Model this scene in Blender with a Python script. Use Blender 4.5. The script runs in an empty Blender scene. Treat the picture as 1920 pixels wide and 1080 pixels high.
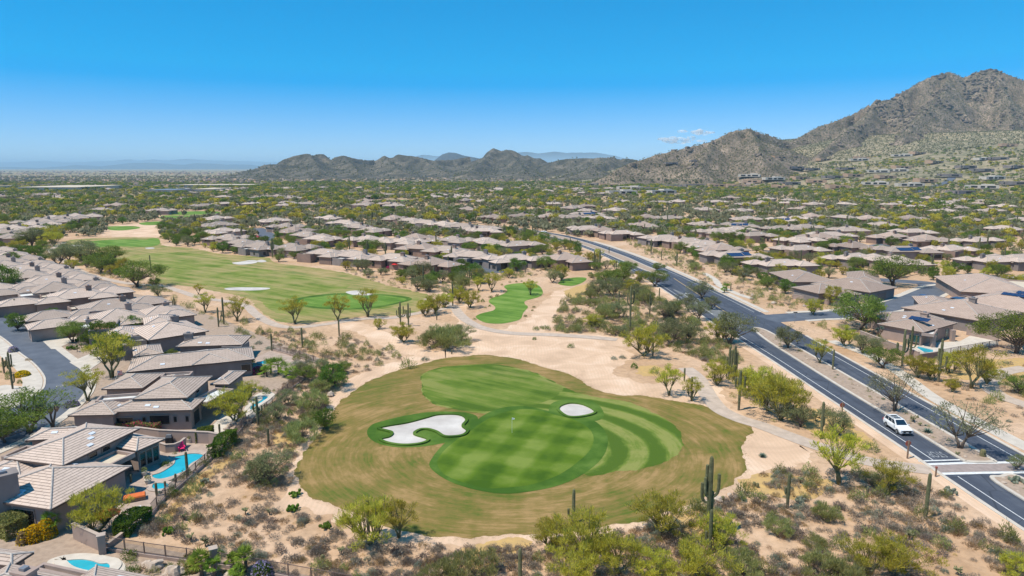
import bpy, math, random
import numpy as np
from mathutils import Vector, Matrix, noise as mnoise
from mathutils.geometry import tessellate_polygon

# ------------------------------------------------------------------ camera
SC = bpy.context.scene
COL = SC.collection
R = math.radians
CAM_H = 38.0
PITCH = math.atan((540 - 315) / 1280.0)
cd = bpy.data.cameras.new("camera")
cam = bpy.data.objects.new("camera", cd)
COL.objects.link(cam)
cam.location = (0, 0, CAM_H)
cam.rotation_euler = (math.pi / 2 - PITCH, 0, 0)
cd.sensor_width = 36
cd.lens = 24
cd.clip_start = 0.5
cd.clip_end = 200000
SC.camera = cam

# ------------------------------------------------------------------ sky + sun
SUN_EL = R(63)
SUN_AZ = math.atan2(-0.93, -0.42)      # towards the sun: left and a little behind the camera
w = bpy.data.worlds.new("World")
SC.world = w
w.use_nodes = True
wn = w.node_tree
for n in list(wn.nodes):
    wn.nodes.remove(n)
wo = wn.nodes.new("ShaderNodeOutputWorld")
bg = wn.nodes.new("ShaderNodeBackground")
sk = wn.nodes.new("ShaderNodeTexSky")
sk.sky_type = 'NISHITA'
sk.sun_disc = False
sk.sun_elevation = SUN_EL
sk.sun_rotation = SUN_AZ
sk.altitude = 1500
sk.air_density = 0.8
sk.dust_density = 0.0
sk.ozone_density = 7.0
hs = wn.nodes.new("ShaderNodeHueSaturation")
hs.inputs['Saturation'].default_value = 1.42
wn.links.new(sk.outputs[0], hs.inputs['Color'])
vm = wn.nodes.new("ShaderNodeVectorMath"); vm.operation = 'MULTIPLY'
vm.inputs[1].default_value = (0.80, 1.04, 1.38)
wn.links.new(hs.outputs[0], vm.inputs[0])
gm = wn.nodes.new('ShaderNodeGamma'); gm.inputs[1].default_value = 0.6
wn.links.new(vm.outputs[0], gm.inputs[0])
h2 = wn.nodes.new("ShaderNodeHueSaturation"); h2.inputs['Saturation'].default_value = 1.08
wn.links.new(gm.outputs[0], h2.inputs['Color'])
v2 = wn.nodes.new("ShaderNodeVectorMath"); v2.operation = 'SCALE'; v2.inputs['Scale'].default_value = 1.54
wn.links.new(h2.outputs[0], v2.inputs[0])
wn.links.new(v2.outputs[0], bg.inputs[0])
bg.inputs[1].default_value = 0.15
wn.links.new(bg.outputs[0], wo.inputs[0])
sl = bpy.data.lights.new("sun", 'SUN')
sl.energy = 4.6
sl.angle = R(0.53)
sl.color = (1.0, 0.93, 0.80)
so = bpy.data.objects.new("sun", sl)
COL.objects.link(so)
sdir = Vector((math.sin(SUN_AZ) * math.cos(SUN_EL), math.cos(SUN_AZ) * math.cos(SUN_EL), math.sin(SUN_EL)))
so.rotation_euler = sdir.to_track_quat('Z', 'Y').to_euler()
SC.view_settings.view_transform = 'Standard'
SC.view_settings.look = 'None'
SC.view_settings.exposure = 0.2
SC.view_settings.gamma = 1.0
SC.cycles.max_bounces = 6
SC.cycles.diffuse_bounces = 2
SC.cycles.glossy_bounces = 2
SC.cycles.transmission_bounces = 2
SC.cycles.volume_bounces = 2
SC.cycles.transparent_max_bounces = 8
SC.cycles.use_denoising = True

# ------------------------------------------------------------------ measuring the ground from the survey picture
def ray(px, py):
    dx = (px - 960) / 1280.0
    dy = -(py - 540) / 1280.0
    return np.array((dx, math.cos(PITCH) + dy * math.sin(PITCH), -math.sin(PITCH) + dy * math.cos(PITCH)))

def G(px, py, z=0.0):
    d = ray(px, py)
    t = (z - CAM_H) / d[2]
    return (d[0] * t, d[1] * t)

def GR(px, py, dist):
    """point on the view ray at forward distance dist"""
    d = ray(px, py)
    t = dist / d[1]
    return (d[0] * t, dist, CAM_H + d[2] * t)

def mpp(x, y, z=0.0):
    """metres per survey pixel at a world point"""
    return (y * math.cos(PITCH) + (CAM_H - z) * math.sin(PITCH)) / 1280.0

def to_px(x, y, z=0.0):
    zc = y * math.cos(PITCH) + (CAM_H - z) * math.sin(PITCH)
    yc = y * math.sin(PITCH) - (CAM_H - z) * math.cos(PITCH)
    return 960 + 1280 * x / zc, 540 - 1280 * yc / zc

rng = np.random.default_rng(7)
rnd = random.Random(7)

# ------------------------------------------------------------------ terrain heights
def vnoise(x, y, seed=0):
    """value noise, numpy, smooth"""
    x = np.asarray(x, float); y = np.asarray(y, float)
    xi = np.floor(x).astype(np.int64); yi = np.floor(y).astype(np.int64)
    fx = x - xi; fy = y - yi
    fx = fx * fx * (3 - 2 * fx); fy = fy * fy * (3 - 2 * fy)
    def h(a, b):
        n = (a * 374761393 + b * 668265263 + seed * 974711) & 0xffffffff
        n = ((n ^ (n >> 13)) * 1274126177) & 0xffffffff
        n = n ^ (n >> 16)
        return (n & 0xffff) / 65535.0
    return (h(xi, yi) * (1 - fx) + h(xi + 1, yi) * fx) * (1 - fy) + (h(xi, yi + 1) * (1 - fx) + h(xi + 1, yi + 1) * fx) * fy

def fbm(x, y, octs=5, seed=0, ridged=False):
    s = 0; a = 0.5; f = 1.0
    for i in range(octs):
        v = vnoise(x * f, y * f, seed + i * 17)
        if ridged:
            v = 1 - np.abs(2 * v - 1)
        s = s + a * v
        a *= 0.5; f *= 2.03
    return s

def bajada(x, y):
    x = np.asarray(x, float); y = np.asarray(y, float)
    d = np.hypot((x - 1750) * 1.22, y - 2700)
    t = np.clip((2150 - d) / 1150, 0, 1)
    return 135 * t ** 1.45

def ridge_field(x, y, pts, slope, curve=1.25):
    """pts: list of polylines of (x, y, h). Height of the massif above z=0."""
    out = np.zeros_like(x); off_r = np.ones_like(x)
    for line in pts:
        for (a, b) in zip(line[:-1], line[1:]):
            ax, ay, ah = a; bx, by, bh = b
            dx, dy = bx - ax, by - ay
            L2 = dx * dx + dy * dy + 1e-9
            t = np.clip(((x - ax) * dx + (y - ay) * dy) / L2, 0, 1)
            d = np.hypot(x - (ax + t * dx), y - (ay + t * dy))
            h = ah + t * (bh - ah)
            wd = np.maximum(h, 1) / slope
            v = h * np.clip(1 - d / wd, 0, 1) ** curve
            off_r = np.where(v > out, d / wd, off_r)
            out = np.maximum(out, v)
    return out, np.clip(0.10 + off_r * 6, 0, 1)

def P3(px, py, dist):
    x, y, z = GR(px, py, dist)
    return (x, y, z)

BIG = [
    [P3(1150, 318, 1500), P3(1180, 303, 1560), P3(1240, 283, 1640), P3(1290, 274, 1700), P3(1335, 261, 1760), P3(1370, 242, 1800), P3(1405, 234, 1850),
     P3(1440, 250, 2000), P3(1485, 261, 2150), P3(1540, 232, 2250), P3(1600, 207, 2300), P3(1640, 184, 2320), P3(1682, 183, 2340),
     P3(1700, 168, 2380), P3(1740, 143, 2420), P3(1780, 131, 2450), P3(1806, 143, 2450), P3(1832, 132, 2430), P3(1865, 126, 2420), P3(1890, 134, 2400),
     P3(1925, 145, 2350), P3(2020, 190, 2300), P3(2130, 240, 2250)],
    [P3(1405, 236, 1850), P3(1420, 268, 1650), P3(1430, 300, 1480)],
    [P3(1335, 263, 1760), P3(1320, 292, 1560), P3(1310, 315, 1450)],
    [P3(1640, 186, 2320), P3(1620, 225, 2120), P3(1560, 262, 1900), P3(1530, 290, 1750)],
    [P3(1780, 134, 2450), P3(1770, 170, 2250), P3(1720, 215, 2050), P3(1690, 255, 1850)],
    [P3(1865, 130, 2420), P3(1890, 180, 2200), P3(1900, 225, 1980), P3(1880, 265, 1800)],
    [P3(2020, 195, 2300), P3(1990, 235, 2000), P3(2010, 270, 1800)],
]
def big_h(x, y):
    b, q = ridge_field(x, y, BIG, 0.50, 1.15)
    n = fbm(x / 210, y / 210, 6, 3, True) - 0.88
    n2 = fbm(x / 40, y / 40, 4, 9, True) - 0.8
    k = np.clip(b / 60, 0, 1)
    return b + k * q * (n * np.minimum(b, 230) * 0.58 + n2 * (9 + b * 0.05)) - 3
MID = [
    [P3(470, 322, 2820), P3(505, 309, 2880), P3(530, 297, 2940), P3(551, 290, 3000), P3(563, 288, 3000), P3(579, 285, 3030), P3(590, 288, 3030), P3(605, 286, 3060),
     P3(622, 294, 3090), P3(644, 289, 3120), P3(665, 294, 3180), P3(690, 297, 3240), P3(706, 296, 3270), P3(721, 289, 3300), P3(734, 294, 3300), P3(746, 286, 3300), P3(767, 289, 3300),
     P3(790, 293, 3330), P3(812, 299, 3360), P3(850, 296, 3420), P3(884, 290, 3420), P3(902, 287, 3420), P3(925, 276, 3420), P3(938, 280, 3420), P3(950, 277, 3360), P3(962, 280, 3300),
     P3(975, 290, 3240), P3(997, 299, 3180), P3(1015, 304, 3120), P3(1035, 302, 3000), P3(1060, 296, 2940), P3(1100, 294, 2880), P3(1135, 291, 2820), P3(1152, 289, 2760), P3(1163, 293, 2760), P3(1180, 294, 2820), P3(1195, 298, 2880), P3(1230, 310, 2880)],
    [P3(579, 286, 3030), P3(590, 304, 2700), P3(600, 320, 2340)],
    [P3(644, 291, 3120), P3(660, 306, 2760), P3(672, 320, 2460)],
    [P3(721, 291, 3300), P3(735, 305, 2880), P3(750, 318, 2520)],
    [P3(790, 295, 3330), P3(815, 308, 2880), P3(830, 319, 2580)],
    [P3(925, 279, 3420), P3(905, 298, 3000), P3(890, 314, 2580), P3(880, 321, 2340)],
    [P3(950, 280, 3360), P3(975, 305, 2760), P3(985, 320, 2280)],
    [P3(1152, 291, 2760), P3(1130, 303, 2400), P3(1100, 315, 2040)],
    [P3(530, 299, 2940), P3(520, 314, 2640), P3(505, 323, 2400)],
]
def mid_h(x, y):
    b, q = ridge_field(x, y, MID, 0.29, 1.15)
    n = fbm(x / 200, y / 200, 6, 23, True) - 0.88
    n2 = fbm(x / 55, y / 55, 4, 29, True) - 0.8
    k = np.clip(b / 50, 0, 1)
    return b + k * q * (n * np.minimum(b, 170) * 0.95 + n2 * 12) - 3
KNOLL = [[P3(1010, 330, 2500), P3(1035, 318, 2500), P3(1062, 313, 2500), P3(1085, 319, 2450), P3(1110, 322, 2350)],
         [P3(1120, 322, 2900), P3(1140, 308, 2950), P3(1160, 297, 3000), P3(1178, 303, 3000), P3(1195, 306, 2900), P3(1240, 300, 2600)]]
def knoll_h(x, y):
    b, q = ridge_field(x, y, KNOLL, 0.32, 1.1)
    n = fbm(x / 120, y / 120, 4, 31, True) - 0.55
    return b + q * np.clip(b / 20, 0, 1) * n * np.minimum(b, 60) * 0.3 - 2

def hgt(x, y):
    """surface height for things to stand on"""
    x = np.asarray(x, float); y = np.asarray(y, float)
    g = bajada(x, y)
    return np.maximum(np.maximum(g, big_h(x, y)), np.maximum(mid_h(x, y), knoll_h(x, y)))

def GH(px, py):
    """point of the real surface under a survey pixel"""
    d = ray(px, py)
    ts = np.geomspace(200, 6000, 900)
    P = d[None, :] * ts[:, None]
    under = CAM_H + P[:, 2] < hgt(P[:, 0], P[:, 1])
    if under.any():
        i = int(np.argmax(under)); lo, hi = ts[max(i - 1, 0)], ts[i]
        tt = np.linspace(lo, hi, 40); Q = d[None, :] * tt[:, None]
        j = int(np.argmax(CAM_H + Q[:, 2] < hgt(Q[:, 0], Q[:, 1])))
        return (Q[j, 0], Q[j, 1], float(hgt(Q[j, 0], Q[j, 1])))
    x, y = G(px, max(py, 318))
    return (x, y, 0.0)

# ------------------------------------------------------------------ tagging
THINGS = []          # (object, look, category, x, y) whose labels are finished at the end
def tag(o, label=None, cat=None, group=None, kind=None):
    if label: o['label'] = label
    if cat: o['category'] = cat
    if group: o['group'] = group
    if kind: o['kind'] = kind
    return o

def later(o, look, cat, x, y, group=None):
    o['category'] = cat
    if group: o['group'] = group
    THINGS.append((o, look, cat, x, y))

# ------------------------------------------------------------------ meshes
def mesh_np(name, V, F, mats=None, uv=None, midx=None, smooth=False):
    """V (n,3); F (m,k) array or list of tuples"""
    me = bpy.data.meshes.new(name)
    V = np.asarray(V, np.float32)
    me.vertices.add(len(V))
    me.vertices.foreach_set('co', V.ravel())
    if isinstance(F, np.ndarray):
        k = F.shape[1]
        loops = F.ravel().astype(np.int32)
        starts = np.arange(len(F), dtype=np.int32) * k
        tot = np.full(len(F), k, np.int32)
    else:
        loops = np.array([i for f in F for i in f], np.int32)
        tot = np.array([len(f) for f in F], np.int32)
        starts = np.concatenate(([0], np.cumsum(tot)[:-1])).astype(np.int32)
    me.loops.add(len(loops))
    me.loops.foreach_set('vertex_index', loops)
    me.polygons.add(len(tot))
    me.polygons.foreach_set('loop_start', starts)
    me.polygons.foreach_set('loop_total', tot)
    if midx is not None:
        me.polygons.foreach_set('material_index', np.asarray(midx, np.int32))
    me.polygons.foreach_set('use_smooth', np.full(len(tot), bool(smooth)))
    if uv is not None:
        l = me.uv_layers.new(name='UVMap')
        l.data.foreach_set('uv', np.asarray(uv, np.float32).ravel())
    if mats is not None:
        for m in (mats if isinstance(mats, (list, tuple)) else [mats]):
            me.materials.append(m)
    me.update(calc_edges=True)
    me.validate()
    return me

def link(name, me, parent=None, loc=None, rotz=0, scale=None):
    o = bpy.data.objects.new(name, me)
    COL.objects.link(o)
    if parent is not None: o.parent = parent
    if loc is not None: o.location = loc
    if rotz: o.rotation_euler = (0, 0, rotz)
    if scale is not None: o.scale = scale if hasattr(scale, '__len__') else (scale,) * 3
    return o

def empty(name, loc=(0, 0, 0), rotz=0):
    o = bpy.data.objects.new(name, None)
    COL.objects.link(o)
    o.empty_display_size = 0.3
    o.location = loc
    o.rotation_euler = (0, 0, rotz)
    return o

class MB:
    """collects boxes, tubes and prisms into one mesh"""
    def __init__(s):
        s.v = []; s.f = []; s.m = []
    def add(s, V, F, m=0):
        n = len(s.v)
        s.v.extend([tuple(map(float, p)) for p in V])
        for f in F:
            s.f.append(tuple(i + n for i in f)); s.m.append(m)
        return s
    def box(s, c, d, rz=0, m=0, taper=1.0):
        x, y, z = c; a, b, h = d[0] / 2, d[1] / 2, d[2] / 2
        cr, sr = math.cos(rz), math.sin(rz)
        V = []
        for sz in (-1, 1):
            t = 1 if sz < 0 else taper
            for sx, sy in ((-1, -1), (1, -1), (1, 1), (-1, 1)):
                px, py = sx * a * t, sy * b * t
                V.append((x + px * cr - py * sr, y + px * sr + py * cr, z + sz * h))
        s.add(V, [(3, 2, 1, 0), (4, 5, 6, 7), (0, 1, 5, 4), (1, 2, 6, 5), (2, 3, 7, 6), (3, 0, 4, 7)], m)
        return s
    def tube(s, pts, rad, n=8, m=0, rib=0.0, cap=True):
        pts = [Vector(p) for p in pts]
        k = len(pts)
        if not hasattr(rad, '__len__'): rad = [rad] * k
        up = Vector((0, 0, 1))
        V = []; F = []
        ref = None
        for i, p in enumerate(pts):
            d = (pts[min(i + 1, k - 1)] - pts[max(i - 1, 0)])
            d = d.normalized() if d.length > 1e-9 else up
            if ref is None:
                ref = Vector((1, 0, 0)) if abs(d.x) < 0.9 else Vector((0, 1, 0))
            u = (ref - d * ref.dot(d)).normalized(); v = d.cross(u)
            ref = u
            for j in range(n):
                a = 2 * math.pi * j / n
                r = rad[i] * (1 - (rib if j % 2 else 0))
                V.append(p + (u * math.cos(a) + v * math.sin(a)) * r)
        for i in range(k - 1):
            for j in range(n):
                F.append((i * n + j, i * n + (j + 1) % n, (i + 1) * n + (j + 1) % n, (i + 1) * n + j))
        if cap:
            F.append(tuple(range(n - 1, -1, -1))); F.append(tuple((k - 1) * n + j for j in range(n)))
        s.add(V, F, m)
        return s
    def prism(s, poly, z0, z1, m=0, bottom=True):
        n = len(poly)
        A = sum(poly[i][0] * poly[(i + 1) % n][1] - poly[(i + 1) % n][0] * poly[i][1] for i in range(n))
        if A < 0: poly = poly[::-1]
        V = [(p[0], p[1], z0) for p in poly] + [(p[0], p[1], z1) for p in poly]
        F = [(i, (i + 1) % n, n + (i + 1) % n, n + i) for i in range(n)]
        F.append(tuple(range(n, 2 * n)))
        if bottom: F.append(tuple(range(n - 1, -1, -1)))
        s.add(V, F, m)
        return s
    def blob(s, c, r, seed=0, amp=0.25, nu=10, nv=7, m=0, flat=False):
        V = []; F = []
        rr = random.Random(seed)
        ox, oy, oz = rr.random() * 50, rr.random() * 50, rr.random() * 50
        for i in range(nv + 1):
            th = math.pi * i / nv
            for j in range(nu):
                ph = 2 * math.pi * j / nu
                d = Vector((math.sin(th) * math.cos(ph), math.sin(th) * math.sin(ph), math.cos(th)))
                k = 1 + amp * mnoise.noise(d * 1.7 + Vector((ox, oy, oz)))
                V.append((c[0] + d.x * r[0] * k, c[1] + d.y * r[1] * k, c[2] + (max(d.z, -0.25) if flat else d.z) * r[2] * k))
        for i in range(nv):
            for j in range(nu):
                a = i * nu + j; b = i * nu + (j + 1) % nu
                if i == 0: F.append((a, a + nu, b + nu))
                elif i == nv - 1: F.append((a, a + nu, b))
                else: F.append((a, a + nu, b + nu, b))
        s.add(V, F, m)
        return s
    def mesh(s, name, mats, smooth=False):
        return mesh_np(name, s.v, s.f, mats, midx=s.m, smooth=smooth)
    def build(s, name, mats, parent=None, loc=None, rotz=0, smooth=False):
        return link(name, s.mesh(name, mats, smooth), parent, loc, rotz)

def catmull(pts, closed=False, sub=4):
    n = len(pts); out = []
    rng_ = range(n) if closed else range(n - 1)
    for i in rng_:
        if closed:
            p0, p1, p2, p3 = pts[(i - 1) % n], pts[i], pts[(i + 1) % n], pts[(i + 2) % n]
        else:
            p0, p1, p2, p3 = pts[max(i - 1, 0)], pts[i], pts[i + 1], pts[min(i + 2, n - 1)]
        for k in range(sub):
            t = k / sub
            out.append(tuple(0.5 * ((2 * b) + (-a + c) * t + (2 * a - 5 * b + 4 * c - d) * t * t + (-a + 3 * b - 3 * c + d) * t ** 3)
                             for a, b, c, d in zip(p0, p1, p2, p3)))
    if not closed: out.append(tuple(pts[-1]))
    return out

def poly_world(px_pts, closed_smooth=True, sub=4, rough=0.0, z=0.0):
    P = catmull(px_pts, True, sub) if closed_smooth else px_pts
    W = [G(x, y, z) for x, y in P]
    if rough:
        W = catmull(W, True, 4)
        q = rough
        W = [(x + q * mnoise.noise(Vector((x * 0.5, y * 0.5, 1.3))) + q * .45 * mnoise.noise(Vector((x * 1.7, y * 1.7, 4.3))), y + q * mnoise.noise(Vector((x * 0.5, y * 0.5, 7.7))) + q * .45 * mnoise.noise(Vector((x * 1.7, y * 1.7, 2.7)))) for x, y in W]
    return W

def inside(x, y, poly):
    x = np.asarray(x, float); y = np.asarray(y, float)
    r = np.zeros(x.shape, bool)
    P = np.asarray(poly, float)
    n = len(P)
    bx0, by0 = P.min(0); bx1, by1 = P.max(0)
    c = (x >= bx0) & (x <= bx1) & (y >= by0) & (y <= by1)
    if not c.any(): return r
    xs = x[c]; ys = y[c]; q = np.zeros(xs.shape, bool)
    for i in range(n):
        x1, y1 = P[i]; x2, y2 = P[(i + 1) % n]
        if y1 == y2: continue
        k = ((y1 > ys) != (y2 > ys)) & (xs < (x2 - x1) * (ys - y1) / (y2 - y1) + x1)
        q ^= k
    r[c] = q
    return r

KEEPOUT = {'road': [], 'turf': [], 'bare': [], 'built': []}    # world polygons nothing wild grows on

SHEETS = [0]
def sheet(name, poly, z, mat, th=0.0, kind='structure', keep=None):
    """flat ground sheet from a world polygon"""
    SHEETS[0] += 1
    z += SHEETS[0] * 0.00007 if not th else 0
    n = len(poly)
    A = sum(poly[i][0] * poly[(i + 1) % n][1] - poly[(i + 1) % n][0] * poly[i][1] for i in range(n))
    if A < 0: poly = poly[::-1]
    if th:
        mb = MB().prism(poly, z - th, z)
        o = mb.build(name, mat)
    else:
        o = link(name, mesh_np(name, [(p[0], p[1], z) for p in poly], [tuple(range(n))], mat))
    o['kind'] = kind
    if keep: KEEPOUT[keep].append(poly)
    return o

def strip_poly(pts, width):
    L = []; Rr = []
    n = len(pts)
    if not hasattr(width, '__len__'): width = [width] * n
    for i in range(n):
        a = pts[max(i - 1, 0)]; b = pts[min(i + 1, n - 1)]
        dx, dy = b[0] - a[0], b[1] - a[1]
        l = math.hypot(dx, dy) or 1
        nx, ny = -dy / l * width[i] / 2, dx / l * width[i] / 2
        L.append((pts[i][0] + nx, pts[i][1] + ny)); Rr.append((pts[i][0] - nx, pts[i][1] - ny))
    return L, Rr

def ribbon(name, pts, width, z, mat, th=0.0, kind='structure', keep=None, parent=None):
    """strip of constant width following world points (quads; optional thickness below z)"""
    SHEETS[0] += 1
    z += SHEETS[0] * 0.00007
    L, Rr = strip_poly(pts, width)
    n = len(pts)
    V = []; F = []
    if th:
        for i in range(n):
            V += [(*L[i], z), (*Rr[i], z), (*L[i], z - th), (*Rr[i], z - th)]
        for i in range(n - 1):
            a = 4 * i; b = a + 4
            F += [(a, a + 1, b + 1, b), (a + 2, a, b, b + 2), (a + 1, a + 3, b + 3, b + 1)]
        F += [(0, 2, 3, 1), (4 * n - 4, 4 * n - 3, 4 * n - 1, 4 * n - 2)]
    else:
        for i in range(n):
            V += [(*L[i], z), (*Rr[i], z)]
        for i in range(n - 1):
            F.append((2 * i, 2 * i + 1, 2 * i + 3, 2 * i + 2))
    o = link(name, mesh_np(name, V, F, mat), parent)
    if kind: o['kind'] = kind
    if keep: KEEPOUT[keep].append(L + Rr[::-1])
    return o

# ------------------------------------------------------------------ materials
def nodes(name):
    m = bpy.data.materials.new(name)
    m.use_nodes = True
    nt = m.node_tree
    for n in list(nt.nodes): nt.nodes.remove(n)
    return m, nt

class NT:
    def __init__(s, nt): s.nt = nt
    def n(s, t, **kw):
        x = s.nt.nodes.new(t)
        for k, v in kw.items():
            if k.startswith('i_'):
                x.inputs[k[2:].replace('_', ' ')].default_value = v
            else: setattr(x, k, v)
        return x
    def l(s, a, b): s.nt.links.new(a, b)
    def ramp(s, fac, stops):
        r = s.nt.nodes.new('ShaderNodeValToRGB')
        e = r.color_ramp.elements
        while len(e) > 1: e.remove(e[-1])
        e[0].position = stops[0][0]; e[0].color = (*stops[0][1], 1)
        for p, c in stops[1:]:
            q = e.new(p); q.color = (*c, 1)
        s.l(fac, r.inputs[0])
        return r.outputs[0]
    def mix(s, fac, a, b, mode='MIX'):
        m = s.nt.nodes.new('ShaderNodeMix'); m.data_type = 'RGBA'; m.blend_type = mode
        for sock, v in ((m.inputs[0], fac), (m.inputs[6], a), (m.inputs[7], b)):
            if isinstance(v, bpy.types.NodeSocket): s.l(v, sock)
            elif isinstance(v, (int, float)): sock.default_value = v
            else: sock.default_value = (*v, 1)
        return m.outputs[2]
    def math(s, op, a, b=0.0, c=0.0):
        m = s.nt.nodes.new('ShaderNodeMath'); m.operation = op
        for sock, v in zip(m.inputs, (a, b, c)):
            if isinstance(v, bpy.types.NodeSocket): s.l(v, sock)
            else: sock.default_value = v
        return m.outputs[0]
    def noise(s, scale, detail=4, vec=None, rough=0.55, dist=0.0):
        m = s.nt.nodes.new('ShaderNodeTexNoise')
        m.inputs['Scale'].default_value = scale; m.inputs['Detail'].default_value = detail
        m.inputs['Roughness'].default_value = rough; m.inputs['Distortion'].default_value = dist
        if vec is not None: s.l(vec, m.inputs['Vector'])
        return m.outputs[0]
    def out(s, col, rough=0.85, bump=None, bstr=0.3, bdist=0.1, spec=0.3, metallic=0.0):
        p = s.nt.nodes.new('ShaderNodeBsdfPrincipled'); o = s.nt.nodes.new('ShaderNodeOutputMaterial')
        if isinstance(col, bpy.types.NodeSocket): s.l(col, p.inputs['Base Color'])
        else: p.inputs['Base Color'].default_value = (*col, 1)
        if isinstance(rough, bpy.types.NodeSocket): s.l(rough, p.inputs['Roughness'])
        else: p.inputs['Roughness'].default_value = rough
        p.inputs['Specular IOR Level'].default_value = spec
        p.inputs['Metallic'].default_value = metallic
        if bump is not None:
            b = s.nt.nodes.new('ShaderNodeBump'); b.inputs['Strength'].default_value = bstr; b.inputs['Distance'].default_value = bdist
            s.l(bump, b.inputs['Height']); s.l(b.outputs[0], p.inputs['Normal'])
        s.l(p.outputs[0], o.inputs[0])
        return p
    def pos(s):
        g = s.nt.nodes.new('ShaderNodeNewGeometry'); return g.outputs['Position']
    def obj(s):
        g = s.nt.nodes.new('ShaderNodeTexCoord'); return g.outputs['Object']

def simple(name, c1, c2=None, scale=1.0, rough=0.8, bump=0.0, spec=0.3, world=False, metallic=0.0, detail=4):
    m, nt = nodes(name); t = NT(nt)
    if c2 is None:
        c2 = tuple(v * 0.82 for v in c1)
    vec = t.pos() if world else t.obj()
    f = t.noise(scale, detail, vec)
    col = t.ramp(f, [(0.3, c2), (0.7, c1)])
    t.out(col, rough, f if bump else None, bump, 0.05, spec, metallic)
    return m

def leafmat(name, a, b, c, transl=0.35, scale=1.2):
    """leaf colours a (dark) b (mid) c (light), varied by clump and by plant"""
    m, nt = nodes(name); t = NT(nt)
    f = t.noise(scale, 3, t.obj(), 0.6)
    isl = nt.nodes.new('ShaderNodeNewGeometry').outputs['Random Per Island']
    f2 = t.math('ADD', t.math('MULTIPLY', f, 0.75), t.math('MULTIPLY', isl, 0.30))
    col = t.ramp(f2, [(0.30, a), (0.52, b), (0.75, c)])
    oi = nt.nodes.new('ShaderNodeObjectInfo')
    h = nt.nodes.new('ShaderNodeHueSaturation')
    t.l(col, h.inputs['Color'])
    t.l(t.math('MULTIPLY_ADD', oi.outputs['Random'], 0.03, 0.48), h.inputs['Hue'])
    t.l(t.math('MULTIPLY_ADD', oi.outputs['Random'], 0.36, 0.82), h.inputs['Value'])
    d = nt.nodes.new('ShaderNodeBsdfDiffuse'); tr = nt.nodes.new('ShaderNodeBsdfTranslucent')
    mx = nt.nodes.new('ShaderNodeMixShader'); mx.inputs[0].default_value = transl
    o = nt.nodes.new('ShaderNodeOutputMaterial')
    t.l(h.outputs[0], d.inputs[0]); t.l(h.outputs[0], tr.inputs[0])
    t.l(d.outputs[0], mx.inputs[1]); t.l(tr.outputs[0], mx.inputs[2]); t.l(mx.outputs[0], o.inputs[0])
    return m
# ------------------------------------------------------------------ setting materials
def sand_mat():
    m, nt = nodes('desert_sand'); t = NT(nt)
    p = t.pos()
    f1 = t.noise(0.06, 5, p, 0.6)
    f2 = t.noise(0.9, 5, p, 0.65)
    f3 = t.noise(7.0, 3, p, 0.7)
    base = t.ramp(f1, [(0.32, (0.51, 0.31, 0.175)), (0.5, (0.615, 0.40, 0.25)), (0.68, (0.715, 0.495, 0.345))])
    b2 = t.ramp(f2, [(0.35, (0.62, 0.60, 0.58)), (0.6, (1, 1, 1))])
    c = t.mix(0.65, base, b2, 'MULTIPLY')
    c = t.mix(t.math('MULTIPLY', f3, 0.35), c, (0.34, 0.26, 0.18))
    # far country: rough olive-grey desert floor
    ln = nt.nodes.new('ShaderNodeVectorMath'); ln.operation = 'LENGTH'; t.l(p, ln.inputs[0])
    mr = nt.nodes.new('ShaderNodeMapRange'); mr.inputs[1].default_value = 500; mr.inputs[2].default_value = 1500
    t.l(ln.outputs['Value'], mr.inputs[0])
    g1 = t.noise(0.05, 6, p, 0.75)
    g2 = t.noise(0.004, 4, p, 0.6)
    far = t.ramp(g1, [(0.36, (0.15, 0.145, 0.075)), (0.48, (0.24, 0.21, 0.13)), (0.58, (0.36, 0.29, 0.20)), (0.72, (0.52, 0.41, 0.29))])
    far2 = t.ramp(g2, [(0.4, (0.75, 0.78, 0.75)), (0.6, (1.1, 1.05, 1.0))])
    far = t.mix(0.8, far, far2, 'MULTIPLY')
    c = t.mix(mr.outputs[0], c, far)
    h = t.math('ADD', f2, t.math('MULTIPLY', f3, 0.35))
    t.out(c, 0.95, h, 0.55, 0.25, 0.1)
    return m
def track_mat():
    m, nt = nodes('graded_sand'); t = NT(nt); p = t.pos()
    f1 = t.noise(0.13, 5, p, 0.6, 0.8); f2 = t.noise(2.2, 4, p, 0.65)
    w_ = nt.nodes.new('ShaderNodeTexWave'); w_.inputs['Scale'].default_value = 0.5; w_.inputs['Distortion'].default_value = 9
    w_.inputs['Detail'].default_value = 2; w_.inputs['Detail Scale'].default_value = 0.25; t.l(p, w_.inputs['Vector'])
    c = t.ramp(f1, [(0.33, (0.54, 0.36, 0.24)), (0.5, (0.665, 0.45, 0.305)), (0.66, (0.765, 0.555, 0.405))])
    c = t.mix(t.math('MULTIPLY', w_.outputs[1], 0.18), c, (0.44, 0.32, 0.21))
    c = t.mix(t.math('MULTIPLY', f2, 0.25), c, (0.46, 0.35, 0.24))
    t.out(c, 0.95, f2, 0.3, 0.1, 0.1)
    return m
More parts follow.
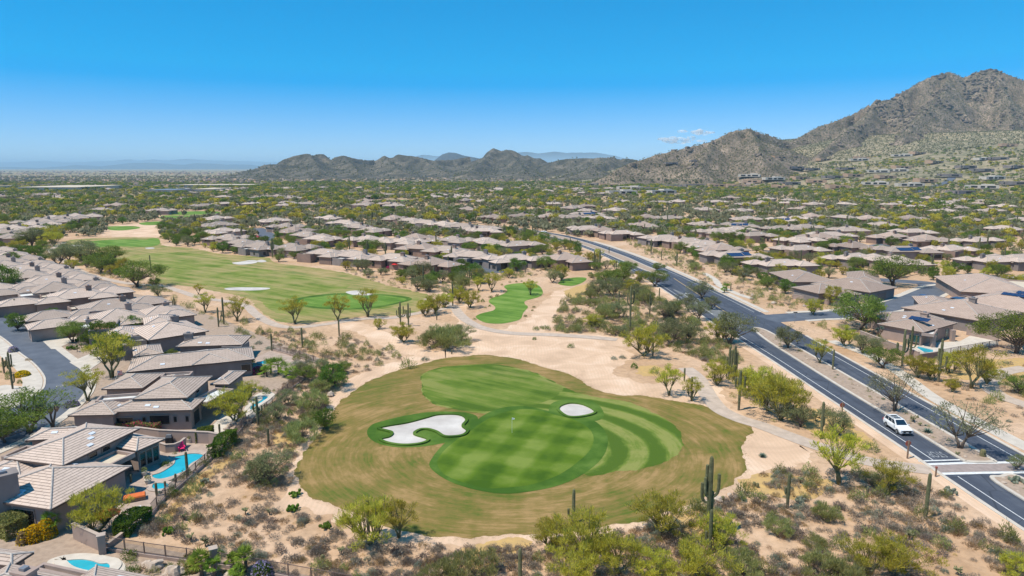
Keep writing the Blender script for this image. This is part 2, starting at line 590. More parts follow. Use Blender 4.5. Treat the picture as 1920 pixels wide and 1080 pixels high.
def rock_mat(name, cols, shrub, sc=1.0, dens=0.5):
    m, nt = nodes(name); t = NT(nt); p = t.pos()
    f1 = t.noise(0.012 * sc, 7, p, 0.65); f2 = t.noise(0.12 * sc, 5, p, 0.7)
    c = t.ramp(t.math('ADD', t.math('MULTIPLY', f1, 0.6), t.math('MULTIPLY', f2, 0.4)), [(0.38, cols[0]), (0.5, cols[1]), (0.62, cols[2])])
    v = nt.nodes.new('ShaderNodeTexVoronoi'); v.inputs['Scale'].default_value = 0.13 * sc; t.l(p, v.inputs['Vector'])
    k = nt.nodes.new('ShaderNodeMapRange'); k.inputs[1].default_value = dens; k.inputs[2].default_value = dens * 0.55
    t.l(v.outputs['Distance'], k.inputs[0])
    v2 = nt.nodes.new('ShaderNodeTexVoronoi'); v2.inputs['Scale'].default_value = 0.30 * sc; t.l(p, v2.inputs['Vector'])
    k2 = nt.nodes.new('ShaderNodeMapRange'); k2.inputs[1].default_value = dens; k2.inputs[2].default_value = dens * 0.5
    t.l(v2.outputs['Distance'], k2.inputs[0])
    c = t.mix(t.math('MULTIPLY', k2.outputs[0], 0.55), c, shrub)
    c = t.mix(t.math('MULTIPLY', k.outputs[0], 0.75), c, tuple(s * 0.8 for s in shrub))
    t.out(c, 0.95, t.math('ADD', f2, t.math('MULTIPLY', k.outputs[0], 0.5)), 0.6, 2.5 / sc, 0.1)
    return m
def grass_mat(name, cols, mode=None, centre=(0, 0), stripe=2.2, amt=0.5, sat=1.0, dry=None):
    """turf: cols dark/mid/light; mowing pattern 'grid', 'ring' or None"""
    m, nt = nodes(name); t = NT(nt); p = t.pos()
    f1 = t.noise(0.11, 5, p, 0.62); f2 = t.noise(3.5, 3, p, 0.7)
    sx = nt.nodes.new('ShaderNodeSeparateXYZ'); t.l(p, sx.inputs[0])
    X, Y = sx.outputs[0], sx.outputs[1]
    fac = f1
    if mode == 'ring' or mode == 'dryring':
        dx = t.math('SUBTRACT', X, centre[0]); dy = t.math('SUBTRACT', Y, centre[1])
        r = t.math('SQRT', t.math('ADD', t.math('MULTIPLY', dx, dx), t.math('MULTIPLY', t.math('MULTIPLY', dy, dy), 1.35)))
        th = t.math('ARCTAN2', dy, dx)
        cv = nt.nodes.new('ShaderNodeCombineXYZ')
        t.l(t.math('MULTIPLY', r, 0.62), cv.inputs[0]); t.l(t.math('MULTIPLY', th, 2.6), cv.inputs[1])
        f1b = t.noise(1.0, 4, cv.outputs[0], 0.7)
        cv2 = nt.nodes.new('ShaderNodeCombineXYZ')
        t.l(t.math('MULTIPLY', r, 2.4), cv2.inputs[0]); t.l(t.math('MULTIPLY', th, 6.0), cv2.inputs[1])
        f1c = t.noise(1.0, 3, cv2.outputs[0], 0.6)
        f1d = t.noise(0.9, 4, p, 0.7)
        fac = t.math('ADD', t.math('ADD', t.math('MULTIPLY', f1, 0.40), t.math('MULTIPLY', f1b, 0.31)), t.math('ADD', t.math('MULTIPLY', f1c, 0.17), t.math('MULTIPLY', f1d, 0.12)))
        if mode == 'ring':
            s = t.math('SINE', t.math('MULTIPLY', r, 2 * math.pi / (2 * stripe)))
            s = t.math('SMOOTH_MIN', t.math('MULTIPLY', s, 2.2), 1.0, 0.3)
            fac = t.math('ADD', fac, t.math('MULTIPLY', s, 0.075 * amt))
    elif mode == 'grid':
        a1 = t.math('ADD', t.math('MULTIPLY', X, 0.93), t.math('MULTIPLY', Y, -0.36))
        a2 = t.math('ADD', t.math('MULTIPLY', X, 0.36), t.math('MULTIPLY', Y, 0.93))
        s1 = t.math('SINE', t.math('ADD', t.math('MULTIPLY', a1, math.pi / stripe), t.math('MULTIPLY', f1, 1.5)))
        s2 = t.math('SINE', t.math('ADD', t.math('MULTIPLY', a2, math.pi / stripe), t.math('MULTIPLY', f1, 1.5)))
        s1 = t.math('MINIMUM', t.math('MAXIMUM', t.math('MULTIPLY', s1, 2.0), -1.0), 1.0)
        s2 = t.math('MINIMUM', t.math('MAXIMUM', t.math('MULTIPLY', s2, 2.0), -1.0), 1.0)
        fac = t.math('ADD', t.math('MULTIPLY_ADD', f1, 0.42, 0.29), t.math('ADD', t.math('MULTIPLY', s1, 0.032 * amt), t.math('MULTIPLY', s2, 0.022 * amt)))
    elif mode == 'line':
        a1 = t.math('ADD', t.math('MULTIPLY', X, 0.55), t.math('MULTIPLY', Y, 0.83))
        cv = nt.nodes.new('ShaderNodeCombineXYZ')
        t.l(t.math('MULTIPLY', a1, 0.35), cv.inputs[0]); t.l(t.math('MULTIPLY', X, 0.045), cv.inputs[1])
        f1b = t.noise(1.0, 4, cv.outputs[0], 0.65)
        fac = t.math('ADD', t.math('MULTIPLY', f1, 0.4), t.math('MULTIPLY', f1b, 0.6))
    c = t.ramp(fac, [(0.41, cols[0]), (0.5, cols[1]), (0.59, cols[2])])
    if dry:
        f4 = t.noise(0.05, 5, p, 0.65)
        k = nt.nodes.new('ShaderNodeMapRange'); k.inputs[1].default_value = dry[1]; k.inputs[2].default_value = dry[1] + 0.14
        t.l(t.math('ADD', t.math('MULTIPLY', f4, 0.55), t.math('MULTIPLY', fac, 0.45)), k.inputs[0])
        c = t.mix(t.math('MULTIPLY', k.outputs[0], dry[2]), c, dry[0])
    c = t.mix(t.math('MULTIPLY', f2, 0.22), c, tuple(v * 0.55 for v in cols[0]))
    t.out(c, 0.9, f2, 0.25, 0.06, 0.15)
    return m

M = {}
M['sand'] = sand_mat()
M['track'] = track_mat()
M['rock_near'] = rock_mat('desert_mountain_rock', [(0.11, 0.082, 0.066), (0.225, 0.168, 0.13), (0.40, 0.295, 0.22)], (0.10, 0.10, 0.05), 1.7, 0.55)
M['outcrop'] = simple('dark_outcrop_rock', (0.20, 0.155, 0.12), (0.10, 0.08, 0.065), 0.2, 0.95)
M['rock_mid'] = rock_mat('far_mountain_rock', [(0.035, 0.034, 0.03), (0.105, 0.093, 0.075), (0.25, 0.20, 0.15)], (0.06, 0.065, 0.035), 1.1, 0.5)
M['rock_far'] = rock_mat('distant_mountain_rock', [(0.03, 0.03, 0.03), (0.045, 0.042, 0.04), (0.07, 0.065, 0.06)], (0.08, 0.08, 0.07), 0.1, 0.4)
GC = G(965, 838)
M['rough'] = grass_mat('dry_rough_turf', [(0.10, 0.13, 0.018), (0.225, 0.16, 0.048), (0.375, 0.235, 0.10)], 'dryring', GC)
M['fairway'] = grass_mat('mown_fairway_turf', [(0.07, 0.125, 0.012), (0.145, 0.20, 0.03), (0.25, 0.26, 0.07)], 'ring', GC, 2.6, 1.0)
M['upper'] = grass_mat('approach_turf', [(0.065, 0.12, 0.010), (0.12, 0.18, 0.022), (0.20, 0.23, 0.05)], 'line', dry=((0.28, 0.25, 0.09), 0.49, 0.6))
M['collar'] = grass_mat('collar_turf', [(0.045, 0.105, 0.010), (0.07, 0.14, 0.016), (0.11, 0.185, 0.03)], None)
M['green'] = grass_mat('putting_green_turf', [(0.045, 0.10, 0.005), (0.10, 0.168, 0.012), (0.19, 0.245, 0.045)], 'grid', GC, 3.0, 1.15)
M['far_rough'] = grass_mat('far_rough_turf', [(0.17, 0.20, 0.05), (0.30, 0.25, 0.09), (0.42, 0.30, 0.14)], 'line')
M['far_fairway'] = grass_mat('far_fairway_turf', [(0.11, 0.165, 0.02), (0.185, 0.225, 0.04), (0.28, 0.28, 0.08)], 'line', dry=((0.36, 0.28, 0.12), 0.46, 0.8))
M['tee'] = grass_mat('tee_turf', [(0.085, 0.175, 0.02), (0.135, 0.235, 0.035), (0.20, 0.29, 0.06)], 'line')
def road_mat():
    m, nt = nodes('asphalt'); t = NT(nt); p = t.pos()
    mp = nt.nodes.new('ShaderNodeMapping'); mp.inputs['Scale'].default_value = (1.1, 0.035, 1); t.l(p, mp.inputs['Vector'])
    f1 = t.noise(1.0, 4, mp.outputs[0], 0.6); f2 = t.noise(0.35, 7, p, 0.65); f3 = t.noise(9.0, 2, p)
    c = t.ramp(t.math('ADD', t.math('MULTIPLY', f1, 0.6), t.math('MULTIPLY', f2, 0.4)), [(0.38, (0.044, 0.052, 0.072)), (0.52, (0.063, 0.074, 0.100)), (0.64, (0.098, 0.108, 0.132))])
    c = t.mix(t.math('MULTIPLY', f3, 0.25), c, (0.10, 0.10, 0.11))
    v = nt.nodes.new('ShaderNodeTexVoronoi'); v.feature = 'DISTANCE_TO_EDGE'; v.inputs['Scale'].default_value = 0.16; t.l(p, v.inputs['Vector'])
    k = nt.nodes.new('ShaderNodeMapRange'); k.inputs[1].default_value = 0.012; k.inputs[2].default_value = 0.004; t.l(v.outputs['Distance'], k.inputs[0])
    c = t.mix(t.math('MULTIPLY', k.outputs[0], 0.5), c, (0.02, 0.022, 0.028))
    t.out(c, 0.85, f3, 0.15, 0.02, 0.3)
    return m
M['asphalt'] = road_mat()
M['asphalt_plain'] = simple('asphalt', (0.062, 0.072, 0.098), (0.045, 0.053, 0.074), 0.5, 0.85, 0.1, world=True, detail=8)
M['old_asphalt'] = simple('worn_asphalt', (0.125, 0.14, 0.17), (0.08, 0.092, 0.117), 0.35, 0.9, 0.1, world=True, detail=8)
M['concrete'] = simple('concrete', (0.60, 0.53, 0.45), (0.47, 0.41, 0.345), 0.6, 0.9, 0.1, world=True, detail=6)
M['cart_path'] = simple('cart_path_concrete', (0.54, 0.43, 0.345), (0.40, 0.315, 0.25), 0.8, 0.9, 0.1, world=True, detail=6)
M['bunker'] = simple('bunker_sand', (0.64, 0.59, 0.54), (0.40, 0.355, 0.32), 0.22, 0.95, 0.3, world=True, detail=6)
M['paint'] = simple('road_paint', (0.78, 0.78, 0.76), (0.55, 0.55, 0.55), 2.5, 0.7, world=True, detail=6)
M['yellow_paint'] = simple('ochre_road_paint', (0.62, 0.42, 0.16), (0.5, 0.36, 0.18), 2.5, 0.7, world=True)
M['paver'] = simple('crossing_pavers', (0.36, 0.29, 0.265), (0.26, 0.21, 0.19), 1.2, 0.9, 0.1, world=True, detail=7)
M['skid'] = simple('faded_asphalt', (0.22, 0.225, 0.23), (0.13, 0.135, 0.14), 0.4, 0.9, world=True, detail=7)
M['gravel_yard'] = simple('decomposed_granite', (0.43, 0.32, 0.24), (0.30, 0.22, 0.165), 1.6, 0.95, 0.3, world=True, detail=8)
M['flagstone'] = simple('flagstone', (0.48, 0.37, 0.30), (0.33, 0.25, 0.205), 1.1, 0.85, 0.2, world=True, detail=8)
M['drygrass_ground'] = simple('dry_grass_litter', (0.56, 0.36, 0.13), (0.42, 0.28, 0.13), 1.3, 0.95, 0.3, world=True, detail=7)

# ------------------------------------------------------------------ ground and mountains
def polar_ground():
    az = np.concatenate([np.linspace(-180, -52, 22)[:-1], np.linspace(-52, 52, 520), np.linspace(52, 180, 22)[1:]])
    az = np.radians(az)
    rr = np.concatenate([[0.5, 20, 60, 120, 250, 400, 550], np.geomspace(620, 5200, 150), np.geomspace(5600, 90000, 16)])
    A, Rr = np.meshgrid(az, rr, indexing='ij')
    X = Rr * np.sin(A); Y = Rr * np.cos(A)
    Z = bajada(X, Y)
    Z += np.clip((Z - 1) / 10, 0, 1) * (fbm(X / 90, Y / 90, 3, 41) - 0.45) * 4
    V = np.stack([X, Y, Z], -1).reshape(-1, 3)
    na, nr = len(az), len(rr)
    i = np.arange(na - 1)[:, None] * nr; j = np.arange(nr - 1)[None, :]
    F = np.stack([i + j, i + j + 1, i + nr + j + 1, i + nr + j], -1).reshape(-1, 4)
    F = F[:, ::-1]
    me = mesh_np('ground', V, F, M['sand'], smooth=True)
    link('ground', me)['kind'] = 'structure'
polar_ground()

def grid_mountain(name, x0, x1, y0, y1, step, fn, mat, base=None):
    xs = np.arange(x0, x1, step); ys = np.arange(y0, y1, step)
    X, Y = np.meshgrid(xs, ys, indexing='ij')
    Z = fn(X, Y)
    floor = bajada(X, Y) if base is None else 0 * X
    keep = Z > floor - 12
    Z = np.maximum(Z, floor - 14)
    idx = np.arange(X.size).reshape(X.shape)
    k = keep[:-1, :-1] | keep[1:, :-1] | keep[1:, 1:] | keep[:-1, 1:]
    a = idx[:-1, :-1][k]; b = idx[1:, :-1][k]; c = idx[1:, 1:][k]; d = idx[:-1, 1:][k]
    F = np.stack([a, b, c, d], -1)
    used = np.unique(F)
    remap = np.zeros(X.size, np.int64); remap[used] = np.arange(len(used))
    V = np.stack([X.ravel(), Y.ravel(), Z.ravel()], -1)[used]
    o = link(name, mesh_np(name, V, remap[F], mat, smooth=True))
    o['kind'] = 'structure'
    return o
grid_mountain('mountain', 150, 3300, 1250, 3000, 7.0, big_h, M['rock_near'])
grid_mountain('far_mountains', -1800, 1300, 1900, 4400, 9.0, mid_h, M['rock_mid'])
grid_mountain('low_hills', 0, 1100, 2050, 3500, 12.0, knoll_h, M['rock_mid'])

def far_range(name, skyline, dist, depth, seed):
    pts = [P3(px, py, dist) for px, py in skyline]
    xs = np.array([p[0] for p in pts]); hs_ = np.array([p[2] for p in pts])
    X = np.linspace(xs[0], xs[-1], 420)
    H = np.interp(X, xs, hs_) + (fbm(X / 1500.0, X * 0 + seed, 4, seed) - 0.47) * 160
    ts = np.linspace(-1, 1, 15)
    XX, T = np.meshgrid(X, ts, indexing='ij')
    prof = np.clip(1 - np.abs(T), 0, 1) ** 1.1
    YY = dist + T * depth + (fbm(XX / 2500, T * 3, 3, seed + 5) - 0.5) * depth * 0.3
    ZZ = H[:, None] * prof * (0.8 + 0.4 * fbm(XX / 1100, T * 4, 4, seed + 9, True)) * (1 / 1.0)
    ZZ[:, 7] = H
    ZZ[:, 0] = -30; ZZ[:, -1] = -30
    V = np.stack([XX, YY, ZZ], -1).reshape(-1, 3)
    n = 15
    i = np.arange(419)[:, None] * n; j = np.arange(14)[None, :]
    F = np.stack([i + j, i + n + j, i + n + j + 1, i + j + 1], -1).reshape(-1, 4)
    link(name, mesh_np(name, V, F, M['rock_far'], smooth=True))['kind'] = 'structure'
far_range('distant_mountains', [(-200, 309), (0, 305), (60, 303), (120, 304), (200, 303), (228, 300), (262, 301), (290, 299), (318, 300), (345, 297), (372, 299), (400, 301), (440, 302), (480, 303), (520, 303), (560, 304), (620, 309)], 45000, 5000, 3)
far_range('blue_foothills', [(-200, 312), (0, 314), (30, 313), (52, 318), (112, 313), (130, 312), (150, 309), (175, 310), (200, 314), (250, 307), (300, 307), (350, 308), (368, 304), (400, 307), (420, 310), (470, 309), (520, 313), (560, 318)], 26000, 3200, 5)
far_range('hazy_range', [(700, 318), (750, 300), (790, 291), (812, 294), (900, 296), (960, 286), (985, 284), (1010, 287), (1040, 285), (1062, 288), (1090, 286), (1112, 285), (1130, 288), (1150, 291), (1180, 300), (1220, 318)], 38000, 4200, 8)
far_range('blue_peak', [(790, 310), (815, 299), (830, 288), (842, 285), (855, 287), (870, 293), (890, 298), (930, 312)], 9500, 900, 12)

# ------------------------------------------------------------------ golf course
rough_px = [(557, 877), (553, 895), (568, 920), (592, 938), (622, 946), (660, 962), (710, 982), (767, 998), (847, 1008), (913, 1007), (960, 1003), (1040, 999), (1130, 989), (1200, 976), (1255, 957), (1313, 937), (1360, 913), (1397, 882), (1398, 860), (1392, 843), (1398, 823), (1411, 804),
            (1375, 784), (1345, 770), (1313, 759), (1280, 754), (1247, 748), (1200, 742), (1155, 740), (1125, 733), (1100, 722), (1083, 711), (1062, 699), (1022, 689), (975, 675), (920, 666), (880, 667), (830, 672), (790, 682), (740, 696), (690, 716), (655, 740), (635, 756), (607, 800), (578, 840), (563, 862)]
sheet('rough_turf', poly_world(rough_px, rough=0.5), 0.010, M['rough'], keep='turf')
fair_px = [(789, 712), (792, 702), (815, 692), (850, 686), (890, 684), (930, 684), (965, 689), (1000, 698), (1030, 712), (1062, 728), (1090, 738), (1130, 746), (1175, 753), (1215, 768), (1250, 787), (1272, 806), (1281, 830), (1274, 850), (1245, 868), (1200, 880), (1155, 886), (1110, 892), (1080, 880), (1070, 840), (1040, 800), (985, 775), (935, 772), (905, 775), (888, 773), (850, 767), (813, 757), (793, 738)]
sheet('fairway_turf', poly_world(fair_px, rough=0.4), 0.020, M['fairway'])
up_px = [(791, 712), (794, 703), (815, 694), (850, 688), (890, 686), (930, 686), (965, 691), (1000, 700), (1028, 714), (1055, 728), (1040, 745), (1010, 757), (960, 765), (920, 771), (880, 770), (850, 764), (813, 754), (795, 736)]
sheet('approach_turf', poly_world(up_px, rough=0.4), 0.026, M['upper'])
bs1 = [(688, 810), (697, 797), (720, 789), (763, 779), (805, 773), (850, 772), (887, 777), (897, 787), (892, 803), (879, 818), (845, 828), (797, 837), (747, 839), (713, 833), (694, 823)]
sheet('bunker_collar', poly_world(bs1), 0.031, M['collar'])
bs2 = [(1029, 770), (1034, 757), (1055, 750), (1085, 749), (1112, 753), (1128, 766), (1132, 782), (1115, 790), (1080, 790), (1050, 786), (1033, 779)]
sheet('bunker_collar', poly_world(bs2), 0.033, M['collar'])
col_px = [(806, 876), (811, 858), (830, 835), (856, 816), (884, 798), (905, 780), (940, 765), (985, 762), (1030, 771), (1080, 779), (1112, 788), (1134, 808), (1140, 832), (1128, 860), (1096, 888), (1052, 909), (1000, 921), (940, 926), (880, 916), (835, 899)]
sheet('green_collar', poly_world(col_px), 0.038, M['collar'])
green_px = [(820, 871), (827, 852), (850, 830), (880, 810), (910, 789), (940, 775), (975, 768), (1005, 769), (1040, 778), (1077, 788), (1103, 803), (1113, 821), (1107, 843), (1083, 867), (1047, 891), (1000, 908), (960, 914), (913, 916), (873, 906), (836, 892)]
sheet('putting_green', poly_world(green_px), 0.046, M['green'])
b1 = [(710, 805), (727, 800), (763, 794), (797, 785), (820, 779), (853, 778), (870, 782), (875, 790), (868, 800), (877, 809), (866, 818), (835, 820), (818, 811), (800, 806), (785, 808), (778, 816), (803, 825), (790, 833), (757, 836), (727, 832), (713, 825), (730, 820), (734, 812)]
sheet('bunker', poly_world(b1, sub=5), 0.055, M['bunker'])
b2_ = [(1047, 770), (1051, 762), (1070, 757), (1094, 760), (1114, 770), (1113, 777), (1087, 783), (1063, 782)]
sheet('bunker', poly_world(b2_, sub=5), 0.055, M['bunker'])
for b_ in (b1, b2_):
    Wb = poly_world(b_, sub=5); ribbon('bunker_lip', Wb + [Wb[0]], 0.45, 0.26, M['collar'], 0.24)

# the second hole, beyond
r2 = [(480, 576), (503, 594), (530, 604), (580, 605), (620, 601), (680, 593), (720, 592), (750, 590), (790, 582), (812, 565), (800, 552), (770, 545), (730, 536), (700, 527), (665, 516), (620, 507), (575, 500), (530, 495), (512, 491), (505, 484), (480, 480), (450, 479), (412, 476), (380, 469), (350, 464), (310, 461), (298, 452), (295, 446), (250, 445), (200, 446), (140, 449), (112, 456), (95, 466), (110, 478), (160, 482), (230, 492), (285, 512), (300, 532), (362, 537), (400, 546), (440, 553), (468, 562)]
sheet('far_rough_turf', poly_world(r2, rough=0.8), 0.010, M['far_rough'], keep='turf')
f2_ = [(235, 486), (260, 478), (310, 473), (360, 475), (405, 480), (432, 489), (440, 497), (480, 503), (530, 511), (580, 518), (625, 525), (655, 533), (650, 543), (705, 545), (775, 556), (782, 564), (740, 575), (680, 583), (620, 590), (560, 592), (515, 585), (492, 568), (470, 553), (420, 540), (360, 531), (310, 522), (280, 505)]
sheet('far_fairway_turf', poly_world(f2_, rough=0.8), 0.022, M['far_fairway'])
f3_ = [(157, 455), (200, 450), (245, 449), (270, 450), (282, 447), (297, 448), (300, 456), (290, 461), (262, 463), (220, 462), (180, 463)]
sheet('far_green_turf', poly_world(f3_), 0.030, M['tee'])
g2_ = [(551, 567), (560, 559), (590, 554), (630, 550), (705, 551), (755, 555), (773, 561), (752, 568), (715, 576), (660, 581), (600, 579), (562, 573)]
sheet('far_green_collar', poly_world(g2_), 0.030, M['collar'])
g2b = [(560, 567), (570, 560), (600, 556), (640, 553), (705, 554), (750, 558), (762, 562), (742, 568), (705, 574), (655, 578), (605, 576), (570, 572)]
sheet('far_putting_green', poly_world(g2b), 0.038, M['tee'])
for k, (pp, nm) in enumerate([([(648, 548), (665, 545), (688, 546), (684, 550), (700, 551), (690, 554), (662, 553)], 'bunker'),
               ([(421, 541), (440, 539), (475, 539), (505, 540), (500, 543), (470, 545), (430, 544)], 'bunker'),
               ([(435, 493), (450, 491), (468, 488), (482, 489), (480, 493), (460, 496), (445, 496)], 'bunker'),
               ([(480, 490), (490, 487), (500, 490), (490, 492)], 'bunker'), ([(132, 460), (150, 459), (163, 461), (145, 463)], 'bunker'), ([(272, 465), (285, 464), (290, 466), (278, 467)], 'bunker')]):
    sheet(nm, poly_world(pp), 0.048, M['bunker'])
tee = [(892, 595), (902, 588), (925, 582), (928, 575), (917, 567), (920, 560), (942, 552), (951, 545), (945, 537), (962, 532), (997, 531), (1012, 537), (1018, 549), (1010, 557), (986, 564), (984, 570), (990, 576), (981, 587), (977, 597), (967, 602), (940, 607), (910, 605)]
sheet('tee_turf', poly_world(tee), 0.034, M['tee'], keep='turf')
tee2 = [(1046, 531), (1060, 523), (1085, 520), (1100, 522), (1092, 530), (1074, 536), (1056, 535)]
sheet('tee_turf', poly_world(tee2), 0.034, M['tee'], keep='turf')
for k, pp in enumerate([[(200, 425), (250, 424), (262, 428), (230, 432), (205, 431)], [(262, 418), (300, 415), (300, 421), (270, 422)], [(300, 398), (400, 396), (405, 401), (320, 403)], [(305, 404), (345, 405), (330, 411), (308, 409)], [(685, 376), (770, 375), (772, 379), (690, 380)], [(960, 393), (1040, 392), (1040, 396), (965, 397)], [(300, 407), (405, 402), (400, 408), (330, 414)]]):
    sheet('distant_turf', poly_world(pp), 0.02, M['tee'], keep='turf')

# bare graded sand: margins and wide sandy waste
bare = [
    [(520, 955), (540, 900), (556, 850), (590, 790), (620, 745), (655, 715), (700, 690), (760, 672), (830, 655), (900, 640), (950, 634), (1010, 636), (1080, 640), (1150, 650), (1185, 668), (1150, 700), (1230, 720), (1290, 700), (1340, 720), (1370, 760), (1430, 800), (1500, 835), (1530, 850), (1500, 870), (1440, 880), (1400, 905), (1345, 940), (1280, 965), (1200, 990), (1060, 1012), (900, 1022), (800, 1022), (700, 1000), (620, 970), (570, 950)],
    [(1045, 545), (1100, 535), (1090, 550), (1060, 565), (1042, 590), (1040, 610), (1000, 622), (950, 615), (985, 600), (1010, 575), (1030, 560)],
    [(640, 600), (700, 612), (760, 640), (800, 655), (850, 660), (840, 672), (780, 668), (720, 650), (670, 625), (620, 612)],
    [(190, 440), (215, 425), (260, 420), (300, 421), (296, 445), (240, 444)],
    [(850, 580), (900, 560), (870, 590), (900, 615), (960, 618), (1030, 622), (1160, 632), (1160, 648), (1000, 640), (900, 640), (870, 620)],
]
for k, b in enumerate(bare):
    sheet('sand_track', poly_world(b, rough=1.2), 0.004, M['track'], keep='bare')

# cart paths
def pxline(pts, sub=6):
    return catmull([G(x, y) for x, y in pts], False, sub)
ribbon('cart_path', pxline([(120, 455), (95, 470), (120, 490), (160, 512), (230, 530), (300, 536), (337, 546), (375, 558), (430, 566), (462, 574), (478, 588), (503, 604), (533, 613), (570, 613), (617, 607), (680, 598), (735, 596), (780, 588), (845, 577)]), 2.6, 0.05, M['cart_path'], keep='road')
ribbon('cart_path', pxline([(800, 560), (845, 572), (862, 590), (880, 604), (908, 616), (960, 625), (1035, 628), (1085, 631), (1157, 637)]), 2.8, 0.058, M['cart_path'], keep='road')
ribbon('cart_path', pxline([(1285, 690), (1305, 706), (1318, 724), (1330, 745), (1350, 768), (1385, 785), (1430, 799), (1480, 818), (1530, 836), (1590, 855), (1640, 868), (1700, 876), (1745, 882)]), 3.0, 0.05, M['cart_path'], keep='road')
ribbon('cart_path', pxline([(1960, 770), (1900, 752), (1868, 738), (1853, 722), (1862, 708), (1885, 697), (1925, 690)]), 3.0, 0.05, M['cart_path'], keep='road')
ribbon('path', pxline([(1320, 512), (1340, 524), (1350, 536), (1380, 550), (1410, 560)]), 2.2, 0.05, M['concrete'], keep='road')

# ------------------------------------------------------------------ the divided road
def merged(pts, z):
    return pts
xl = [(56.6, 40), (54.6, 66), (54.0, 80), (53.6, 92), (52.8, 112), (51.9, 134), (49.9, 166), (48.6, 198), (46.6, 235), (43.5, 268), (38.8, 305), (30.5, 345), (20, 375), (6, 402), (-10, 425), (-30, 446), (-55, 465)]
xr = [(70.5, 40), (69.4, 66), (69.0, 80), (68.7, 92), (68.3, 112), (67.9, 134), (67.2, 166), (65.2, 198), (62.4, 231), (58.6, 266), (52.8, 306), (43.6, 350), (32.6, 386), (18, 414), (2, 438), (-20, 460), (-48, 482)]
L_ = catmull(xl, False, 5); R_ = catmull(xr, False, 5)
sheet('road', L_ + R_[::-1], 0.02, M['asphalt'], keep='road')
def between(s, y0=None, y1=None):
    return [(a[0] + (b[0] - a[0]) * s, a[1] + (b[1] - a[1]) * s) for a, b in zip(L_, R_)]
ribbon('kerb', L_, 0.5, 0.10, M['concrete'], 0.10)
# right kerb broken at the side street
ribbon('kerb', [p for p in R_ if p[1] < 158], 0.5, 0.10, M['concrete'], 0.10)
ribbon('kerb', [p for p in R_ if p[1] > 176], 0.5, 0.10, M['concrete'], 0.10)
# verge strip beside the left edge
ribbon('road_shoulder', [(a[0] - 1.0, a[1]) for a in L_ if a[1] < 300], 1.7, 0.012, M['track'], keep='road')
def median(pts, name='median'):
    P = catmull(pts, True, 5)
    sheet(name, P, 0.15, M['gravel_yard'], 0.15)
    ribbon('kerb', P + [P[0]], 0.5, 0.17, M['concrete'], 0.17)
    cx = sum(p[0] for p in P) / len(P)
    inner = []
    n = len(P)
    for i in range(n):
        a, b = P[i - 1], P[(i + 1) % n]
        dx, dy = b[0] - a[0], b[1] - a[1]; l = math.hypot(dx, dy)
        A = sum(P[k][0] * P[(k + 1) % n][1] - P[(k + 1) % n][0] * P[k][1] for k in range(n))
        s = 1 if A > 0 else -1
        inner.append((P[i][0] - s * dy / l * 0.45, P[i][1] + s * dx / l * 0.45))
    return inner
def med_from(l, r):
    return l + r[::-1]
med_a = median([(59.4, 85.2), (59.1, 92.6), (58.4, 105), (57.8, 117), (57.3, 134), (57.0, 148), (57.6, 157), (58.7, 160.5), (60.2, 158), (60.9, 148), (61.7, 134), (62.3, 118), (62.8, 105), (63.2, 94), (63.4, 85.2), (62.9, 84.2), (60.0, 84.2)])
med_b = median([(60.3, 40), (60.0, 60), (59.6, 72), (59.5, 79.0), (61, 79.8), (63.2, 79.8), (64.0, 72), (64.8, 60), (65.4, 40)])
med_c = median([(55.2, 240), (52.3, 246), (48.8, 262), (45.6, 284), (40.8, 314), (33.0, 350), (22, 382), (8, 408), (-8, 432), (-5, 437), (11, 414), (26, 388), (37, 355), (44.3, 320), (49.4, 293), (52.5, 268), (55.6, 246)])
MEDIANS = [med_a, med_b, med_c]
# lane lines
def off(s, ylo, yhi):
    return [p for p in between(s) if ylo <= p[1] <= yhi]
def edge_line(pts_fn, ylo, yhi, w=0.12, mat='paint', z=0.032):
    P = [p for p in pts_fn if ylo <= p[1] <= yhi]
    if len(P) > 1: ribbon('lane_line', P, w, z, M[mat])
edge_line([(p[0] + 1.75, p[1]) for p in L_], 40, 80); edge_line([(p[0] + 1.75, p[1]) for p in L_], 84, 168)
edge_line([(p[0] + 1.75, p[1]) for p in L_], 186, 360)
edge_line([(p[0] - 1.75, p[1]) for p in R_], 40, 80); edge_line([(p[0] - 1.75, p[1]) for p in R_], 84, 145)
edge_line([(p[0] - 1.75, p[1]) for p in R_], 178, 360)
ribbon('lane_line', [(57.2, 176), (56.9, 200), (56.6, 236)], 0.22, 0.034, M['yellow_paint'])
ribbon('lane_line', [(52.9, 176), (52.7, 190), (52.4, 205)], 0.16, 0.034, M['paint'])
sheet('faded_asphalt', [(p[0], p[1]) for p in catmull([(53, 160), (56.5, 163), (57.6, 172), (55.5, 186), (53, 205), (51.2, 214), (51.6, 196), (52.6, 176)], True, 4)], 0.026, M['skid'])
# turn arrow
def arrow(x, y, s=1.0):
    mb = MB(); z0, z1 = 0.036, 0.037
    for poly in ([(x - .12, y - 1.2), (x + .12, y - 1.2), (x + .12, y + .8), (x - .12, y + .8)], [(x - .5, y + .8), (x + .5, y + .8), (x, y + 1.9)], [(x + .12, y + .0), (x + 1.1, y + .2), (x + 1.1, y + .6), (x + .12, y + .4)]):
        mb.prism(poly, z0, z1)
    o = mb.build('turn_arrow', M['paint']); o['kind'] = 'structure'
arrow(53.6, 205.5); arrow(54.8, 196.5)
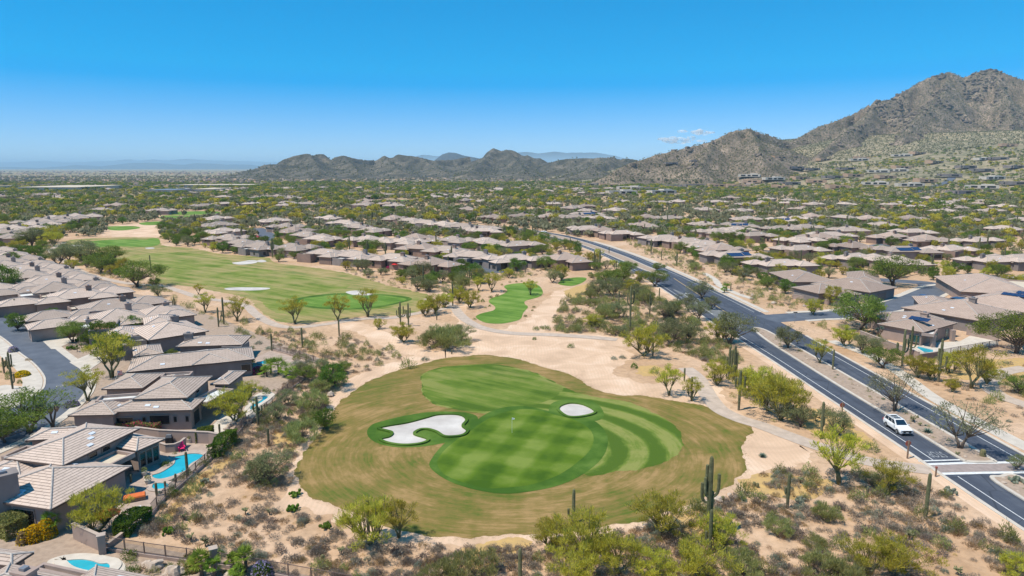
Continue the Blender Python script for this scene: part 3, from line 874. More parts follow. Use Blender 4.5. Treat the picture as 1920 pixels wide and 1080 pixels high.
# crossing between the cart paths
cwt = [G(*q) for q in ((1733, 871), (1771, 870), (1810, 868.5), (1865, 868), (1918, 867))]
cwb = [G(*q) for q in ((1763, 889), (1805, 888), (1847, 887), (1890, 886.5), (1935, 886))]
sheet('crosswalk_paving', cwt + cwb[::-1], 0.030, M['paver'])
sheet('crosswalk_paving', [(58.8, cwt[2][1]), (64.6, cwt[3][1]), (64.6, cwb[3][1]), (58.8, cwb[2][1])], 0.034, M['paver'])
ribbon('crosswalk_line', cwt, 0.6, 0.046, M['paint'])
ribbon('crosswalk_line', cwb, 0.6, 0.046, M['paint'])
ribbon('stop_line', [G(1722, 865), G(1803, 862.5)], 0.32, 0.042, M['paint'])
fc = bpy.data.curves.new('stop_lettering', 'FONT'); fc.body = 'STOP'; fc.size = 1.0; fc.align_x = 'CENTER'; fc.align_y = 'CENTER'; fc.extrude = 0.002
ft = bpy.data.objects.new('stop_lettering', fc); COL.objects.link(ft)
ft.location = (*G(1755, 852), 0.04); ft.scale = (0.95, 2.6, 1); ft.rotation_euler = (0, 0, math.pi); fc.materials.append(simple('worn_lettering_paint', (0.42, 0.43, 0.44), (0.16, 0.17, 0.19), 3.0, 0.8, world=True)); ft['kind'] = 'structure'
# sidewalk along the right of the road
ribbon('sidewalk', catmull([(72.6, 60), (71.6, 80), (70.9, 92), (70.6, 104), (71.0, 112), (73.0, 124), (73.6, 136), (71.2, 148)], False, 6), [2.6] * 43, 0.06, M['concrete'], 0.05, keep='road')
ribbon('sidewalk', [(p[0] + 1.6, p[1]) for p in R_ if 174 < p[1] < 360], 1.6, 0.06, M['concrete'], 0.05, keep='road')
# side street on the right
side = [G(*q) for q in ((1436, 598), (1480, 595), (1525, 592), (1570, 590), (1625, 583), (1672, 574), (1715, 560), (1745, 547), (1768, 540), (1810, 536), (1870, 530), (1960, 520))]
S = catmull(side, False, 5)
ribbon('street', S, 8.6, 0.026, M['old_asphalt'], keep='road')
sl_, sr_ = strip_poly(S, 9.6)
ribbon('kerb', [p for p in sl_ if p[0] > 72], 1.9, 0.09, M['concrete'], 0.09, keep='road')
ribbon('kerb', [p for p in sr_ if p[0] > 74], 1.5, 0.09, M['concrete'], 0.09, keep='road')
ribbon('street', catmull([G(*q) for q in ((1745, 548), (1748, 537), (1735, 531), (1700, 528), (1640, 524))], False, 5), 8.0, 0.028, M['old_asphalt'], keep='road')
# left residential street with its sidewalks
s_right = catmull([G(*q) for q in [(-200, 455), (-60, 530), (0, 575), (40, 607), (75, 632), (110, 660), (145, 688), (163, 710), (160, 733), (138, 760), (100, 790), (50, 820), (-40, 860)]], False, 5)
s_left = catmull([G(*q) for q in [(-260, 490), (-80, 585), (0, 631), (33, 659), (62, 681), (80, 702), (84, 716), (78, 732), (50, 752), (0, 775), (-80, 800)]], False, 5)
sheet('street', s_right + s_left[::-1], 0.026, M['old_asphalt'], keep='road')
kq, kR = strip_poly(s_right, 1.4)
if kR[20][0] < s_right[20][0]: kR = kq
ribbon('kerb', kR, 1.4, 0.09, M['concrete'], 0.09, keep='road')
ribbon('kerb', s_left, 0.35, 0.10, M['concrete'], 0.10, keep='road')
sl2, sr2 = strip_poly(s_left, 3.6)
inn = sl2 if math.hypot(*[a_ - b_ for a_, b_ in zip(sl2[20], G(10, 700))]) < math.hypot(*[a_ - b_ for a_, b_ in zip(sr2[20], G(10, 700))]) else sr2
ribbon('sidewalk', inn, 3.0, 0.085, M['concrete'], 0.085, keep='road')
sheet('driveway', poly_world([(-20, 728), (10, 722), (58, 727), (60, 745), (30, 760), (-20, 765)], False), 0.07, M['concrete'], keep='road')
for q in ([(40, 575), (88, 570), (100, 583), (75, 596), (52, 598)], [(62, 618), (95, 603), (112, 612), (88, 628), (72, 632)], [(80, 640), (125, 622), (150, 634), (105, 655), (96, 655)], [(130, 680), (190, 655), (205, 668), (160, 700), (150, 692)], [(5, 548), (50, 535), (60, 545), (15, 562)]):
    sheet('driveway', poly_world(q, False), 0.06, M['concrete'])
sheet('garden_ground', poly_world([(0, 560), (150, 530), (300, 560), (420, 600), (480, 625), (600, 672), (575, 705), (520, 735), (470, 790), (440, 815), (400, 858), (345, 905), (290, 962), (200, 1012), (420, 1050), (640, 1090), (-100, 1120), (-100, 860), (60, 815), (170, 735), (165, 712), (110, 665), (40, 612), (-60, 560)], False), 0.003, M['gravel_yard'])
# more streets among the houses beyond
for pts, wd in [([(830, 497), (870, 497), (905, 503), (930, 512)], 9), ([(480, 428), (500, 440), (495, 452)], 9), ([(740, 447), (800, 452), (850, 470), (880, 498)], 7), ([(560, 425), (640, 433), (700, 440), (760, 436)], 7),
                ([(1440, 470), (1560, 478), (1650, 460), (1760, 452)], 8), ([(1080, 405), (1300, 415), (1420, 430), (1560, 428)], 7)]:
    ribbon('street', pxline(pts), wd, 0.024, M['old_asphalt'], keep='road')

def draped(name, px, width, mat, lift=1.6):
    P = [GH(*q) for q in px]
    P = catmull([(p[0], p[1]) for p in P], False, 12)
    L, Rr = strip_poly(P, width)
    V = []
    for a, b in zip(L, Rr):
        z = max(float(hgt(*a)), float(hgt(*b))) + lift
        V += [(*a, z), (*b, z)]
    link(name, mesh_np(name, V, [(2 * i, 2 * i + 1, 2 * i + 3, 2 * i + 2) for i in range(len(P) - 1)], M[mat]))['kind'] = 'structure'
draped('street', [(1710, 362), (1745, 352), (1775, 342), (1785, 334)], 12, 'old_asphalt', 0.8)

for k, pp in enumerate([[(296, 968), (335, 928), (400, 870), (440, 826), (452, 812), (446, 842), (405, 888), (355, 935), (312, 978)], [(1470, 765), (1540, 768), (1600, 800), (1640, 835), (1590, 835), (1540, 815), (1490, 795)], [(860, 1035), (930, 1015), (985, 1012), (975, 1050), (900, 1075), (860, 1065)],
                        [(1265, 965), (1345, 948), (1350, 985), (1300, 1010), (1255, 1000)], [(1395, 895), (1470, 890), (1560, 905), (1520, 935), (1440, 930), (1390, 925)], [(1770, 700), (1830, 680), (1930, 672), (1980, 700), (1900, 715), (1810, 712)], [(1190, 690), (1230, 685), (1250, 700), (1205, 705)], [(520, 800), (550, 790), (545, 830), (515, 835)], [(1060, 545), (1110, 530), (1120, 545), (1075, 560)]]):
    sheet('dry_grass_ground', poly_world(pp, rough=1.0), 0.006, M['drygrass_ground'])
# ------------------------------------------------------------------ plant materials
M['bark'] = simple('grey_brown_bark', (0.17, 0.13, 0.10), (0.09, 0.07, 0.055), 4, 0.95, 0.3)
M['green_bark'] = simple('green_bark', (0.20, 0.20, 0.09), (0.12, 0.11, 0.06), 4, 0.9, 0.2)
M['lf_pv'] = leafmat('palo_verde_leaves', (0.24, 0.235, 0.025), (0.48, 0.45, 0.055), (0.68, 0.62, 0.12), 0.5, 0.8)
M['lf_mq'] = leafmat('mesquite_leaves', (0.095, 0.145, 0.022), (0.185, 0.25, 0.045), (0.30, 0.36, 0.09), 0.45, 0.8)
M['lf_iw'] = leafmat('ironwood_leaves', (0.11, 0.135, 0.055), (0.235, 0.255, 0.115), (0.37, 0.37, 0.19), 0.45, 0.8)
M['lf_ol'] = leafmat('grey_thin_leaves', (0.132, 0.139, 0.07), (0.264, 0.264, 0.147), (0.419, 0.403, 0.248), 0.45, 0.8)
M['lf_dk'] = leafmat('evergreen_leaves', (0.06, 0.115, 0.015), (0.12, 0.205, 0.03), (0.20, 0.29, 0.055), 0.42, 0.8)
M['lf_cr'] = leafmat('creosote_leaves', (0.18, 0.20, 0.06), (0.33, 0.345, 0.11), (0.50, 0.49, 0.20), 0.45, 1.5)
M['lf_bs'] = leafmat('bursage_leaves', (0.17, 0.135, 0.105), (0.30, 0.24, 0.185), (0.43, 0.36, 0.285), 0.3, 2.0)
M['lf_dry'] = leafmat('dry_shrub_twigs', (0.204, 0.138, 0.066), (0.372, 0.258, 0.12), (0.528, 0.39, 0.204), 0.45, 2.0)
M['lf_sage'] = leafmat('sage_leaves', (0.155, 0.178, 0.124), (0.287, 0.318, 0.232), (0.449, 0.48, 0.372), 0.45, 2.0)
M['lf_straw'] = leafmat('straw_grass', (0.36, 0.24, 0.066), (0.576, 0.408, 0.132), (0.72, 0.552, 0.24), 0.45, 2.0)
M['lf_ylw'] = leafmat('yellow_flowers', (0.55, 0.34, 0.01), (0.75, 0.50, 0.01), (0.82, 0.62, 0.03), 0.3, 2.0)
M['lf_pink'] = leafmat('magenta_bracts', (0.40, 0.02, 0.10), (0.62, 0.03, 0.16), (0.70, 0.10, 0.25), 0.3, 2.0)
M['lf_lav'] = leafmat('lavender_flowers', (0.22, 0.18, 0.32), (0.36, 0.30, 0.46), (0.50, 0.42, 0.56), 0.3, 2.0)
M['lf_palm'] = leafmat('palm_fronds', (0.093, 0.155, 0.023), (0.217, 0.326, 0.046), (0.403, 0.512, 0.093), 0.45, 1.0)
M['agave'] = leafmat('agave_blades', (0.08, 0.12, 0.09), (0.17, 0.24, 0.19), (0.30, 0.38, 0.31), 0.1, 2.0)
M['cholla'] = leafmat('cholla_joints', (0.16, 0.17, 0.08), (0.30, 0.30, 0.15), (0.46, 0.43, 0.26), 0.2, 2.0)
def cactus_mat():
    m, nt = nodes('saguaro_skin'); t = NT(nt)
    f = t.noise(2.2, 5, t.obj(), 0.7)
    g = nt.nodes.new('ShaderNodeTexCoord'); sx = nt.nodes.new('ShaderNodeSeparateXYZ'); t.l(g.outputs['Object'], sx.inputs[0])
    c = t.ramp(f, [(0.32, (0.085, 0.085, 0.045)), (0.55, (0.145, 0.15, 0.075)), (0.72, (0.235, 0.22, 0.13))])
    k = nt.nodes.new('ShaderNodeMapRange'); k.inputs[1].default_value = 0.0; k.inputs[2].default_value = 1.6; k.inputs[3].default_value = 0.75; k.inputs[4].default_value = 0.0
    t.l(sx.outputs[2], k.inputs[0])
    c = t.mix(k.outputs[0], c, (0.19, 0.15, 0.11))
    oi = nt.nodes.new('ShaderNodeObjectInfo'); h = nt.nodes.new('ShaderNodeHueSaturation'); t.l(c, h.inputs['Color'])
    t.l(t.math('MULTIPLY_ADD', oi.outputs['Random'], 0.4, 0.8), h.inputs['Value'])
    t.out(h.outputs[0], 0.85, f, 0.3, 0.05, 0.2)
    return m
M['cactus'] = cactus_mat()
M['barrel'] = simple('barrel_cactus_skin', (0.20, 0.17, 0.09), (0.12, 0.12, 0.05), 5, 0.9, 0.3)
M['boulder'] = simple('granite_boulder', (0.62, 0.50, 0.40), (0.34, 0.26, 0.20), 1.5, 0.95, 0.5, detail=7)

# ------------------------------------------------------------------ leaves as many small blades
def blades(C, D, ln, wd, g=None):
    """C centres (n,3), D directions (n,3), length, width -> V,F (rhombic blades)"""
    g = g or rng
    n = len(C)
    D = D / (np.linalg.norm(D, axis=1, keepdims=True) + 1e-9)
    r = g.normal(size=(n, 3))
    S = np.cross(D, r); S /= (np.linalg.norm(S, axis=1, keepdims=True) + 1e-9)
    ln = np.broadcast_to(np.asarray(ln, float).reshape(-1, 1), (n, 1)); wd = np.broadcast_to(np.asarray(wd, float).reshape(-1, 1), (n, 1))
    a = C - D * ln / 2; b = C + S * wd / 2; c = C + D * ln / 2; d = C - S * wd / 2
    V = np.stack([a, b, c, d], 1).reshape(-1, 3)
    F = np.arange(4 * n).reshape(-1, 4)
    return V, F

def ball(n, g):
    v = g.normal(size=(n, 3)); v /= np.linalg.norm(v, axis=1, keepdims=True)
    return v

def crown(seed, R, Hc, z0, K, clump, per, ln, wd, droop=0.0, up=0.5, flat=0.0, hollow=0.35):
    """crown of K clumps spread through an uneven ellipsoid; returns V, F, clump centres"""
    g = np.random.default_rng(seed)
    cs = []
    lob = g.uniform(0, 6.28, 3); amp = g.uniform(0.1, 0.28, 3)
    tries = 0
    while len(cs) < K and tries < K * 30:
        tries += 1
        v = ball(1, g)[0]
        rr = (hollow + (1 - hollow) * g.random() ** 0.6)
        az = math.atan2(v[1], v[0])
        e = 1 + amp[0] * math.sin(az + lob[0]) + amp[1] * math.sin(2 * az + lob[1]) + amp[2] * math.sin(3 * az + lob[2])
        p = np.array([v[0] * R * rr * e, v[1] * R * rr * e, z0 + Hc * 0.5 + v[2] * Hc * 0.5 * rr - flat * (rr * math.hypot(v[0], v[1])) ** 2])
        if v[2] < -0.55 and g.random() < 0.75: continue
        if any(np.linalg.norm((p - q)) < clump * 0.62 for q in cs): continue
        cs.append(p)
    cs = np.array(cs)
    Vs = []; Fs = []; off_ = 0
    for c in cs:
        n = int(per * g.uniform(0.6, 1.35))
        v = ball(n, g)
        rad = clump * g.uniform(0.65, 1.25) * g.random((n, 1)) ** 0.45
        P = c + v * rad * np.array([1.15, 1.15, 0.72])
        D = v * 0.9 + np.array([0, 0, up]) + g.normal(size=(n, 3)) * 0.45
        D[:, 2] -= droop * (1 + v[:, 2])
        V, F = blades(P, D, ln * g.uniform(0.6, 1.4, n), wd * g.uniform(0.7, 1.3, n), g)
        Vs.append(V); Fs.append(F + off_); off_ += len(V)
    return np.concatenate(Vs), np.concatenate(Fs), cs

def limbs(mb, seed, cs, base_h, r0, trunks=1, spread=0.4):
    g = random.Random(seed)
    bases = []
    for k in range(trunks):
        a = g.uniform(0, 6.28); s = spread * (0 if trunks == 1 else 1)
        p1 = Vector((math.cos(a) * s * 0.5, math.sin(a) * s * 0.5, base_h * 0.5)); p2 = Vector((math.cos(a) * s * 1.6 + g.uniform(-.2, .2), math.sin(a) * s * 1.6 + g.uniform(-.2, .2), base_h))
        mb.tube([(math.cos(a) * s * 0.15, math.sin(a) * s * 0.15, -0.1), p1, p2], [r0 * 1.25, r0, r0 * 0.8], 7)
        bases.append(p2)
    for i, c in enumerate(cs):
        c = Vector(c)
        b = min(bases, key=lambda q: (q - c).length + g.uniform(0, 0.6))
        mid = b.lerp(c, 0.5) + Vector((g.uniform(-.25, .25), g.uniform(-.25, .25), g.uniform(-.1, .3)))
        f = 0.55 if i % 3 == 0 else 0.34
        mb.tube([b, mid, c, c + (c - mid) * 0.35], [r0 * f, r0 * f * 0.6, r0 * f * 0.35, r0 * 0.08], 5, cap=False)

def tree_proto(name, seed, H, Rr, leaf, bark, K=26, clump=0.85, per=110, ln=0.30, wd=0.075, trunks=3, base=0.25, r0=0.12, **kw):
    z0 = H * base
    V, F, cs = crown(seed, Rr - clump * 0.7, H - z0 - clump * 0.5, z0, K, clump, per, ln, wd, **kw)
    mb = MB(); limbs(mb, seed, cs, z0 * 0.8, r0, trunks)
    tm = mb.mesh(name + '_trunk', M[bark], True)
    cm = mesh_np(name + '_crown', V, F, M[leaf])
    return dict(H=H, R=Rr, trunk=tm, crown=cm, V=V, F=F, leaf=leaf, name=name)

TP = {}
TP['pv'] = [tree_proto('palo_verde', 11 + i, 5.2, 3.1, 'lf_pv', 'green_bark', K=50 + 3 * i, clump=0.56, per=88, ln=0.42, wd=0.05, trunks=4, base=0.16, up=1.2, hollow=0.3) for i in range(4)]
TP['pvt'] = [tree_proto('palo_verde', 21 + i, 6.0, 2.6, 'lf_pv', 'green_bark', K=36, clump=0.56, per=85, ln=0.38, wd=0.05, trunks=3, base=0.34, up=0.9, hollow=0.4) for i in range(2)]
TP['mq'] = [tree_proto('mesquite_tree', 31 + i, 6.0, 4.0, 'lf_mq', 'bark', K=48, clump=0.95, per=160, ln=0.26, wd=0.085, trunks=2, base=0.26, r0=0.19, up=0.2, flat=0.3, hollow=0.45) for i in range(4)]
TP['iw'] = [tree_proto('ironwood_tree', 41 + i, 5.6, 3.2, 'lf_iw', 'bark', K=36, clump=0.82, per=140, ln=0.26, wd=0.075, trunks=3, base=0.24, r0=0.15, up=0.25, hollow=0.45) for i in range(3)]
TP['ol'] = [tree_proto('acacia_tree', 51 + i, 5.6, 3.0, 'lf_ol', 'bark', K=26, clump=0.75, per=85, ln=0.30, wd=0.06, trunks=2, base=0.3, r0=0.13, up=0.2, hollow=0.5) for i in range(2)]
TP['dk'] = [tree_proto('ficus_tree', 61 + i, 4.6, 2.8, 'lf_dk', 'bark', K=34, clump=0.8, per=130, ln=0.22, wd=0.12, trunks=1, base=0.14, r0=0.16, up=0.2, hollow=0.55) for i in range(2)]
TP['bu'] = [tree_proto('big_bush', 71 + i, 3.0, 2.6, 'lf_cr', 'bark', K=52, clump=0.48, per=85, ln=0.42, wd=0.042, trunks=4, base=0.06, r0=0.06, up=1.7, hollow=0.4) for i in range(3)]
KINDNAME = {'bu': ('large_bush', 'large bush'), 'pv': ('palo_verde', 'palo verde'), 'pvt': ('palo_verde', 'palo verde'), 'mq': ('mesquite_tree', 'mesquite tree'), 'iw': ('ironwood_tree', 'ironwood tree'), 'ol': ('acacia_tree', 'acacia tree'), 'dk': ('ficus_tree', 'ficus tree')}
LOOK = {'bu': 'big olive green bush', 'pv': 'bushy yellow-green palo verde', 'pvt': 'yellow-green slender palo verde', 'mq': 'wide green mesquite tree', 'iw': 'grey-green ironwood tree', 'ol': 'thin olive acacia tree', 'dk': 'dense green ficus tree'}

def put_tree(kind, x, y, z, width=None, height=None, variant=None, look=None):
    ps = TP[kind]
    p = ps[(variant if variant is not None else rnd.randrange(len(ps))) % len(ps)]
    sx = (width / (2 * p['R'])) if width else 1.0
    sz = (height / p['H']) if height else sx ** 0.8
    nm, cat = KINDNAME[kind]
    root = empty(nm, (x, y, z), rnd.uniform(0, 6.28))
    root.scale = (sx, sx, sz)
    t = bpy.data.objects.new('trunk', p['trunk']); COL.objects.link(t); t.parent = root
    c = bpy.data.objects.new('crown', p['crown']); COL.objects.link(c); c.parent = root
    later(root, look or LOOK[kind], cat, x, y, {'bu': 'large bushes in the desert', 'pv': 'palo verdes on the desert ground', 'pvt': 'palo verdes on the desert ground', 'mq': 'mesquite trees around the houses', 'iw': 'ironwood trees in the desert', 'ol': 'acacia trees in the desert', 'dk': 'ficus trees in the gardens'}[kind])
    return root

# ------------------------------------------------------------------ shrub prototypes (unit radius about 0.5 m)
def shrub_proto(seed, n, leaf, ln=0.16, wd=0.035, h=0.75, stems=10, r=0.5, hollow=0.25, up=0.4):
    g = np.random.default_rng(seed)
    v = ball(n, g); v[:, 2] = np.abs(v[:, 2])
    az = np.arctan2(v[:, 1], v[:, 0])
    e = 1 + 0.18 * np.sin(2 * az + seed) + 0.12 * np.sin(3 * az + seed * 2.1) + 0.10 * np.sin(5 * az + v[:, 2] * 3)
    rad = (hollow + (1 - hollow) * g.random(n) ** 0.5)[:, None] * e[:, None]
    P = v * rad * np.array([r, r, h * r * 1.6]) + np.array([0, 0, 0.03])
    D = v + g.normal(size=(n, 3)) * 0.4 + np.array([0, 0, up])
    V, F = blades(P, D, ln * g.uniform(0.6, 1.4, n), wd * g.uniform(0.7, 1.4, n), g)
    return dict(V=V, F=F, leaf=leaf, mesh=mesh_np(leaf + '_shrub', V, F, M[leaf]))
SP = {
    'bursage': [shrub_proto(101 + i, 330, 'lf_bs', h=0.62) for i in range(4)],
    'dry': [shrub_proto(111 + i, 260, 'lf_dry', h=0.6, wd=0.03, up=0.7) for i in range(3)],
    'sage': [shrub_proto(121 + i, 330, 'lf_sage', h=0.65) for i in range(3)],
    'creosote': [shrub_proto(131 + i, 420, 'lf_cr', h=0.9, ln=0.15, wd=0.03, up=0.9, hollow=0.35) for i in range(4)],
    'straw': [shrub_proto(141 + i, 130, 'lf_straw', h=0.45, ln=0.2, wd=0.02, up=1.3) for i in range(2)],
    'green': [shrub_proto(151 + i, 420, 'lf_dk', h=0.85, ln=0.10, wd=0.06, hollow=0.5) for i in range(2)],
}
SINFO = {'bursage': ('bursage_shrub', 'grey shrub', 'grey-brown twiggy desert shrub', 'grey shrubs on the desert sand'),
         'dry': ('brittlebush', 'dry shrub', 'dry tan desert shrub', 'dry tan shrubs on the desert sand'),
         'sage': ('sage_shrub', 'sage shrub', 'pale silvery desert shrub', 'silvery shrubs on the desert sand'),
         'creosote': ('creosote_bush', 'creosote bush', 'olive green creosote bush', 'creosote bushes on the desert sand'),
         'straw': ('grass_tuft', 'grass tuft', 'straw-yellow dry grass tuft', 'dry grass tufts on the sand'),
         'green': ('garden_shrub', 'green shrub', 'rounded dark green shrub', 'rounded green shrubs')}

def on_tarmac(x, y):
    if 50 < x < 72 and any(inside(np.array([x]), np.array([y]), m_)[0] for m_ in MEDIANS): return False
    return any(inside(np.array([x]), np.array([y]), P)[0] for P in KEEPOUT['road'])
def put_shrub(kind, x, y, z, d, h=None, look=None, cat=None, name=None, mesh=None):
    if on_tarmac(x, y): return None
    nm, ct, lk, grp = SINFO[kind]
    me = mesh or rnd.choice(SP[kind])['mesh']
    o = link(name or nm, me, None, (x, y, z), rnd.uniform(0, 6.28), (d, d, h or d * rnd.uniform(0.75, 1.1)))
    later(o, look or lk, cat or ct, x, y, grp)
    return o

def merge_stuff(name, protos, X, Y, Z, SX, SZ, mat, take=1.0, label=None):
    """many copies of blade plants as one mass"""
    Vs = []; Fs = []; off_ = 0
    n = len(X)
    pick = rng.integers(0, len(protos), n); ang = rng.uniform(0, 6.28, n)
    for i in range(n):
        p = protos[pick[i]]
        V = p['V']
        m = int(len(p['F']) * take)
        V = V[:4 * m] if not p.get('shuf') is None else V.reshape(-1, 4, 3)[rng.permutation(len(p['F']))[:m]].reshape(-1, 3)
        c, s_ = math.cos(ang[i]), math.sin(ang[i])
        W = np.empty_like(V)
        W[:, 0] = (V[:, 0] * c - V[:, 1] * s_) * SX[i] + X[i]
        W[:, 1] = (V[:, 0] * s_ + V[:, 1] * c) * SX[i] + Y[i]
        W[:, 2] = V[:, 2] * SZ[i] + Z[i]
        Vs.append(W); Fs.append(np.arange(len(W)).reshape(-1, 4) + off_); off_ += len(W)
    if not Vs: return
    o = link(name, mesh_np(name, np.concatenate(Vs), np.concatenate(Fs), mat))
    o['kind'] = 'stuff'; o['category'] = name.replace('_', ' ')
    if label: o['label'] = label
    return o

# ------------------------------------------------------------------ saguaros
def saguaro(px, py, top, arms=(), lean=0.0, r=None, look=None, twin=False):
    x, y = G(px, py)
    # height from the top pixel
    lo, hi = 0.3, 30
    for _ in range(30):
        m = (lo + hi) / 2
        if to_px(x, y, m)[1] > top: lo = m
        else: hi = m
    h = lo
    r = r or min(0.245, 0.125 + h * 0.014)
    nrib = 22
    root = empty('saguaro_cactus', (x, y, 0), rnd.uniform(-0.3, 0.3))
    def col(h, r, x0=0, y0=0, ln=0.0):
        pts = [(x0 + ln * (k / 8) ** 1.5 * 0.3, y0, h * k / 8) for k in range(8)] + [(x0 + ln * 0.3, y0, h * 0.955), (x0 + ln * .3, y0, h * 0.985), (x0 + ln * .3, y0, h)]
        rad = [r * 0.82, r * 0.9, r * 0.97, r, r * 1.03, r * 1.03, r, r * 0.97, r * 0.85, r * 0.62, r * 0.2]
        return pts, rad
    p, rd = col(h, r, ln=lean)
    MB().tube(p, rd, nrib, rib=0.13).build('trunk', M['cactus'], root)
    for (side, zf, outw, zt) in arms:      # side: angle, start fraction, reach in m, top fraction
        ar = r * 0.68; outw *= 0.78
        cx, sx = math.cos(side), math.sin(side)
        z1 = h * zf; z2 = h * zt
        q = [(0, 0, z1), (cx * outw * 0.5, sx * outw * 0.5, z1 - 0.04 * h * 0.2), (cx * outw * 0.88, sx * outw * 0.88, z1 + 0.12 * (z2 - z1)), (cx * outw, sx * outw, z1 + 0.32 * (z2 - z1)),
             (cx * outw * 1.02, sx * outw, z1 + 0.65 * (z2 - z1)), (cx * outw, sx * outw, z2 - ar), (cx * outw, sx * outw, z2 - ar * .35), (cx * outw, sx * outw, z2)]
        MB().tube(catmull(q, False, 2), [ar * 0.7] * 2 + [ar * 0.85] * 2 + [ar] * 8 + [ar * 0.85, ar * 0.6, ar * 0.25], 18, rib=0.13).build('arm', M['cactus'], root)
    if look is None:
        look = ('tall ' if h > 6 else 'short ' if h < 3 else '') + ('saguaro with raised arms' if arms else 'single-column saguaro')
    later(root, look, 'saguaro cactus', x, y, 'saguaro cacti')
    return root
A = lambda *a: a
SAG = [
    (1327, 1002, 855, [(3.0, .42, 1.0, .66), (0.1, .5, 1.1, .78), (2.5, .55, .55, .88), (0.6, .3, .5, .55), (3.4, .5, .7, .74)]), (1330, 1038, 955, [(2.8, .3, .5, .5), (1.2, .35, .4, .65)]),
    (1075, 980, 917, [(2.9, .2, .7, .42)]), (975, 1105, 1028, []), (691, 1000, 935, []), (504, 836, 803, []),
    (484, 798, 743, [(3.0, .45, .9, .75), (0.2, .5, .9, .7), (1.4, .4, .5, .6)]), (352, 893, 847, []),
    (1539, 823, 753, [(0.2, .35, .35, .6)]), (1476, 953, 888, [(2.9, .4, .4, .6)]), (1626, 929, 912, []), (1735, 972, 887, []),
    (1362, 708, 668, []), (1366, 712, 650, []), (1371, 706, 656, []), (1376, 713, 648, [(0.2, .4, .5, .8)]), (1380, 709, 662, []), (1373, 715, 684, []),
    (1385, 769, 694, [(3.05, .55, .9, .82), (0.1, .52, 1.0, .85), (1.7, .6, .5, .8)]), (1296, 747, 706, []),
    (1181, 620, 535, [(3.1, .58, 1.0, .84), (0.1, .6, 1.1, .88), (1.5, .62, .6, .8)]), (1160, 574, 545, []), (1155, 576, 564, []), (1218, 592, 552, [(3.0, .3, .6, .55), (0.2, .5, .5, .85)]), (1224, 668, 634, []),
    (751, 609, 565, [(3.1, .35, 1.2, .62), (2.6, .3, .7, .75), (0.1, .4, 1.0, .8), (0.5, .35, 1.5, .65)]), (766, 612, 568, [(3.0, .35, .5, .7), (0.1, .4, .6, .8)]),
    (636, 630, 598, []), (567, 652, 614, []), (510, 658, 625, []), (849, 574, 530, []), (831, 570, 551, []), (794, 540, 495, []), (880, 537, 504, [(3.0, .4, .8, .8), (0.1, .4, .9, .75)]), (814, 531, 500, [(0.1, .4, .6, .7)]),
    (819, 600, 583, []), (1283, 715, 690, []),
    (283, 509, 478, []), (227, 505, 487, []), (204, 506, 490, []), (328, 584, 557, [(3.0, .2, .6, .8), (0.2, .3, .5, .7)]), (410, 613, 576, [(0.1, .3, .9, .6)]), (420, 608, 557, [(3.0, .3, .6, .5)]),
    (1114, 504, 471, [(3.0, .4, .7, .75), (0.1, .4, .7, .8)]), (1155, 512, 488, [(3.0, .3, .8, .8), (0.1, .35, .9, .7)]), (1059, 460, 446, []), (1069, 469, 445, [(0.1, .4, .6, .8)]), (1142, 475, 463, []), (975, 463, 440, []),
    (1561, 694, 655, []), (1691, 687, 617, [(3.1, .35, 2.0, .66), (2.6, .3, 1.3, .62), (0.1, .38, 1.6, .72), (0.6, .36, 2.2, .7)]), (1706, 673, 611, [(3.0, .4, .8, .62), (0.1, .35, 1.1, .72)]),
    (1759, 716, 635, [(2.9, .5, .5, .78), (0.1, .35, 1.4, .6)]), (1672, 668, 660, []), (1747, 512, 475, [(3.0, .4, .5, .8)]), (1742, 508, 484, []), (1236, 560, 540, []), (1800, 726, 716, []), (1240, 488, 470, []), (1370, 545, 531, []),
    (605, 682, 675, []), (847, 664, 655, []), (246, 905, 890, []), (412, 812, 795, []), (294, 930, 905, []), (310, 915, 902, []), (330, 905, 888, []), (20, 705, 660, [(3.0, .3, .5, .8), (0.1, .4, .5, .9)]), (8, 700, 670, [(0.1, .4, .5, .8)]), (24, 730, 688, [(0.2, .3, .5, .7)]),
    (30, 590, 560, []), (370, 752, 735, []), (1150, 560, 548, []), (985, 512, 498, []),
]
for a in SAG:
    saguaro(*a)

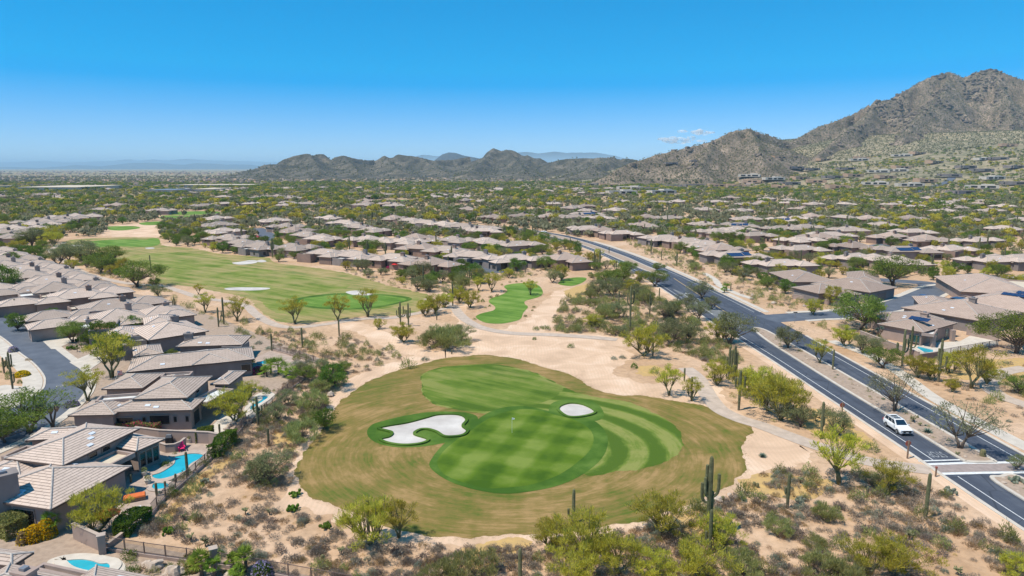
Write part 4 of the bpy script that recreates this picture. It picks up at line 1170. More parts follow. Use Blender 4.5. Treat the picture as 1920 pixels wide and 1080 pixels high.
# ------------------------------------------------------------------ hand-placed trees: base px, crown width px, kind
TREES = [
    (693, 1022, 145, 'pv'), (748, 1008, 95, 'pvt'), (1100, 1062, 165, 'pv'), (1035, 1030, 100, 'pv'), (1160, 1075, 130, 'pv'), (1243, 1004, 135, 'pv'), (1350, 1030, 110, 'pv'), (1310, 1092, 135, 'pv'), (1395, 1088, 120, 'bu'), (880, 1088, 130, 'bu'), (820, 1098, 90, 'bu'), (1080, 1105, 130, 'pv'), (1225, 1100, 110, 'pv'),
    (1573, 908, 118, 'pvt'), (1463, 787, 118, 'pv'), (1420, 752, 90, 'pv'), (1500, 800, 60, 'iw'), (1571, 816, 68, 'iw'), (1665, 925, 86, 'pv'), (1637, 915, 40, 'iw'), (1677, 772, 100, 'ol'), (1800, 842, 122, 'ol'), (1545, 1085, 120, 'bu'), (1625, 1075, 110, 'pv'), (1590, 1110, 130, 'bu'), (1680, 1082, 130, 'pv'), (1912, 1092, 90, 'pv'), (1460, 1005, 70, 'bu'), (1545, 975, 60, 'bu'), (1530, 1030, 60, 'bu'), (1905, 880, 40, 'iw'),
    (1614, 618, 118, 'mq'), (1478, 653, 64, 'iw'), (1537, 682, 50, 'pvt'), (1563, 573, 52, 'pv'), (1674, 536, 98, 'mq'), (1617, 663, 50, 'iw'), (1640, 660, 40, 'iw'), (1905, 662, 130, 'mq'), (1820, 728, 90, 'pvt'), (1722, 708, 60, 'pv'), (1745, 712, 50, 'pv'), (1780, 700, 60, 'pv'), (1850, 720, 50, 'pv'), (1912, 738, 62, 'mq'), (1525, 590, 42, 'pv'), (1585, 650, 55, 'pv'), (1655, 690, 70, 'mq'), (1785, 735, 35, 'pv'),
    (1207, 668, 88, 'pv'), (1255, 742, 62, 'pvt'), (1297, 752, 48, 'pvt'), (1257, 646, 70, 'iw'), (1290, 640, 60, 'iw'), (1368, 645, 85, 'iw'), (1350, 640, 60, 'pv'), (1440, 770, 90, 'pv'), (1345, 722, 66, 'pv'), (1400, 740, 70, 'pv'), (1135, 597, 52, 'bu'), (1106, 573, 26, 'bu'), (1122, 614, 34, 'bu'), (1152, 628, 34, 'bu'), (1165, 597, 44, 'iw'), (1290, 583, 48, 'iw'), (1310, 600, 50, 'iw'), (1245, 600, 52, 'iw'), (1262, 590, 40, 'iw'), (1140, 540, 60, 'mq'), (1165, 530, 50, 'mq'), (1195, 560, 40, 'iw'), (1228, 537, 54, 'mq'), (1120, 555, 46, 'iw'), (1150, 556, 50, 'iw'), (1335, 580, 36, 'iw'), (1315, 560, 50, 'iw'),
    (553, 607, 54, 'pvt'), (634, 601, 52, 'pvt'), (690, 594, 58, 'pvt'), (710, 617, 28, 'pv'), (797, 592, 44, 'pv'), (815, 588, 50, 'pv'), (835, 577, 40, 'pv'), (862, 568, 44, 'pv'), (882, 577, 46, 'pv'), (897, 545, 28, 'pvt'), (922, 547, 40, 'pvt'), (812, 652, 66, 'bu'), (842, 655, 84, 'bu'), (830, 645, 70, 'bu'), (865, 640, 46, 'iw'), (757, 642, 52, 'pv'), (785, 545, 40, 'iw'), (805, 548, 34, 'iw'), (830, 530, 34, 'iw'), (790, 520, 44, 'iw'), (1017, 552, 1, 'pv'),
    (995, 553, 32, 'pvt'), (1020, 553, 1, 'pv'), (1052, 526, 42, 'pv'), (1036, 530, 36, 'iw'),
    (258, 538, 88, 'mq'), (8, 548, 66, 'dk'), (188, 512, 66, 'mq'), (210, 492, 56, 'mq'), (160, 495, 62, 'iw'), (130, 490, 52, 'iw'), (110, 498, 60, 'iw'), (230, 512, 40, 'pv'), (292, 538, 30, 'mq'), (137, 642, 68, 'mq'), (100, 604, 34, 'dk'), (218, 672, 66, 'dk'), (190, 672, 30, 'mq'), (210, 708, 92, 'pvt'), (165, 752, 70, 'pvt'), (55, 812, 150, 'mq'), (10, 830, 90, 'mq'), (185, 998, 136, 'pv'), (440, 792, 92, 'pv'), (465, 750, 50, 'pv'), (385, 586, 40, 'pvt'), (445, 602, 50, 'pvt'), (372, 552, 22, 'pvt'), (297, 556, 34, 'iw'), (505, 908, 88, 'iw'), (480, 905, 50, 'iw'), (55, 560, 1, 'dk'),
    (25, 500, 36, 'dk'), (50, 482, 30, 'dk'), (72, 484, 30, 'dk'), (60, 462, 50, 'iw'), (100, 462, 40, 'pv'), (98, 455, 44, 'pv'), (75, 460, 38, 'iw'), (35, 620, 44, 'dk'), (60, 660, 1, 'dk'), (322, 672, 30, 'mq'), (250, 625, 44, 'dk'), (168, 648, 34, 'dk'), (195, 645, 60, 'dk'), (240, 662, 36, 'dk'),
    (590, 770, 70, 'bu'), (600, 735, 48, 'bu'), (608, 805, 52, 'dk'), (562, 828, 80, 'bu'), (585, 800, 60, 'bu'), (625, 728, 60, 'dk'), (575, 715, 50, 'mq'), (640, 700, 40, 'mq'), (605, 700, 40, 'iw'), (540, 760, 46, 'iw'), (520, 790, 50, 'iw'), (560, 700, 34, 'iw'),
    (45, 640, 1, 'dk'), (1715, 560, 1, 'dk'), (1640, 590, 30, 'dk'), (1480, 530, 30, 'dk'),
]
for (px, py, wpx, kd) in TREES:
    if wpx < 5: continue
    if py > 980: wpx *= 0.88
    x, y = G(px, py)
    wd = wpx * mpp(x, y, 2)
    put_tree(kd, x, y, 0, wd, {'mq': wd * 0.62, 'dk': wd * 0.85, 'pv': wd * 0.78, 'pvt': wd * 0.98, 'iw': wd * 0.74, 'ol': wd * 0.85, 'bu': wd * 0.56}[kd])

g4 = random.Random(44)
for _ in range(70):
    px, py = g4.choice([(g4.uniform(1100, 1340), g4.uniform(505, 640)), (g4.uniform(1080, 1200), g4.uniform(480, 570)), (g4.uniform(760, 900), g4.uniform(505, 560)), (g4.uniform(1230, 1500), g4.uniform(470, 570)), (g4.uniform(540, 800), g4.uniform(490, 540))])
    x, y = G(px, py)
    if on_tarmac(x, y) or any(inside(np.array([x]), np.array([y]), P)[0] for P in KEEPOUT['turf'] + KEEPOUT['bare']): continue
    wd = g4.uniform(3.0, 7.0); kd = g4.choice(['bu', 'iw', 'pv', 'mq', 'iw', 'bu'])
    put_tree(kd, x, y, 0, wd, wd * g4.uniform(.55, .8))
# ------------------------------------------------------------------ house materials
def tile_mat(name, c1, c2, line, lw=0.10):
    m, nt = nodes(name); t = NT(nt)
    uv = nt.nodes.new('ShaderNodeUVMap')
    b = nt.nodes.new('ShaderNodeTexBrick')
    b.inputs['Scale'].default_value = 1.0; b.inputs['Mortar Size'].default_value = lw * 0.5; b.inputs['Mortar Smooth'].default_value = 0.2
    b.inputs['Brick Width'].default_value = 1.1; b.inputs['Row Height'].default_value = 0.42; b.inputs['Bias'].default_value = 0.0
    b.inputs['Color1'].default_value = (*c1, 1); b.inputs['Color2'].default_value = (*c2, 1); b.inputs['Mortar'].default_value = (*line, 1)
    t.l(uv.outputs[0], b.inputs['Vector'])
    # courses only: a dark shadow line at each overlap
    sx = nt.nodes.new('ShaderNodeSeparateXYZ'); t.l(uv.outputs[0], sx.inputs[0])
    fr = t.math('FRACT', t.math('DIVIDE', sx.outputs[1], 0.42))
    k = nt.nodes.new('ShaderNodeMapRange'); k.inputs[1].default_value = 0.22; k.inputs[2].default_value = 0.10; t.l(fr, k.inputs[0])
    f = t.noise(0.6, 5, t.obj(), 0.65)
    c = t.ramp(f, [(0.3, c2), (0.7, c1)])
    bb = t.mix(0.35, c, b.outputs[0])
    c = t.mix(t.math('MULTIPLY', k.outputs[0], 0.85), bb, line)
    oi = nt.nodes.new('ShaderNodeObjectInfo')
    h = nt.nodes.new('ShaderNodeHueSaturation'); t.l(c, h.inputs['Color'])
    t.l(t.math('MULTIPLY_ADD', oi.outputs['Random'], 0.42, 0.74), h.inputs['Value'])
    t.out(h.outputs[0], 0.85, fr, 0.35, 0.05, 0.25)
    return m
M['tile'] = tile_mat('concrete_roof_tile', (0.58, 0.455, 0.375), (0.45, 0.35, 0.285), (0.125, 0.088, 0.072))
M['tile2'] = tile_mat('brown_roof_tile', (0.48, 0.36, 0.29), (0.37, 0.27, 0.215), (0.11, 0.078, 0.065))
M['cap'] = simple('ridge_cap_mortar', (0.50, 0.45, 0.40), (0.34, 0.29, 0.26), 3, 0.9)
M['fascia'] = simple('brown_fascia', (0.13, 0.095, 0.08), None, 1, 0.8)
M['stucco'] = simple('taupe_stucco', (0.40, 0.30, 0.255), (0.31, 0.235, 0.20), 0.5, 0.95, 0.1, detail=8)
M['stucco2'] = simple('brown_stucco', (0.30, 0.205, 0.165), (0.23, 0.16, 0.13), 0.5, 0.95, 0.1, detail=8)
M['stucco3'] = simple('grey_stucco', (0.26, 0.225, 0.21), (0.20, 0.17, 0.16), 0.5, 0.95, 0.1, detail=8)
M['adobe'] = simple('adobe_stucco', (0.50, 0.33, 0.22), (0.42, 0.28, 0.19), 0.3, 0.95, 0.1)
M['pale'] = simple('pale_stucco', (0.60, 0.53, 0.45), (0.50, 0.44, 0.37), 0.3, 0.95)
M['deckw'] = simple('white_roof_coating', (0.74, 0.73, 0.70), (0.55, 0.54, 0.52), 0.7, 0.8)
M['deckt'] = simple('tan_roof_coating', (0.62, 0.52, 0.40), (0.5, 0.42, 0.32), 0.7, 0.9)
M['deckb'] = simple('brown_roof_gravel', (0.36, 0.22, 0.15), (0.28, 0.17, 0.12), 0.7, 0.9)
M['glass'] = simple('dark_window_glass', (0.02, 0.024, 0.028), (0.012, 0.014, 0.016), 1, 0.12, spec=0.5)
M['teal'] = simple('teal_window_film', (0.05, 0.22, 0.21), (0.04, 0.16, 0.16), 1, 0.15, spec=0.5)
M['frame'] = simple('window_frame', (0.34, 0.27, 0.23), None, 1, 0.6)
M['door'] = simple('brown_door', (0.16, 0.10, 0.07), None, 1, 0.6)
M['garage'] = simple('garage_door_panels', (0.25, 0.175, 0.14), None, 1, 0.7)
M['solar'] = simple('solar_panel', (0.022, 0.045, 0.12), (0.015, 0.03, 0.08), 0.5, 0.25, spec=0.6)
M['metal'] = simple('grey_metal', (0.25, 0.26, 0.28), None, 2, 0.45, metallic=0.3)
M['skylight'] = simple('skylight', (0.72, 0.74, 0.76), (0.6, 0.62, 0.66), 2, 0.3)

def hip(acc, cx, cy, L, W, th, z, pitch=0.29, fas=0.20, caps=None):
    """hip roof on an L x W rectangle turned by th; eave underside at z"""
    V, F, UV, MI = acc
    if W > L: L, W, th = W, L, th + math.pi / 2
    a, b = L / 2, W / 2
    rh = b * pitch; s = math.hypot(b, rh)
    c_, s_ = math.cos(th), math.sin(th)
    def T(x, y, zz): return (cx + x * c_ - y * s_, cy + x * s_ + y * c_, zz)
    zt = z + fas
    k = len(V)
    V += [T(-a, -b, zt), T(a, -b, zt), T(a, b, zt), T(-a, b, zt), T(-(a - b), 0, zt + rh), T(a - b, 0, zt + rh), T(-a, -b, z), T(a, -b, z), T(a, b, z), T(-a, b, z)]
    def add(f, uv, m):
        F.append(tuple(k + i for i in f)); UV.extend(uv); MI.append(m)
    add((0, 1, 5, 4), [(-a, 0), (a, 0), (a - b, s), (-(a - b), s)], 0)
    add((2, 3, 4, 5), [(a, 0), (-a, 0), (-(a - b), s), (a - b, s)], 0)
    add((1, 2, 5), [(-b, 0), (b, 0), (0, s)], 0)
    add((3, 0, 4), [(-b, 0), (b, 0), (0, s)], 0)
    for f in ((6, 7, 1, 0), (7, 8, 2, 1), (8, 9, 3, 2), (9, 6, 0, 3)): add(f, [(0, 0)] * 4, 1)
    add((9, 8, 7, 6), [(0, 0)] * 4, 1)
    if caps is not None:
        for p, q in ((0, 4), (3, 4), (1, 5), (2, 5), (4, 5)):
            P, Q = Vector(V[k + p]), Vector(V[k + q])
            if (P - Q).length > 0.3:
                caps.tube([P + Vector((0, 0, .02)), Q + Vector((0, 0, .02))], 0.11, 5)
    return zt + rh

def blk(p0, p1, p2, z, kind='hip', **kw):
    """block from three eave corners read off the survey picture at height z"""
    a = np.array(G(*p0, z)); b = np.array(G(*p1, z)); c = np.array(G(*p2, z))
    u = (b - a); L = np.linalg.norm(u); u /= L
    n = np.array((-u[1], u[0])); d = float(np.dot(c - b, n))
    ce = a + u * L / 2 + n * d / 2
    return dict(x=ce[0], y=ce[1], L=L, W=abs(d), th=math.atan2(u[1], u[0]), z=z, kind=kind, **kw)

def lb(x, y, L, W, z=3.0, kind='hip', th=0.0, **kw):
    return dict(x=x, y=y, L=L, W=W, z=z, kind=kind, th=th, **kw)

def in_block(b, x, y, inset=0.0):
    c, s = math.cos(b['th']), math.sin(b['th'])
    dx, dy = x - b['x'], y - b['y']
    return abs(dx * c + dy * s) < b['L'] / 2 - inset and abs(-dx * s + dy * c) < b['W'] / 2 - inset

HOUSES = []        # footprints for the planting: x, y, radius
def house(blocks, loc=None, rot=0.0, tile='tile', wall='stucco', near=False, chims=(), wins='auto', doors=(), skylights=0, name='house', seed=0, solar=(), nwin=6):
    """loc None: blocks are in world coordinates"""
    g = random.Random(seed)
    if loc is None:
        ox = sum(b['x'] for b in blocks) / len(blocks); oy = sum(b['y'] for b in blocks) / len(blocks)
        blocks = [dict(b, x=b['x'] - ox, y=b['y'] - oy) for b in blocks]
        root = empty(name, (ox, oy, 0))
    else:
        root = empty(name, loc, rot)
    acc = ([], [], [], []); caps = MB()
    wl = MB(); decks = {}
    anyhip = False
    for i, b in enumerate(blocks):
        e = 0.003 * i
        ins = 0.55 if b['kind'] == 'hip' else 0.0
        if b['kind'] == 'hip':
            anyhip = True
            b['top'] = hip(acc, b['x'], b['y'], b['L'] + e, b['W'] + e, b['th'], b['z'] + e, b.get('pitch', 0.29), 0.2, caps)
            if not b.get('open'):
                wl.box((b['x'], b['y'], b['z'] / 2 + 0.02), (b['L'] - 2 * ins + e, b['W'] - 2 * ins + e, b['z'] + 0.04), b['th'])
        else:
            t = 0.3; zt = b['z'] + e; L, W, th = b['L'] + e, b['W'] + e, b['th']
            c, s = math.cos(th), math.sin(th)
            z0 = b.get('z0', 0.0)
            def at(x, y): return (b['x'] + x * c - y * s, b['y'] + x * s + y * c)
            for (x, y, l, w_) in ((0, -W / 2 + t / 2, L, t), (0, W / 2 - t / 2, L, t), (-L / 2 + t / 2, 0, t, W - 2 * t), (L / 2 - t / 2, 0, t, W - 2 * t)):
                wx, wy = at(x, y)
                wl.box((wx, wy, (zt + z0) / 2), (l, w_, zt - z0), th)
            b['top'] = zt - 0.4
            MB().box((b['x'], b['y'], zt - 0.45), (L - 2 * t, W - 2 * t, 0.1), th).build('flat_roof', M[b.get('deck', 'deckt')], root)
    wo_ = wl.build('wall', M[wall], root)
    if anyhip:
        V, F, UV, MI = acc
        rf = link('roof', mesh_np('roof', V, F, [M[tile], M['fascia']], uv=UV, midx=MI), root)
        caps.build('ridge_cap', M['cap'], rf)
    else: rf = None
    for k, mb in decks.items():
        mb.build('flat_roof', M[k], root)
    par = rf or root
    for (bi, x, y) in chims:
        b = blocks[bi]; c, s = math.cos(b['th']), math.sin(b['th'])
        wx, wy = b['x'] + x * c - y * s, b['y'] + x * s + y * c
        zt = b.get('top', b['z'] + 1.5)
        MB().box((wx, wy, zt - 0.9), (1.5, 1.0, 3.0), b['th']).box((wx, wy, zt + 0.65), (1.75, 1.25, 0.22), b['th']).box((wx, wy, zt + 0.86), (0.55, 0.55, 0.3), b['th'], m=1).build('chimney', [M[wall], M['metal']], par)
    if anyhip and skylights:
        hb = [b for b in blocks if b['kind'] == 'hip']
        for k in range(skylights):
            b = g.choice(hb); L, W = max(b['L'], b['W']), min(b['L'], b['W']); th = b['th'] if b['L'] >= b['W'] else b['th'] + math.pi / 2
            x = g.uniform(-(L / 2 - W / 2), L / 2 - W / 2) if L > W + 1 else 0
            y = g.choice((-1, 1)) * g.uniform(0.3, 0.8) * W / 2
            c, s = math.cos(th), math.sin(th)
            p = b.get('pitch', 0.29)
            z = b['z'] + 0.2 + (W / 2 - abs(y)) * p
            wx, wy = b['x'] + x * c - y * s, b['y'] + x * s + y * c
            o = MB().box((0, 0, 0.03), (0.75, 0.45, 0.08)).build('roof_vent', M['skylight'], rf)
            o.location = (wx, wy, z + 0.02)
            o.rotation_euler = (math.atan(p) * (-1 if y > 0 else 1), 0, th)
            o.rotation_euler = (Matrix.Rotation(th, 3, 'Z') @ Matrix.Rotation(math.atan(p) * (-1 if y > 0 else 1), 3, 'X')).to_euler()
    for (bi, x, y, nx, ny) in solar:          # panels laid on the slope
        b = blocks[bi]; th = b['th']; c, s = math.cos(th), math.sin(th)
        L, W = b['L'], b['W']; p = b.get('pitch', 0.29)
        if b['kind'] == 'flat':
            z = b['top'] + 0.35; tilt = 0.0
        else:
            z = b['z'] + 0.22 + (W / 2 - abs(y)) * p; tilt = math.atan(p) * (-1 if y > 0 else 1)
        mb = MB()
        for i in range(nx):
            for j in range(ny):
                mb.box(((i - (nx - 1) / 2) * 1.05, (j - (ny - 1) / 2) * 1.7, 0.12), (1.0, 1.65, 0.06))
        o = mb.build('solar_panel', M['solar'], rf or root)
        o.location = (b['x'] + x * c - y * s, b['y'] + x * s + y * c, z)
        o.rotation_euler = (Matrix.Rotation(th, 3, 'Z') @ Matrix.Rotation(tilt, 3, 'X')).to_euler()
    # openings
    def opening(kind, bi, side, sp, w, h, z0, mat='glass'):
        b = blocks[bi]; ins = 0.55 if b['kind'] == 'hip' else 0.0
        hl, hw = b['L'] / 2 - ins, b['W'] / 2 - ins
        e = 0.0015 * bi
        half = (hl if side in (0, 2) else hw) - 0.25
        w = min(w, 1.8 * half); sp = max(-(half - w / 2), min(half - w / 2, sp))
        if side == 0: x, y, a = sp, -(hw + e), 0
        elif side == 2: x, y, a = sp, hw + e, math.pi
        elif side == 1: x, y, a = hl + e, sp, math.pi / 2
        else: x, y, a = -(hl + e), sp, -math.pi / 2
        c, s = math.cos(b['th']), math.sin(b['th'])
        wx, wy = b['x'] + x * c - y * s, b['y'] + x * s + y * c
        ang = b['th'] + a
        ox_, oy_ = wx + math.sin(ang) * 0.7, wy - math.cos(ang) * 0.7
        if any(j != bi and in_block(q, ox_, oy_, 0.4) for j, q in enumerate(blocks)): return False
        if kind == 'window':
            if near:
                fr = MB()
                fr.box((0, -0.01, z0 + h / 2), (w + 0.24, 0.10, 0.12 + 0 * h)) if False else None
                for (fx, fz, fw, fh) in ((0, z0 - 0.04, w + 0.2, 0.12), (0, z0 + h + 0.04, w + 0.2, 0.12), (-w / 2 - 0.04, z0 + h / 2, 0.12, h), (w / 2 + 0.04, z0 + h / 2, 0.12, h)):
                    fr.box((fx, -0.03, fz), (fw, 0.12, fh))
                o = fr.build('window', M['frame'], root, (wx, wy, 0), ang)
                MB().box((0, -0.012, z0 + h / 2), (w - 0.04, 0.04, h - 0.04)).build('pane', M[mat], o)
            else:
                MB().box((0, -0.015, z0 + h / 2), (w, 0.06, h)).build('window', M[mat], root, (wx, wy, 0), ang)
        elif kind == 'garage_door':
            mb = MB()
            for q in range(4): mb.box((0, -0.03, 0.28 + q * 0.56), (w, 0.06, 0.53))
            mb.build('garage_door', M['garage'], root, (wx, wy, 0), ang)
        else:
            MB().box((0, -0.03, 1.1), (w, 0.06, 2.2)).build('door', M['door'], root, (wx, wy, 0), ang)
        return True
    for d in doors: opening(*d)
    if wins == 'auto':
        n = 0; tries = 0
        while n < nwin and tries < 60:
            tries += 1
            bi = g.randrange(len(blocks)); b = blocks[bi]
            if b['kind'] != 'hip' or b.get('open'): continue
            side = g.choice((0, 0, 1, 3, 2))
            span = (b['L'] if side in (0, 2) else b['W']) / 2 - 2.2
            if span <= 0: continue
            if opening('window', bi, side, g.uniform(-span, span), g.choice((1.2, 1.8, 2.6)), g.choice((1.3, 1.5, 2.0)), 0.7): n += 1
    elif wins:
        for w_ in wins: opening('window', *w_)
    root['_blocks'] = 0
    del root['_blocks']
    root_blocks[root.name] = blocks
    return root
root_blocks = {}

def copy_tree(o, parent=None):
    c = o.copy(); COL.objects.link(c); c.parent = parent
    for ch in o.children: copy_tree(ch, c)
    return c
def mark_house(root, look, blocks=None, group='tile-roofed houses of the neighbourhood'):
    x, y = root.location.x, root.location.y
    later(root, look, 'house', x, y, group)
    bl = root_blocks.get(root.name) or blocks
    r = root.rotation_euler.z; c, s = math.cos(r), math.sin(r)
    for b in bl:
        th = b['th'] + r; bx = x + b['x'] * c - b['y'] * s; by = y + b['x'] * s + b['y'] * c
        hl, hw = b['L'] / 2 + 0.4, b['W'] / 2 + 0.4
        cc, ss = math.cos(th), math.sin(th)
        KEEPOUT['built'].append([(bx + u * cc - v * ss, by + u * ss + v * cc) for u, v in ((-hl, -hw), (hl, -hw), (hl, hw), (-hl, hw))])
    HOUSES.append((x, y))

# ------------------------------------------------------------------ near houses, left
hA = house([
    blk((247, 877), (95, 959), (-70, 938), 2.9),
    blk((118, 876), (262, 806), (180, 788), 4.1),
    blk((192, 836), (256, 849), (303, 824), 2.9),
    blk((47, 829), (165, 822), (180, 800), 3.0),
    blk((166, 866), (205, 872), (250, 848), 3.1, 'flat', deck='deckt', z0=2.5),
    blk((2, 856), (60, 862), (82, 838), 3.2, 'flat', deck='deckt'),
    blk((-60, 900), (40, 905), (60, 860), 3.0)],
    near=True, seed=3, skylights=13, chims=(), wins=[(2, 1, -1.4, 0.8, 1.9, 0.5), (2, 1, 0.0, 0.8, 1.9, 0.5), (2, 1, 1.4, 0.8, 1.9, 0.5), (0, 1, 1.5, 2.6, 2.0, 0.3), (0, 0, -3.5, 4.0, 2.2, 0.2), (0, 0, 4.5, 3.6, 2.2, 0.2), (0, 1, -6, 1.0, 2.0, 0.3), (1, 0, -3.2, 1.2, 0.6, 3.25), (1, 0, -1.2, 1.2, 0.6, 3.25), (1, 0, 0.8, 1.2, 0.6, 3.25)])
mark_house(hA, 'sprawling tan tile-roofed house with roof vents beside the turquoise swimming pool')
# big chimney at the corner of that house
x, y = G(18, 985)
hb = MB().box((x - hA.location.x, y - hA.location.y, 2.9), (2.4, 1.7, 5.8), 0.75).box((x - hA.location.x, y - hA.location.y, 5.9), (2.6, 1.9, 0.25), 0.75).box((x - hA.location.x, y - hA.location.y, 6.1), (0.6, 0.6, 0.35), 0.75, m=1).build('chimney', [M['stucco3'], M['metal']], hA)

hB = house([
    blk((202, 775), (361, 771), (386, 749), 3.0),
    blk((127, 782), (215, 780), (238, 752), 2.9),
    blk((352, 748), (398, 708), (325, 695), 4.1),
    blk((190, 732), (268, 730), (300, 702), 3.0),
    blk((394, 723), (430, 723), (463, 698), 3.1),
    blk((282, 733), (330, 731), (350, 704), 3.05),
    blk((178, 752), (258, 746), (276, 735), 3.9, 'flat', deck='deckw'),
    blk((300, 706), (356, 703), (362, 696), 3.9, 'flat', deck='deckw'),
    blk((352, 752), (388, 755), (425, 728), 3.0, 'flat', deck='deckw', z0=2.5)],
    near=True, seed=5, skylights=5, wall='stucco', wins=[(0, 0, -5.5, 2.4, 1.2, 0.9), (0, 0, 1.0, 2.8, 1.4, 0.9), (0, 0, -1.2, 0.5, 0.9, 1.2), (0, 0, 3.2, 0.5, 0.9, 1.2), (0, 0, 8.8, 0.5, 0.9, 1.2), (0, 1, 0, 2.2, 2.1, 0.2), (2, 0, -2.5, 1.3, 0.6, 3.3), (2, 0, 0, 1.3, 0.6, 3.3), (4, 0, 0, 1.6, 1.3, 0.9), (2, 1, 0, 1.6, 1.5, 0.8)])
mark_house(hB, 'tan tile-roofed house with long grey side wall behind the bougainvillea hedge')
hC = house([
    blk((237, 700), (478, 675), (452, 655), 3.0),
    blk((360, 687), (432, 678), (425, 655), 3.05),
    blk((250, 671), (307, 664), (312, 646), 3.0),
    blk((330, 652), (455, 648), (445, 632), 3.2),
    blk((415, 650), (452, 650), (455, 640), 3.2, 'flat', deck='deckw')],
    near=True, seed=8, skylights=6, wall='stucco3', chims=[(2, -3.2, 1.0), (3, -5, 0)], wins=[(1, 0, 2.0, 2.4, 1.3, 0.8), (0, 0, -6, 1.2, 1.0, 1.0), (0, 0, 12, 1.6, 1.4, 0.8)])
mark_house(hC, 'wide tile-roofed house with low front gable hip and grey wall above the second pool')
hE = house([
    blk((-70, 1112), (120, 1152), (165, 1088), 3.0),
    blk((62, 1066), (152, 1086), (166, 1072), 3.3, 'flat', deck='deckw'),
    blk((95, 1120), (235, 1150), (275, 1082), 2.9),
    blk((-90, 1052), (22, 1066), (72, 1040), 2.9)],
    near=True, seed=9, skylights=2, chims=[(0, -1, 0)], wins=[], tile='tile')
mark_house(hE, 'tile-roofed house cut by the bottom left corner behind a kidney-shaped pool')
# the house with the dark flat entry tower
hD = house([
    blk((278, 640), (392, 622), (380, 598), 3.1), blk((195, 636), (260, 630), (272, 612), 2.9), blk((165, 620), (214, 616), (212, 596), 3.6, 'flat', deck='deckb'), blk((160, 600), (205, 596), (215, 580), 3.8, 'flat', deck='deckb'),
    blk((245, 632), (285, 628), (290, 612), 3.3, 'flat', deck='deckw'), blk((225, 640), (275, 638), (285, 622), 2.9, 'flat', deck='deckw'), blk((270, 612), (330, 606), (345, 590), 3.1)],
    near=True, seed=12, skylights=4, wall='stucco3', tile='tile', chims=[(0, 2, 2)], wins=[(2, 0, 0, 1.0, 1.6, 0.5)])
mark_house(hD, 'tile-roofed house with dark flat-roofed entry blocks facing the left street')

